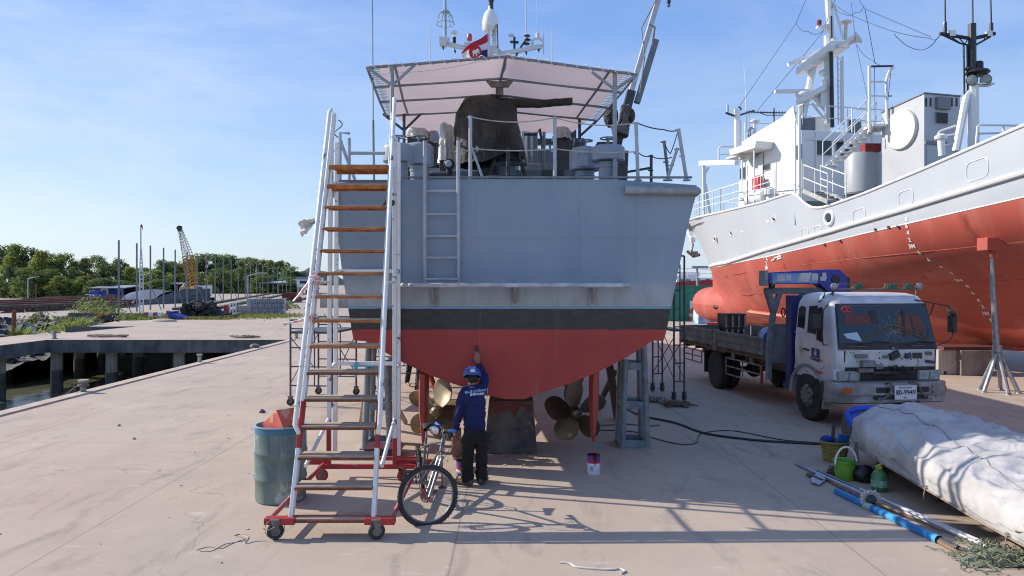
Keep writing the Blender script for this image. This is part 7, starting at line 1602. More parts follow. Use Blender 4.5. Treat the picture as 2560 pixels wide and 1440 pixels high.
m = MB(); m.lathe([(.30,0),(.33,.1),(.33,1.0),(.30,1.1)], W2(10.2,3.35,6.1), sa, 18); m.build("liferaft_canister", wht, s2)
m = MB(); [m.tube([W2(12.93,b,5.4), W2(12.93,b,8.3)], .03, 6) for b in (2.4,-.1)]; m.tube([W2(12.94,2.8,8.0), W2(12.94,-.4,8.0)], .025, 6); m.build("pipe_run", wht, br)
# funnel
fg = mat("funnel_grey", (.47,.48,.50), (.42,.43,.45), 1, .45); fgd = mat("funnel_top_grey", (.18,.19,.21), None, 3, .5)
m = MB(); m.hexa([W2(15.5,.4,5), W2(15.5,1.8,5), W2(17.27,1.8,5), W2(17.27,.4,5), W2(15.5,.4,8.45), W2(15.5,1.8,8.45), W2(17.27,1.8,8.66), W2(17.27,.4,8.66)]); fn = m.build("funnel", fg, s2, bev=.01)
m = MB(); m.prism([W2(15.5,1.81,8.18), W2(17.27,1.81,8.66), W2(15.5,1.81,8.45)], sn*.01) if False else m.hexa([W2(15.45,.38,8.452), W2(15.45,1.83,8.452), W2(17.3,1.83,8.665), W2(17.3,.38,8.665), W2(15.45,.38,8.49), W2(15.45,1.83,8.49), W2(17.3,1.83,8.70), W2(17.3,.38,8.70)]); m.build("funnel_cap", fgd, fn)
q = SP(2255,324,1.8); m = MB(); m.lathe([(.66,0),(.66,.06),(.63,.10),(.001,.10)], q, sn, 36); m.build("round_cover", mat("cover_cream", (.62,.61,.57), (.57,.56,.53), 2, .6), fn)
def aftbox(px0, px1, py0, py1, s, d, nm, mt, par):
    def AP(px, py):
        t = (px-1280)/FPX; o = W2(s,0,0); bb = (o.x-t*o.y)/(.964-.266*t); q = W2(s,bb,0); return V(q.x,q.y,HC-(py-HY)*q.y/FPX)
    a, c = AP(px0,py1), AP(px1,py0); m = MB(); m.prism([a, V(c.x,c.y,a.z), c, V(a.x,a.y,c.z)], sa*d); return m.build(nm, mt, par, bev=.005)
aftbox(2338,2370,246,273,17.27,.12,"vent_hood",fgd,fn); lv = aftbox(2340,2369,281,309,17.27,.04,"louvre",fg,fn)
for k in range(7): aftbox(2341,2368,283+k*3.7,285+k*3.7,17.31,.03,"slat",bk_,lv)
aftbox(2311,2365,356,360,17.27,.06,"pipe_run",fgd,fn); aftbox(2316,2360,368,415,17.27,.03,"access_door",fg,fn)
for x in (2313,2324,2377,2389): aftbox(x,x+4,245,266,17.27,.02,"slot",bk_,fn)
# grey tank, red crate, stairs, platform
q = SP(2157,440,1.6); m = MB(); zb, zt = SP(2157,486,1.6).z, SP(2157,385,1.6).z
m.lathe([(.46,zb-.3),(.46,zb+.02),(.55,zb+.05),(.55,zt-.05),(.53,zt)], V(q.x,q.y,0), n=32, sx=1.1); tk = m.build("grey_tank", mat("tank_grey", (.42,.44,.46), (.38,.40,.42), 2, .4), s2)
m = MB(); m.lathe([(.60,0),(.60,.05)], V(q.x,q.y,zb-.02), n=28, sx=1.1); m.build("tank_ring", steel_grey, tk)
a = SP(2176,381,1.6); b = SP(2176,361,1.6); m = MB(); m.bx(a.x-.27,a.x+.27,a.y-.2,a.y+.2,a.z,b.z); m.build("red_crate", mat("crate_maroon", (.28,.03,.035), (.2,.03,.03), 30, .6), tk)
def stair(p0, p1, w, n, nm="stairway", rails=True, mt=wht):
    p0, p1 = Vector(p0), Vector(p1); m = MB()
    for s in (-w/2, w/2): m.beam(p0+sn*s, p1+sn*s, .05, .14, (0,0,1))
    for k in range(n): c = lerp(p0, p1, (k+.5)/n); m.hexa([c+sn*x+sa*y+V(0,0,z) for x, y, z in ((-w/2,-.1,-.015),(w/2,-.1,-.015),(w/2,.1,-.015),(-w/2,.1,-.015),(-w/2,-.1,.015),(w/2,-.1,.015),(w/2,.1,.015),(-w/2,.1,.015))])
    o = m.build(nm, mt, s2)
    if rails:
        for s in (-w/2, w/2):
            m = MB()
            for h in (.45, .9): m.tube([p0+sn*s+V(0,0,h), p1+sn*s+V(0,0,h)], .02, 6)
            for k in (0,.5,1): c = lerp(p0,p1,k)+sn*s; m.tube([c, c+V(0,0,.9)], .018, 6)
            m.build("stair_rail", wht, o)
    return o
stair(P(2092,505,23.8), P(2030,478,25.6), .7, 5, mt=mat("stair_grey", (.42,.42,.40), (.3,.3,.29), 5, .6)); stair(P(2070,420,25.6), P(2178,318,25.2), .42, 9)
m = MB(); m.hexa([W2(12.95,-.9,8.42), W2(12.95,2.0,8.42), W2(14.2,2.0,8.42), W2(14.2,-.9,8.42), W2(12.95,-.9,8.5), W2(12.95,2.0,8.5), W2(14.2,2.0,8.5), W2(14.2,-.9,8.5)]) if False else m.box(P(2190,320,25)+V(0,0,0), (.7,1.0,.08)); m.build("stair_platform", wht, s2)
rail([W2(s, tab(BDK,s)*.96, tab(ZDK,s)) for s in (-.4,1,2.6,5,8,10.5,12.6)], (.45,.72,1.05)); rail([W2(s, -tab(BDK,s)*.96, tab(ZDK,s)) for s in (-.4,1,2.6,5,8)], (.5,1.05))
rail([W2(12.6,2.9,8.4), W2(12.85,2.9,8.4), W2(12.85,0,8.4), W2(12.85,-2.8,8.4)], (.45,.9)); rail([P(2130,330,25), P(2170,335,25)], (.4,.8))
m = MB()
for pts, Y in (([(2350,375),(2346,333),(2350,328),(2390,314),(2395,318),(2398,365)],19.8),([(2346,342),(2396,334)],19.8),([(2348,365),(2394,358)],19.8),([(2440,362),(2444,316),(2450,312),(2545,314),(2570,322)],19),([(2443,334),(2560,330)],19),([(2508,313),(2510,330)],19)): m.tube([P(x,y,Y) for x, y in pts], .028, 7)
[mm.build("quarter_rail", wht, s2) for mm in m.split()]
m = MB(); m.tube([P(2355,390,19.8), P(2352,345,19.8)], .09, 10); m.lathe([(.14,0),(.16,.08),(.08,.14)], P(2352,348,19.8), n=12); m.build("vent_pipe", wht, s2)
# foredeck gantry and gear
m = MB(); Yq = 38.5; m.beam(P(1752,408,Yq), P(1842,406,35), .24, .24); m.beam(P(1760,410,Yq), P(1762,562,Yq), .16, .16, (0,1,0)); m.beam(P(1764,460,Yq), P(1779,560,Yq), .10, .10, (0,1,0)); m.beam(P(1772,418,Yq), P(1764,432,Yq), .1, .1, (0,1,0)); m.build("foredeck_gantry", wht, s2)
m = MB(); Yq = 36.5; m.tube([P(1797,400,Yq), P(1797,372,Yq), P(1802,366,Yq), P(1840,366,Yq)], .05, 8); m.tube([P(1797,386,Yq), P(1840,386,Yq)], .03, 6); m.build("gantry_rail", wht, s2)
random.seed(21); m = MB()
for k in range(12): m.box(W2(random.uniform(1.2,6.5), random.uniform(-.5,1.6), 5.75+.1*random.random()), (random.uniform(.2,.6), random.uniform(.3,.8), random.uniform(.3,.75)))
[mm.build("deck_winch", mat("winch_grey", (.33,.36,.36), (.22,.24,.24), 4, .6), s2, bev=.03) for mm in m.split()]
# masts, aerials and rigging
def tubes(nm, L_, Y, mt, par=None, each=False):
    m = MB()
    for pts, r in L_: m.tube([P(x, y, Y) for x, y in pts], r, 8)
    if each: return m.each(nm, mt, par or s2)
    return m.build(nm, mt, par or s2)
YF = 32.5
fm_ = tubes("fore_mast", [([(1843,272),(1843,395)],.14),([(1852,300),(1852,395)],.04)], YF, wht)
tubes("aerial_arm", [([(1814,282),(1843,292)],.05),([(1843,290),(1886,276)],.04),([(1820,282),(1820,262)],.025),([(1846,268),(1852,276)],.08)], YF, steel_dark, fm_)
tubes("whip_aerial", [([(1860,158),(1865,248)],.014),([(1865,248),(1868,330)],.03),([(1873,270),(1874,330)],.02),([(1818,262),(1818,282)],.03)], YF, wht, fm_, True)
m = MB(); m.tube([P(1868,280,30), P(1988,283,30)], .025, 6)
for k in range(15): x = 1872+k*7.6; m.tube([P(x,277,30), P(x,285,30)], .014, 4)
m.tube([P(1900,282,30), P(1915,288,30), P(1960,288,30), P(1984,292,30)], .02, 5); m.tube([P(1983,273,30), P(1990,284,30), P(1982,292,30)], .025, 5); m.tube([P(1935,270,30), P(1935,350,30)], .03, 6); m.build("yagi_aerial", steel_dark, s2)
m = MB(); c = P(1887,305,31); m.lathe([(.03,-.02),(.19,0),(.2,.06),(.06,.12),(.001,.13)], c, n=16); m.tube([c, P(1887,340,31)], .07, 8); m.build("satellite_dome", wht, s2)
m = MB(); c = P(1880,335,31); m.ring(c, .25, .04, (.5,-.8,0), 18, 6); m.tube([P(1875,318,31), P(1875,345,31)], .05, 8); m.build("compass_stand", galv, s2)
YC = 28.2; mm_ = tubes("main_mast", [([(2036,155),(2006,300)],.13),([(2068,90),(2070,310)],.13),([(2070,-20),(2078,95)],.14),([(2016,222),(2066,278)],.08),([(2080,140),(2078,310)],.06),([(2104,150),(2104,312)],.05),([(2000,255),(2002,300)],.09),([(2030,258),(2062,300)],.05),([(2086,15),(2108,98)],.05)], YC, wht)
tubes("cable_trunk", [([(2078,40),(2079,95)],.04),([(2078,130),(2081,318)],.075)], YC-.3, black_metal, mm_)
m = MB(); m.tube([P(2094,140,YC), P(2096,312,YC)], .03, 6); m.tube([P(2107,140,YC), P(2108,312,YC)], .03, 6)
for k in range(12): m.tube([P(2094,146+k*14,YC), P(2107,146+k*14,YC)], .018, 5)
m.build("mast_ladder", wht, mm_)
def plate(nm, pts, th, mt=wht, par=mm_): m = MB(); m.prism([P(x,y,YC+dy) for x,y,dy in pts], (0,0,th)); return m.build(nm, mt, par)
plate("radar_platform", [(1990,188,-.6),(2078,120,-.6),(2125,118,.6),(2034,184,.6)], .26); plate("radar_platform", [(1990,262,-.5),(2062,224,-.5),(2085,224,.5),(2012,262,.5)], .2); plate("top_platform", [(2098,118,-.5),(2128,98,-.5),(2148,98,.5),(2118,118,.5)], .12)
m = MB(); m.beam(P(1970,162,YC-.3), P(2054,126,YC-.3), .16, .14); m.ball(P(2022,158,YC-.3), (.4,.25,.14)); m.build("radar_scanner", wht, mm_)
m = MB(); m.beam(P(1937,229,YC-.3), P(2040,227,YC-.3), .16, .12); m.ball(P(2008,238,YC-.3), (.32,.25,.16)); m.build("radar_scanner", wht, mm_)
m = MB(); m.ball(P(2058,183,YC), (.17,.17,.14)); m.ball(P(2063,210,YC), (.14,.14,.2)); m.box(P(2060,242,YC), (.4,.4,.7)); m.ball(P(2081,105,YC), (.2,.2,.22)); [q.build("mast_equipment", wht, mm_) for q in m.split()]
m = MB(); m.beam(P(2042,68,YC), P(2074,70,YC), .2, .08); m.tube([P(2058,68,YC), P(2074,80,YC)], .08, 6); m.build("lamp_bracket", wht, mm_); m = MB(); m.lathe([(.08,0),(.09,.04),(.09,.16),(.05,.2)], P(2048,63,YC), n=12); m.build("red_lamp", mat("lamp_dark_red", (.25,.02,.03), None, 3, .3), mm_)
m = MB(); c = P(2115,58,YC); m.lathe([(.03,-.02),(.2,0),(.21,.05),(.12,.10),(.001,.11)], c, n=16); m.tube([c, P(2113,98,YC)], .07, 8); m.build("dome_aerial", mat("aerial_cream", (.60,.54,.44), None, 4, .5), mm_)
m = MB(); m.lathe([(.03,0),(.06,.25),(.20,.42)], P(2122,112,YC), (.85,-.3,.45), 12); m.lathe([(.03,0),(.06,.25),(.18,.40)], P(2120,106,YC), (.8,-.3,.65), 12); m.build("horn", wht, mm_)
YA = 19.6; am_ = tubes("aft_mast", [([(2390,378),(2412,262),(2418,240),(2428,228)],.10),([(2434,372),(2432,215)],.14)], YA, wht); tubes("mast_post", [([(2431,210),(2430,60)],.10)], YA, black_metal, am_)
tubes("aerial_yard", [([(2350,84),(2430,97),(2487,84)],.05),([(2358,88),(2400,108),(2430,115)],.025),([(2440,112),(2476,92)],.025),([(2375,90),(2395,104)],.015),([(2395,92),(2412,111)],.015),([(2420,97),(2412,111)],.015),([(2460,92),(2462,102)],.015),([(2363,84),(2362,60),(2363,56)],.05),([(2478,84),(2478,58)],.05),([(2418,112),(2420,240)],.025),([(2409,112),(2411,240)],.025)], YA, black_metal, am_)
tubes("whip_aerial", [([(2363,60),(2362,-20)],.022),([(2432,66),(2431,-20)],.022),([(2478,60),(2476,-20)],.022)], YA, black_metal, am_, True)
m = MB(); m.box(P(2379,84,YA), (.15,.12,.16)); m.box(P(2472,85,YA), (.13,.12,.14)); [q.build("aerial_tuner", white_paint, am_) for q in m.split()]
m = MB(); m.lathe([(.20,0),(.30,.08),(.26,.14)], P(2444,190,YA), n=16); m.lathe([(.11,0),(.11,.22),(.08,.26)], P(2447,178,YA), n=14); m.ball(P(2421,172,YA), .08); m.build("lamp_stack", black_metal, am_)
for px, py in ((2430,200),(2465,199)):
    m = MB(); c = P(px, py, YA-.15); m.lathe([(.06,.16),(.13,.08),(.145,0)], c, (.3,1,.1), 18); fl_ = m.build("flood_light", steel_dark, am_); m = MB(); m.lathe([(.13,0),(.08,-.015),(.001,-.02)], c, (.3,1,.1), 18); m.build("lens", mat("flood_lens", (.35,.40,.36), (.2,.25,.22), 20, .15), fl_)
m = MB(); m.box(P(2455,212,YA), (.5,.3,.04)); m.build("lamp_shelf", wht, am_)
lf = tubes("ladder_frame", [([(2174,330),(2173,165)],.05),([(2218,330),(2216,200),(2222,182),(2234,166)],.05),([(2174,240),(2216,240)],.03),([(2174,204),(2216,204)],.03)], 24.6, wht); tubes("top_bar", [([(2178,166),(2234,165)],.035),([(2174,240),(2230,240)],.02)], 24.6, steel_dark, lf)
wr = mat("rigging_wire", (.05,.07,.14), None, 4, .5)
def wire(pts, r=.012, sag=0):
    out = []
    for a, b in zip(pts, pts[1:]):
        a, b = P(*a), P(*b)
        for k in range(9): t = k/8; out.append(lerp(a,b,t)+V(0,0,-sag*4*t*(1-t)))
    m = MB(); m.tube(out, r, 5); return m.build("rigging_wire", wr, s2)
for pts, sag in (([(2019,-10,28),(1990,58,29),(1846,270,32.5)],0),([(1990,58,29),(2020,78,28.5),(2056,78,28.2)],.12),([(2095,-20,28),(2056,82,28.2),(1893,277,32)],0),([(2078,5,28),(2170,55,24),(2326,96,20),(2350,88,19.6)],.08),([(2148,0,26),(2162,22,24),(2326,92,20)],0),([(2084,12,28),(2110,34,27),(2140,30,26),(2160,15,24.5)],.1),([(2162,20,24.5),(2188,160,24.6)],0),([(2128,8,27),(2140,112,26),(2172,260,25)],0),([(2235,85,21),(2300,125,20.3),(2346,92,19.6)],.1),([(2142,112,27),(2180,150,25),(2222,163,24.6)],.1),([(2186,166,24.6),(2188,325,24.8)],0),([(2228,170,24.6),(2220,250,24.8)],0)): wire(pts, .011, sag)
# prop stand, blocks
ps = empty("prop_stand", P(2490,980,18.5), "grey pole stand on five splayed feet propping the red hull near its stern", "prop stand")
base = V(P(2495,0,18.5).x, 18.5, 0); pt = P(2480,640,18.6); m = MB(); m.tube([base+V(0,0,.55), lerp(base,pt,.62), pt], [.085,.075,.05], 12); m.lathe([(.11,0),(.11,.18)], base+V(-.02,0,1.0), n=12); m.build("pole", galv, ps)
for k in range(5): a = R(-100+72*k); m = MB(); m.tube([base+V(0,0,1.05), base+V(math.cos(a)*.40, math.sin(a)*.5, .03)], .05, 8); m.lathe([(.08,0),(.06,.03)], base+V(math.cos(a)*.40, math.sin(a)*.5, 0), n=10); m.build("leg", galv, ps)
m = MB(); m.box(pt+V(.03,.05,.30), (.50,.42,.32)); m.build("head_block", redb, ps, bev=.01); m = MB(); m.lathe([(.06,0),(.06,.2)], pt+V(0,0,-.06), n=10); m.build("screw_head", redb, ps)
cb = mat("keel_concrete", (.44,.40,.36), (.36,.32,.29), 1.5, .9, spot=(.30,.14,.11), ssc=2, sth=.6)
cbd = mat("keel_concrete_dark", (.26,.235,.22), (.16,.14,.13), 1.5, .9, spot=(.22,.12,.10), ssc=2, sth=.58)
def kblock(px0, px1, Y, d, h, mt, lab, notch=True):
    x0, x1 = P(px0,0,Y).x, P(px1,0,Y).x; m = MB()
    if notch: m.bx(x0,x0+.25*(x1-x0),Y,Y+d,0,h); m.bx(x0+.25*(x1-x0),x0+.4*(x1-x0),Y+.005,Y+d,.10,h-.002); m.bx(x0+.4*(x1-x0),x0+.82*(x1-x0),Y,Y+d,0,h); m.bx(x0+.82*(x1-x0),x1,Y+.005,Y+d,.10,h-.002)
    else: m.bx(x0,x1,Y,Y+d,0,h)
    top(m, "concrete_block", mt, lab, "block", "concrete blocks under the white ship", bev=.015)
kblock(2346,2402,22.0,1.2,.74,cb,"pale notched concrete block under the white ship, left of the darker block"); kblock(2403,2480,21.8,1.4,.74,cbd,"dark stained concrete block under the white ship beside the prop stand", False)
m = MB(); q = P(2420,0,22.2); m.bx(q.x-.9,q.x+.8,21.9,22.8,.742,.84); top(m, "timber_packing", mat("packing_red", (.12,.035,.03), None, 5, .8), "dark red timber packing between the keel and the concrete blocks by the stand", "timber")
for k, (px, lab) in enumerate(((1830,"red stained concrete keel block under the bow, farthest from the camera"),(1905,"concrete keel block under the forward keel, seen over the truck bed"),(2010,"concrete keel block under midships, behind the truck's crane portal"))):
    Y = (38.2,33.5,29)[k]; q = W2((40.3-Y)/.964,0,0); m = MB(); m.box(q+V(0,0,.27), (1.5,1.0,.54), rz=R(-15)); m.mi(1).box(q+V(0,0,.63), (1.1,.7,.175), rz=R(-15)); top(m, "keel_block", [mat("block_reddish", (.34,.21,.18), (.40,.35,.31), 1.4, .9), mat("packing_bright_red", (.36,.06,.04), None, 5, .8)], lab, "block", "concrete blocks under the white ship", bev=.015)
# ---------------------------------------------------------------- far right: container, other ship, drums
gq_ = G(1680, 803.0); ct = empty("shipping_container", P(1700,803,54), "green shipping container with white letters, between the scaffold and the bulbous bow", "container")
cg = mat("container_green", (.02,.20,.12), (.018,.16,.10), 2, .5, streak=(.10,.22,.16), kst=.4)
x0, x1, yc = P(1640,0,53.7).x, P(1640,0,53.7).x+6.06, 53.7
m = MB(); n = 46; pr_ = []
for k in range(n+1): x = lerp(x0+.1, x1-.1, k/n); d = (.0,.035,.035,.0)[k % 4]; pr_.append((x, d))
for (a, d1), (b, d2) in zip(pr_, pr_[1:]): m.poly([(a,yc+d1,.15),(b,yc+d2,.15),(b,yc+d2,2.45),(a,yc+d1,2.45)])
m.bx(x0+.1,x1-.1,yc+.05,yc+2.4,.1,2.5); m.build("corrugated_wall", cg, ct, sharp=20)
m = MB(); m.bx(x0,x1,yc-.02,yc+.1,0,.15); m.bx(x0,x1,yc-.02,yc+.1,2.45,2.59); [m.bx(x,x+.14,yc-.02,yc+.14,.15,2.45) for x in (x0, x1-.14)]; m.build("frame", cg, ct)
wl = mat("container_letter", (.68,.70,.70), None, 4, .6); lx = P(1718,0,53.7).x
text("EVER", 1.10, frame(V(lx+1.35, yc-.012, HC-(768-HY)*53.7/FPX), (1,0,0), (0,0,1)), wl, ct, "lettering", .002, .035)
rs = empty("red_ship", P(1740,720,70), "small far white ship with a dark red hull behind the green container", "ship")
m = MB(); a = P(1600,740,72); b = P(1800,740,72); Zt = P(1600,712,72).z
m.hexa([V(a.x,72,0), V(b.x,72,0), V(b.x,80,0), V(a.x,80,0), V(a.x-.5,71.8,Zt), V(b.x+1,71.8,Zt+.6), V(b.x+1,80,Zt+.6), V(a.x-.5,80,Zt)]); m.build("hull", mat("far_hull_red", (.30,.02,.03), (.25,.02,.03), 1, .5), rs)
m = MB(); pa = lambda m, x0, x1, y0, y1, Y, d: m.bx(P(x0,0,Y).x, P(x1,0,Y).x, Y, Y+d, P(0,y1,Y).z, P(0,y0,Y).z)
pa(m,1692,1745,690,714,72,6); pa(m,1750,1800,694,712,71.9,6); pa(m,1695,1750,680,690,73,4); m.build("cabin", wht, rs, bev=.02)
m = MB(); [pa(m,x,x+w,y,y+h,Y,.05) for x,y,w,h,Y in ((1754,700,5,8,71.85),(1764,698,11,10,71.85),(1716,698,3,9,71.95),(1722,698,3,9,71.95),(1703,698,4,9,71.95))]; [q.build("window", dk_, rs) for q in m.split()]
rail([P(1692,692,72), P(1745,692,72)], (.4,.8), r=.03, par=rs); rail([P(1750,694,71.9), P(1800,694,71.9)], (.4,.8), r=.03, par=rs)
m = MB(); m.tube([P(1743,740,60), P(1743,668,60)], .09, 8); m.beam(P(1730,668,60), P(1770,668,60), .3, .2); top(m, "lamp_mast", galv, "pale post with a short top beam standing in front of the far red hulled ship", "post")
def sdrum(px, py, c, lab):
    q = G(px, py); m = MB(); m.lathe([(.29,0),(.29,.28),(.30,.3),(.29,.32),(.29,.58),(.3,.6),(.29,.62),(.29,.88),(.27,.88)], q, n=20); m.mi(1).lathe([(.301,.34),(.301,.56)], q, n=20, cap=False); top(m, "steel_drum", c, lab, "drum", "steel drums by the green container")
sdrum(1732, 803, [mat("drum_red_brown", (.35,.10,.07), None, 4, .6), mat("drum_cream", (.50,.45,.36), None, 4, .6)], "red drum with a cream band in front of the green container's letters")
sdrum(1764, 807, [mat("drum_orange", (.42,.12,.06), None, 4, .6), mat("drum_yellow", (.50,.38,.12), None, 4, .6)], "orange and yellow drum beside the tip of the bulbous bow")
m = MB(); q = P(1745,0,50); m.prism([V(q.x,50,0), V(q.x+1.5,50,0), V(q.x+1.5,50,1.4), V(q.x+.9,50,2.0), V(q.x+.1,50,1.3)], (0,1.5,0)); top(m, "work_tent", mat("tent_pale_blue", (.45,.52,.62), (.10,.22,.48), 1.1, .8), "pale blue cloth work tent half hidden by the bulbous bow", "tent")
m = MB(); m.beam(P(1655,775,40), P(1655,690,40), .06, .06, (0,1,0)) if False else None
# ---------------------------------------------------------------- trees
leafm = {}
def leaf_mat(name, c, c2):
    m = mat(name, c, c2, .9, .7, detail=3, ct=(.35,.65), spec=.25)
    if name not in leafm:
        t = m.node_tree; N = t.nodes; b = N['Principled BSDF']; out = [n for n in N if n.type == 'OUTPUT_MATERIAL'][0]
        tr = N.new('ShaderNodeBsdfTranslucent'); tr.inputs[0].default_value = (c[0]*1.5, c[1]*1.4, c[2], 1); mxs = N.new('ShaderNodeMixShader'); mxs.inputs[0].default_value = .45
        t.links.new(b.outputs[0], mxs.inputs[1]); t.links.new(tr.outputs[0], mxs.inputs[2]); t.links.new(mxs.outputs[0], out.inputs[0]); leafm[name] = m
    return m
LM = [leaf_mat("foliage_bright", (.20,.25,.07), (.13,.175,.055)), leaf_mat("foliage_mid", (.145,.20,.075), (.09,.135,.055)), leaf_mat("foliage_dark", (.095,.14,.065), (.06,.095,.047)), leaf_mat("foliage_olive", (.20,.22,.10), (.13,.155,.075)), leaf_mat("foliage_dry", (.19,.15,.075), (.11,.095,.05))]
bark = mat("bark", (.11,.09,.075), (.06,.05,.042), 8, .9, bump=.4)
def crown_mesh(H, Rw, seed, nclump=34, nleaf=70, ls=.34, low=.12):
    random.seed(seed); m = MB(); cl = []
    for k in range(nclump):
        z = random.uniform(low, 1.0); prof = (math.sin(min(1, (z-low)/(1-low)*1.15+.12)*math.pi*.92))**.6 if z < .98 else .25
        a = random.random()*6.283; r = Rw*prof*math.sqrt(random.uniform(.15,1)); cl.append((V(math.cos(a)*r, math.sin(a)*r, z*H*(.92+.1*random.random())), Rw*random.uniform(.20,.36)))
    for c, cr_ in cl:
        for q in range(nleaf):
            d = V(random.gauss(0,1), random.gauss(0,1), random.gauss(0,1)+.25).normalized(); p = c+V(d.x, d.y, d.z*.72)*cr_*random.uniform(.55,1.05)
            nrm = (d+V(random.gauss(0,.5), random.gauss(0,.5), random.gauss(0,.5)+.3)).normalized(); x = nrm.cross(V(random.random()-.5, random.random()-.5, random.random()-.5)); 
            if x.length < .01: continue
            x.normalize(); y = nrm.cross(x); s = ls*random.uniform(.6,1.3)
            m.poly([p-x*s*.5, p-y*s*.32+x*s*.05, p+x*s*.55, p+y*s*.32])
    return m
def trunk_mesh(H, seed, r=.22):
    random.seed(seed+99); m = MB(); m.tube([V(0,0,-.1), V(.1,.05,H*.25), V(-.05,.1,H*.55), V(0,0,H*.85)], [r,r*.8,r*.5,r*.15], 8)
    for k in range(7): a = random.random()*6.28; z = H*random.uniform(.25,.6); m.tube([V(0,.05,z), V(math.cos(a)*H*.12, math.sin(a)*H*.12, z+H*.14), V(math.cos(a)*H*.25, math.sin(a)*H*.25, z+H*.22)], [r*.45,r*.3,r*.08], 6)
    return m
protos = []
def raw(mb, name, mt): 
    me = bpy.data.meshes.new(name); me.from_pydata([tuple(p) for p in mb.v], [], mb.f); me.materials.append(mt); return me
for k, (H, Rw, mi) in enumerate(((10,4.2,1),(10,4.6,2),(10,3.8,3),(10,4.4,0),(10,5.0,1))):
    protos.append((raw(crown_mesh(H, Rw, 40+k, 56, 84, .46, .05), "crown", LM[mi]), raw(trunk_mesh(H, 40+k), "trunk", bark)))
def tree(x, y, h, w, pi, lab, rz, grp):
    o = bpy.data.objects.new("tree", None); COL.objects.link(o); o.location = (x, y, -.05); o.rotation_euler = (0,0,rz); s = h/10; o.scale = (w/8.5, w/8.5, s); tag(o, lab, "tree", grp)
    for nm, me in zip(("crown","trunk"), protos[pi]): c = bpy.data.objects.new(nm, me); COL.objects.link(c); c.parent = o
G1, G2, G3 = "trees of the left wood", "trees of the wood behind the crane", "smaller trees filling the wood edge"
kindn = ["mid green","dark green","olive toned","bright green","broad mid green"]
rt = random.Random(77)
front = [(-30,618,1),(8,618,1),(40,612,3),(72,622,1),(104,628,3),(134,640,1),(158,637,4),(188,655,2),(214,648,2),(246,643,4),(272,660,1),(300,650,2),(330,668,3),(352,672,0),(385,676,3),(412,652,1),(434,654,3),(460,655,0),(486,642,1),(512,637,4),(540,640,0),(562,639,4),(588,642,1),(612,647,0),(636,649,4),(660,652,2),(684,654,0),(708,655,2),(728,668,4),(748,680,1)]
for i, (px, py, pi) in enumerate(front):
    Y = 150+rt.uniform(-6,8) if px < 400 else 225+rt.uniform(-8,10)
    q = P(px, py, Y); h = q.z; w = (40 if px < 400 else 36)*Y/FPX*2*rt.uniform(.85,1.1)
    n_ = i+1; od_ = "%d%s" % (n_, "th" if 10 < n_ % 100 < 14 else {1:"st",2:"nd",3:"rd"}.get(n_ % 10, "th"))
    tree(q.x, Y, h, w, pi, "%s tree, %s from the left along the wood's skyline" % (kindn[pi], od_), rt.random()*6, G1 if px < 400 else G2)
low = [(-10,690,3),(25,665,1),(60,672,0),(95,680,1),(125,675,4),(150,690,3),(178,700,0),(205,690,3),(232,700,0),(262,695,1),(292,700,3),(318,702,0),(345,706,1),(372,704,3),(398,700,0),(428,690,3),(452,684,1),(505,682,3),(536,690,0),(548,672,4),(580,676,3),(602,672,0),(630,682,1),(655,684,3),(690,690,1),(720,694,4)]
for i, (px, py, pi) in enumerate(low):
    Y = 139+rt.uniform(-4,3) if px < 400 else 212+rt.uniform(-6,4); q = P(px, py, Y); w = 30*Y/FPX*2*rt.uniform(.8,1.2)
    tree(q.x, Y, q.z, w, pi, "lower %s tree at the wood's foot, number %d from the left" % (kindn[pi], i+1), rt.random()*6, G3)
# understory: one leafy mass that fills the foot of the wood
m = MB(); random.seed(5)
for k in range(14000):
    left = random.random() < .6
    if left: x = random.uniform(-155,-68); y = random.uniform(140,158)+(x+68)*-.02
    else: x = random.uniform(-120,-60); y = random.uniform(214,232)
    z = abs(random.gauss(0,1.7))*(.8+.5*noise.noise(V(x*.12,y*.1,0))); p = V(x,y,z); s = random.uniform(.35,.8)
    d = V(random.gauss(0,1), random.gauss(0,1)-.6, random.gauss(0,1)+.5).normalized(); u = d.cross(V(.3,.2,1)).normalized(); w = d.cross(u); m.poly([p-u*s*.5, p-w*s*.35, p+u*s*.5, p+w*s*.35])
    m.m[-1] = 0 if random.random() < .55 else (1 if random.random() < .6 else 2)
tag(m.build("undergrowth", [LM[2], LM[1], LM[4]], sharp=180), "dense undergrowth at the foot of the wood", "undergrowth", kind='stuff')
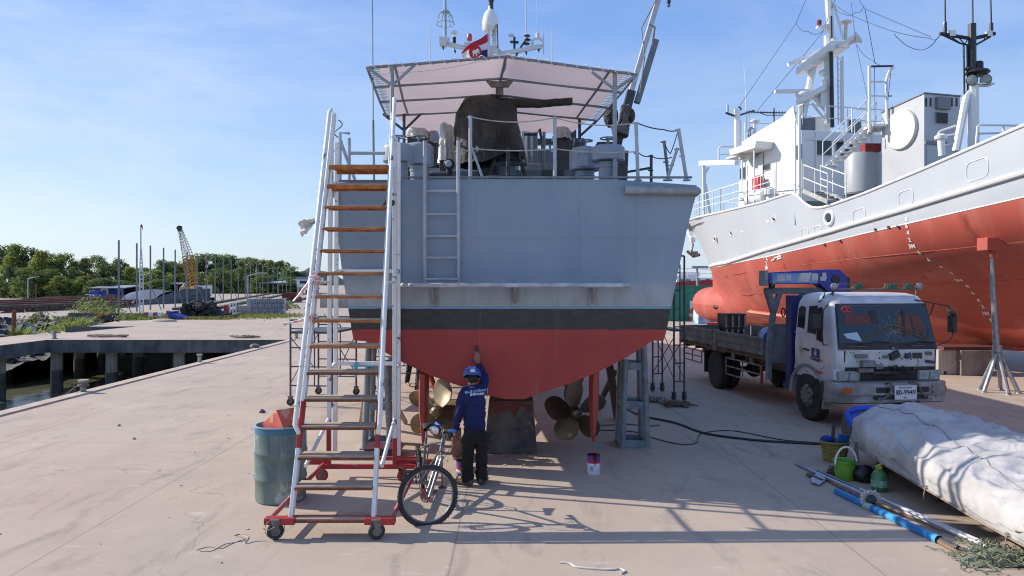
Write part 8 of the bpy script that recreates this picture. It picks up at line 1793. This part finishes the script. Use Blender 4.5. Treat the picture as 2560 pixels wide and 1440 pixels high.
# near bushes and weeds on the mud bank
def bush(q, r, h, mi, lab, seed, nm="bush", spiky=False, n=420, ls=.11):
    random.seed(seed); m = MB()
    if not spiky:
        for k in range(n):
            d = V(random.gauss(0,.5), random.gauss(0,.5), abs(random.gauss(0,.5))); p = q+V(d.x*r, d.y*r, d.z*h); s = random.uniform(.7,1.5)*ls*max(r,.6)
            nn = (d+V(random.gauss(0,.4), random.gauss(0,.4), random.gauss(0,.4)+.3)).normalized(); u = nn.cross(V(random.random()-.5, random.random()-.5, .3)).normalized(); w = nn.cross(u); m.poly([p-u*s, p-w*s*.4, p+u*s, p+w*s*.4])
    else:
        for k in range(n):
            a = random.random()*6.28; l = random.uniform(.5,1); b = q+V(math.cos(a)*r*.35*random.random(), math.sin(a)*r*.35*random.random(), 0); e = q+V(math.cos(a)*r*l, math.sin(a)*r*l, h*random.uniform(.4,1)); u = V(-math.sin(a), math.cos(a), 0)*.02*max(1, r); m.poly([b-u, b+u, lerp(b,e,.6)+u*.7+V(0,0,.1*h), e, lerp(b,e,.6)-u*.7+V(0,0,.1*h)])
    mc = MB(); mc.tube([q+V(0,0,-.1), q+V(.02,0,h*.5)], [.03,.01], 5)
    t = empty(nm, q, lab, "bush", "bushes and weeds on the mud bank"); m.build("foliage", LM[mi], t, sharp=180); mc.build("stem", bark, t)
for i, (px, py, r, h, mi, lab) in enumerate(((53,835,.9,.9,0,"small bush on the mud by the rusty post near the left picture edge"),(150,828,1.1,.7,0,"low bright bush beside the wedge shaped kerb"),(190,812,1.8,1.0,3,"olive bush spreading on the bank behind the wedge shaped kerb"),(235,780,1.5,1.3,1,"tall loose bush standing behind the low wall"),(215,790,1.1,.9,3,"low bush left of the low wall's tall bush"),(255,798,1.0,.8,4,"dry tan weed clump in front of the low wall"),(122,838,1.0,.5,0,"creeping green weeds at the pier edge left of the kerb"),(650,770,2.0,1.0,2,"green brushwood heap right of the concrete block stack"),(690,772,2.0,.9,1,"leafy branch heap beside the brushwood, near the ladder"),(180,822,1.4,.8,0,"bright spreading bush at the foot of the wedge shaped kerb's far side"),(98,800,1.2,.9,3,"olive bush rising from the rubble on the mud bank"),(270,786,1.2,.8,1,"green bush behind the right part of the low wall"),(330,800,1.0,.5,0,"low green tuft in front of the low wall near the barrier"))):
    q = G(px, py); q.z = -.3 if px < 200 else 0
    if px < 170: q.z = -.4
    bush(q, r, h, mi, lab, 60+i, spiky=(i in (0,2,5,6)), n=260 if i in (0,2,5,6) else 420)
m = MB(); random.seed(15)
for k in range(5200):
    t = random.random(); x = lerp(-34,-18,t)+random.gauss(0,1.0); y = lerp(62,61,t)+random.gauss(0,1.5)*(.6+t)
    if random.random() < .3: x, y = random.uniform(-29,-21.5), random.uniform(56.0,57.6)
    h = random.uniform(.08,.30); a = random.random()*6.28; u = V(math.cos(a), math.sin(a), 0)*.05; p = V(x,y,0); m.poly([p-u, p+u, p+V(random.gauss(0,.08), random.gauss(0,.08), h)])
    m.m[-1] = 1 if random.random() < .3 else 0
tag(m.build("grass", [leaf_mat("grass_green", (.12,.17,.035), (.16,.17,.06)), LM[4]], sharp=180), "patchy grass along the low wall and pole row", "grass", kind='stuff')
# ---------------------------------------------------------------- left yard
m = MB(); a, b = G(170,796), G(366,797); m.hexa([a, b, b+V(0,.35,0), a+V(0,.35,0), a+V(0,0,.42), b+V(0,0,.42), b+V(0,.35,.42), a+V(0,.35,.42)]); top(m, "low_wall", edge_mat, "low weathered concrete wall in the weeds left of the blue ramp", "wall")
gp = "thin grey guide poles along the slipway"
pm_ = mat("guide_pole", (.16,.19,.23), (.12,.14,.17), 3, .5)
pxs = [297,342,376,409,438,468,493,516,538,558,578,596,613,627,642,657,670,683,694,706,716,727]
for i, px in enumerate(pxs):
    Y = 23.6/((1280-px)/FPX-.1818); X = (px-1280)*Y/FPX; t = V(X, Y, 0); m = MB(); m.tube([t, t+V(0,0,6.7)], .085, 8)
    if i % 2 == 0 and i < 14: m.tube([t+V(0,0,2.6), t+V(.9,.5,0)], .05, 6)
    od = ["first","second","third","fourth","fifth","sixth","seventh","eighth","ninth","tenth","eleventh","twelfth","thirteenth","fourteenth","fifteenth","sixteenth","seventeenth","eighteenth","nineteenth","twentieth","twenty first","last"][i]
    top(m, "guide_pole", pm_, "thin grey guide pole, %s of the row counted from the left%s" % (od, ", braced by a stay" if i % 2 == 0 and i < 14 else ""), "pole", gp)
# lattice flag mast
q = G(352,783); fmst = empty("flag_mast", q, "white lattice flag mast left of the crane with a small red flag on top", "flag mast"); lw = mat("lattice_white", (.55,.57,.60), None, 3, .5); D = q.y; sc_ = D/FPX
def zq(py): return HC-(py-HY)*sc_
m = MB(); w0 = 6*sc_; wt = 1.2*sc_
cr3 = [V(math.cos(a), math.sin(a), 0) for a in (R(-90), R(30), R(150))]
zt = zq(622); 
for c in cr3: m.tube([q+c*w0, q+c*w0*.9+V(0,0,zq(690)), q+c*wt+V(0,0,zt)], .05, 6)
n = 16
for k in range(n):
    z0_, z1_ = zt*k/n, zt*(k+1)/n; f0 = lerp(w0,wt,max(0,(z0_-zq(690))/(zt-zq(690)))); f1 = lerp(w0,wt,max(0,(z1_-zq(690))/(zt-zq(690))))
    for j in range(3): m.tube([q+cr3[j]*f0+V(0,0,z0_), q+cr3[(j+1) % 3]*f1+V(0,0,z1_)], .03, 5)
m.build("lattice", lw, fmst); m = MB(); m.tube([q+V(0,0,zt), q+V(0,0,zq(562))], .07, 6); m.build("pole", lw, fmst)
m = MB(); m.grid(lambda u, v: V(P(lerp(353,359,u),0,D).x, D-.05+.1*math.sin(u*5), zq(lerp(lerp(560,566,u),lerp(567,576,u),v))), 6, 4); top(m, "red_flag", mat("flag_red_plain", (.50,.05,.03), None, 4, .8), "small red flag hanging at the top of the lattice mast", "flag", solid=.01, sharp=180)
# crane
cq = G(482,752); D = cq.y; cr_ = empty("crawler_crane", cq, "old crane with yellow lattice boom, grey upper boom and white cab", "crane"); yl = mat("boom_yellow", (.45,.22,.02), (.34,.16,.02), 1, .6); gy = mat("boom_grey_top", (.26,.25,.24), None, 2, .6)
def lattice(p0, p1, w0, w1, n, mt, nm, r=.07):
    m = MB(); d = (p1-p0).normalized(); x = d.cross(V(0,1,0)).normalized(); y = d.cross(x); cs = [(-1,-1),(1,-1),(1,1),(-1,1)]
    for cx, cy in cs: m.tube([p0+(x*cx+y*cy)*w0, p1+(x*cx+y*cy)*w1], r, 5)
    for k in range(n):
        a, b = k/n, (k+1)/n; wa, wb = lerp(w0,w1,a), lerp(w0,w1,b)
        for j in range(4): c0, c1 = cs[j], cs[(j+1) % 4]; m.tube([lerp(p0,p1,a)+(x*c0[0]+y*c0[1])*wa, lerp(p0,p1,b)+(x*c1[0]+y*c1[1])*wb], r*.6, 4); m.tube([lerp(p0,p1,b)+(x*c0[0]+y*c0[1])*wb, lerp(p0,p1,b)+(x*c1[0]+y*c1[1])*wb], r*.5, 4)
    return m.build(nm, mt, cr_)
pm0, pm1, pm2 = P(486,740,D), P(470,640,D), P(451,576,D); lattice(pm0, pm1, .62, .62, 12, yl, "lower_boom", .085); lattice(pm1, pm2, .60, .24, 9, gy, "upper_boom", .045)
m = MB(); m.box(P(450,572,D), (.6,.5,.9)); m.lathe([(.4,-.2),(.4,.2)], P(448,570,D), (0,1,0), 14); m.build("boom_head", black_metal, cr_, bev=.05)
m = MB(); m.tube([pm2, P(490,728,D-.3)], .03, 4); m.tube([P(449,575,D), P(468,735,D)], .03, 4); m.build("hoist_rope", steel_dark, cr_)
m = MB(); m.box(P(505,727,D+1.5), (2.4,2.5,1.7)); m.box(P(495,735,D+.8), (2.2,2,.8)); m.build("cab", white_paint, cr_, bev=.1); m = MB(); m.box(P(498,724,D+.2), (.8,.1,.8)); m.build("cab_window", dk_, cr_)
m = MB(); m.box(P(497,743,D+1.2), (2.4,3,.9)); m.box(P(504,745,D-.6), (1.4,1,1.0)); m.build("chassis", blue_paint, cr_, bev=.05); m = MB(); [m.box(V(P(496,0,D).x, D+y, .25), (3.2,.6,.5)) for y in (-.8, 2.6)]; [mm.build("track", black, cr_, bev=.15) for mm in m.split()]
m = MB(); a = P(448,737,D+8); m.tube([a, P(455,722,D+8), P(464,712,D+8)], .35, 8); m.box(P(468,730,D+8), (1.8,1.8,1.8)); m.box(P(462,742,D+8), (3,2,.8)); top(m, "excavator", mat("excavator_tan", (.42,.28,.12), None, 3, .6), "tan excavator with folded arm parked left of the crane", "excavator", bev=.05)
# ramps, sheds, office
m = MB(); a, b = P(345,762,95), P(475,745,110); m.prism([V(a.x,95,0), V(b.x,108,0), V(b.x,108,2.0), V(a.x,95,.15)], (1,7,0)); top(m, "concrete_ramp", conc_dark, "dark sided concrete ramp rising towards the crane", "ramp")
m = MB(); a, b = P(302,747,100), P(388,747,100)
def tf(u, v): x = lerp(a.x,b.x,u); return V(x, 100+8*v, .6+1.35*math.sin(math.pi*min(1,max(0,v)))**.7*(.75+.25*math.sin(math.pi*u)))
m.grid(lambda u, v: tf(u, v), 10, 12); m.bx(a.x,b.x,100.2,107.8,0,.62); top(m, "tarp_covered_hull", mat("tarp_blue_grey", (.06,.09,.18), (.15,.16,.19), .35, .7), "long hull under a blue grey arched tarpaulin beside the lattice mast", "covered boat")
def shed(px0, px1, py_r0, py_r1, py_b, Y, dep, wallm, roofm, lab, walls=True, post=None, nm="shed"):
    a, b = P(px0,0,Y).x, P(px1,0,Y).x; z1, z0 = HC-(py_r1-HY)*Y/FPX, HC-(py_r0-HY)*(Y+dep)/FPX
    t = empty(nm, ((a+b)/2,Y,0), lab, nm.replace("_"," ")); m = MB(); m.hexa([V(a-.6,Y-.8,z1), V(b+.6,Y-.8,z1), V(b+.6,Y+dep,z0), V(a-.6,Y+dep,z0), V(a-.6,Y-.8,z1+.15), V(b+.6,Y-.8,z1+.15), V(b+.6,Y+dep,z0+.15), V(a-.6,Y+dep,z0+.15)]); m.build("roof", roofm, t)
    m = MB(); m.bx(a,b,Y+dep-.3,Y+dep-.1,0,z1); 
    if walls: m.bx(a,b,Y,Y+.15,0,z1)
    m.build("wall", wallm, t)
    for k in range(max(2, int((b-a)/4))+1): x = lerp(a,b,k/max(2, int((b-a)/4))); m = MB(); m.beam((x,Y-.5,0),(x,Y-.5,z1),.16,.16,(0,1,0)); m.build("post", post or galv_dull, t)
    return t, a, b, z1
dkblue = mat("shed_blue", (.015,.03,.20), (.01,.02,.12), 1, .6); shade = mat("shed_dark", (.05,.05,.06), None, 2, .8); rl = mat("roof_lavender", (.50,.52,.62), (.42,.44,.52), 1, .5)
t, a, b, z1 = shed(239,310,715,721,736,132,5,dkblue,mat("roof_grey", (.30,.31,.33), None, 1, .6),"low blue shed with a sloping grey roof at the left foot of the wood", True)
m = MB(); m.bx(a+1,a+2.2,131.9,131.98,.2,1.9); m.build("door", white_paint, t); m = MB(); m.bx(a+1.2,a+2.0,131.85,131.9,.9,1.7); m.build("window", dk_, t)
m = MB(); m.box(V(P(252,0,128).x,128,.6), (4.2,2,.7)); m.box(V(P(242,0,128).x,128,.9), (1.6,1.9,1.3)); [m.lathe([(.4,-.2),(.4,.2)], V(P(x,0,128).x,126.9,.4), (0,1,0), 12) for x in (238,246,262)]; top(m, "blue_machine", blue_paint, "low blue wheeled machine parked in front of the blue shed", "machine", bev=.1)
t, a, b, z1 = shed(322,445,708,712,735,150,9,shade,mat("roof_dark", (.12,.12,.13), None, 1, .8),"long open dark roofed shed under the trees behind the blue hull", False)
m = MB(); [m.box(V(P(x,0,152).x,152,.9), (w,2,1.8)) for x, w in ((385,9),(425,5),(445,3))]; [top(q, "blue_container", dkblue, l, "container", bev=.03) for q, l in zip(m.split(), ("long dark blue container inside the dark roofed shed","mid sized dark blue container right of the long one in the dark shed","short dark blue container at the right end of the dark shed"))]
t, a, b, z1 = shed(652,745,697,708,733,205,14,mat("shed_inner", (.06,.07,.12), None, 1, .8),rl,"long open shed with a pale lavender roof at the far end of the slipway", False, post=white_paint)
m = MB(); m.bx(a,b,218.9,219.1,HC+(710-698)*219/FPX+.1,HC+(710-697)*219/FPX+.4); m.build("blue_fascia", blue_paint, t)
of = empty("office_building", P(765,733,200), "white two storey office with blue bands, right of the lavender roofed shed", "building"); Yo = 200; pw_ = mat("office_white", (.66,.67,.68), (.6,.61,.62), 1, .6)
def ob(m, x0, x1, y0, y1, Y=Yo, d=8): m.bx(P(x0,0,Y).x, P(x1,0,Y).x, Y, Y+d, HC-(y1-HY)*Y/FPX, HC-(y0-HY)*Y/FPX)
m = MB(); ob(m,742,790,693,711); m.build("upper_wall", pw_, of); m = MB(); ob(m,742,790,691,693.5,Yo-.2); ob(m,742,790,696,698,Yo-.15,.1); [q.build("blue_band", blue_paint, of) for q in m.split()]
m = MB(); ob(m,749,770,702,709,Yo-.1,.05); m.build("window", dk_, of); m = MB(); ob(m,742,775,711,718,Yo-1.5,1.5); m.build("balcony", pw_, of); m = MB(); ob(m,742,790,718,733,Yo+4,3); m.build("ground_wall", mat("office_shade", (.25,.25,.26), None, 1, .7), of)
for x in (744,752,760,768,776): m = MB(); ob(m,x,x+1.3,711,733,Yo-1,.25); m.build("column", pw_, of)
# slipway rails and rusty cradle beams
rr = mat("slip_rust", (.20,.085,.055), (.11,.055,.04), .8, .85); bw = mat("slip_timber", (.15,.11,.08), (.09,.07,.055), .6, .9)
def gbeam(p0, p1, w, h, nm, mt, lab, grp, z=.0):
    a, b = G(*p0), G(*p1); m = MB(); m.beam(a+V(0,0,h/2+z), b+V(0,0,h/2+z), w, h); return top(m, nm, mt, lab, "rail", grp)
for i, (p0, p1) in enumerate((((480,785),(740,731)),((520,795),(770,733)),((560,797),(800,738)),((440,775),(700,731)))): gbeam(p0, p1, .75, .25, "slipway_rail", bw, "long dark slipway rail running up to the lavender roofed shed, %s from the left" % ("third","fourth","second","first")[i] if False else "dark slipway rail towards the lavender roofed shed, %s one from the concrete block stack" % ("third","second","first","fourth")[i], "slipway rails")
cl_ = ["nearest","second nearest","third","fourth","fifth","sixth","farthest"]
for i, (p0, p1, mt_) in enumerate((((-20,783),(320,768),bw),((-20,776),(330,763),rr),((-20,770),(335,757),rr),((-20,764),(340,752),rr),((60,758),(345,748),rr),((110,753),(350,744),rr),((150,747),(300,737),bw))):
    gbeam(p0, p1, .5, .55, "cradle_beam", mt_, "long rusty cradle beam left of the covered blue hull, %s of the seven" % cl_[i], "rusty cradle beams on the left slipway", .15)
m = MB()
for k in range(26):
    x = lerp(-10, 330, k/25); a = G(x, lerp(783,768,k/25)); b = G(x*.85+60, lerp(764,752,k/25)); m.beam(a+V(0,0,.35), b+V(0,0,.35), .25, .3)
o = top(m, "cradle_crossbars", rr, "rusty crossbars lying over the cradle beams on the left slipway", "crossbars"); o['kind'] = 'stuff'
def post(px, pt_, pb_, r, lab, mt=rust, lamp=False, nm="post"):
    q = G(px, pb_); z = HC-(pt_-HY)*q.y/FPX; m = MB(); m.tube([q, q+V(0,0,z)], r, 8)
    if lamp: m.tube([q+V(0,0,z), q+V(1.2,0,z+.3)], r*.7, 6); m.box(q+V(1.4,0,z+.33), (.8,.25,.12))
    top(m, nm, mt, lab, "lamp post" if lamp else "post")
post(278,735,780,.12,"thick rusty post left of the first guide pole"); post(35,776,836,.11,"rusty post standing in the mud near the left picture edge", rust)
post(70,697,752,.10,"pale lamp post in front of the dark trees at the far left", galv, True, "street_lamp"); post(619,690,779,.09,"pale lamp post behind the concrete block stack", galv, True, "street_lamp"); post(90,710,752,.08,"thin rusty pole right of the far left lamp post", rust)
# stacked black fenders, concrete blocks, barriers
fd = empty("fender_stack", G(505,795), "big heap of stacked black rubber fenders at the edge of the yard", "fender stack"); random.seed(6); q0 = G(457,796); q1 = G(556,796); Yf = q0.y
for k in range(95):
    x = random.uniform(q0.x, q1.x); t = (x-q0.x)/(q1.x-q0.x); hmax = tab([(0,1.25),(.3,1.35),(.45,1.25),(.62,1.45),(.75,.9),(1,.25)], t); z = random.uniform(.0, max(.05,hmax-.35)); w = random.uniform(.3,.5)
    m = MB(); m.box(V(x, Yf+random.uniform(0,1.6), z+w*.4), (w*random.uniform(.6,1.4), random.uniform(.5,1.1), w*.8), M=Euler((random.gauss(0,.12), random.gauss(0,.14), random.gauss(0,.4))).to_matrix()); m.build("fender", black, fd, bev=.04)
cbm = mat("stack_block", (.33,.32,.32), (.21,.21,.22), .9, .9, streak=(.10,.10,.105), kst=.6, stsc=3)
Yb = G(640,786).y; n = 0
for row in range(3):
    for k in range(18):
        x0_, x1_ = P(618,0,Yb).x, P(696,0,Yb).x; w = (x1_-x0_)/18; h = .46; rr_ = random.Random(row*40+k); z = row*h
        if row == 0 and k == 0: proto_b = None
        m = MB(); m.box(V(x0_+w*(k+.5), Yb+.5+.12*row+1.2*(k/17)**2, z+h/2), (w*.93, .9, h*.96), M=Euler((0,0,rr_.gauss(0,.03))).to_matrix())
        n += 1; top(m, "concrete_block", mat("stack_block_%d" % (n % 4), tuple(c*(.8,1.0,1.25,.6)[n % 4] for c in (.46,.455,.46)), (.26,.26,.28), .9, .9), "small grey concrete block in the curved stack, %s row, place %d from its left end" % (("bottom","middle","top")[row], k+1), "block", "curved stack of concrete blocks by the slipway", bev=.01)
for i, (x0_, x1_, y0_, y1_, mt_, lab, nm) in enumerate(((575,590,757,788,white_paint,"pale steel frame rack left of the plain concrete block","steel_rack"),(591,618,764,788,conc,"plain beige concrete block between the steel rack and the block stack","concrete_block"),(559,568,763,788,mat("cabinet_red", (.36,.02,.03), None, 3, .5),"narrow red cabinet right of the black fenders","red_cabinet"))):
    q = G((x0_+x1_)/2, y1_); a, b = P(x0_,0,q.y).x, P(x1_,0,q.y).x; h = (y1_-y0_)*q.y/FPX; m = MB()
    if i == 0:
        for x in (a, (a+b)/2, b): m.beam((x,q.y,0),(x,q.y,h),.10,.10,(0,1,0))
        for z in (.1,h*.5,h): m.beam((a,q.y,z),(b,q.y,z),.08,.08)
    else: m.bx(a,b,q.y,q.y+.8,0,h)
    top(m, nm, mt_, lab, nm.split("_")[1], bev=.02)
m = MB(); a, b = P(705,0,108).x, P(740,0,108).x
for k in range(20): x = lerp(a,b,k/20); m.bx(x,x+(b-a)/20*.6,108,108.1,.1,1.35); m.bx(x,x+(b-a)/20,108.05,110.5,0.05,1.4) if k == 0 else None
m.bx(a,b,108.1,111,0,1.4); top(m, "rusty_bin", mat("bin_rust_red", (.20,.055,.04), (.15,.05,.04), 1.5, .8), "rusty red corrugated skip on the slipway left of the ladder", "skip")
m = MB(); a = G(420,799); b = G(461,799); m.hexa([a, b, b+V(0,1.2,0), a+V(0,1.2,0), a+V(0,0,.55), b+V(0,0,.15), b+V(0,1.2,.15), a+V(0,1.2,.55)]); m.bx(a.x,a.x+.2,a.y-.05,a.y+1.3,0,.6); top(m, "blue_ramp", mat("ramp_blue", (.02,.06,.30), (.012,.035,.2), 6, .5), "small bright blue metal ramp in front of the black fender heap", "ramp")
def barrier(px, py, lab):
    q = G(px, py); t = empty("road_barrier", q, lab, "barrier", "red and white barriers near the fender heap")
    for k in range(4): m = MB(); m.hexa([q+V(x,y,z) for x,y,z in ((-.7+.35*k,-.2,0),(-.35+.35*k,-.2,0),(-.35+.35*k,.2,0),(-.7+.35*k,.2,0),(-.7+.35*k,-.08,.5),(-.35+.35*k,-.08,.5),(-.35+.35*k,.08,.5),(-.7+.35*k,.08,.5))]); m.build("segment", ladder_red if k % 2 == 0 else white_paint, t)
barrier(384,797,"red and white road barrier at the end of the low wall"); barrier(438,792,"red and white road barrier behind the small blue ramp")
m = MB(); q = G(408,804); m.ball(q, (1.0,.6,.22), 16, 8); top(m, "sand_heap", mat("sand_pale", (.42,.36,.28), None, 3, .95), "low pale sand heap left of the small blue ramp", "sand heap")
m = MB(); q = G(710,776); m.box(q+V(0,0,.22), (.7,.5,.44)); m.box(q+V(0,-.26,.15), (.35,.02,.22)); top(m, "rusty_stove", mat("stove_rust", (.30,.13,.09), None, 4, .8), "small rusty box on the ground in front of the brushwood", "box", bev=.02)
# blue gantry behind the ladder
m = MB(); q = G(786,742); z = HC-(622-HY)*q.y/FPX; m.beam(q, q+V(0,0,z), .5, .5, (0,1,0)); m.beam(q+V(0,0,z-.2), q+V(14,3,z-.2), .4, .4); m.beam(q+V(14,3,0), q+V(14,3,z), .5, .5, (0,1,0))
for k in range(6): m.tube([q+V(.2,0,1+k*1.6), q+V(1.1,0,1.8+k*1.6), q+V(.2,0,2.6+k*1.6)], .07, 5)
top(m, "blue_gantry", mat("gantry_blue", (.01,.07,.36), None, 2, .45), "tall blue steel gantry standing behind the wheeled ladder", "gantry")
m = MB(); q = G(845,772)
m.bx(q.x-3,q.x+9,q.y+4,q.y+4.3,0,1.2); top(m, "grey_wall_panel", conc, "long low pale wall seen between the ladder and the grey hull", "wall")
# hills at the horizon
m = MB(); m.grid(lambda u, v: V(lerp(-520,-330,u), 1500+200*v, 36*math.sin(math.pi*u)**1.2*math.sin(math.pi*min(1,v+.1))*(1+.3*noise.noise(V(u*7,v*3,1)))-2), 30, 6); struct(m, "hills", mat("hill_green", (.05,.075,.05), (.035,.055,.04), .02, .9))
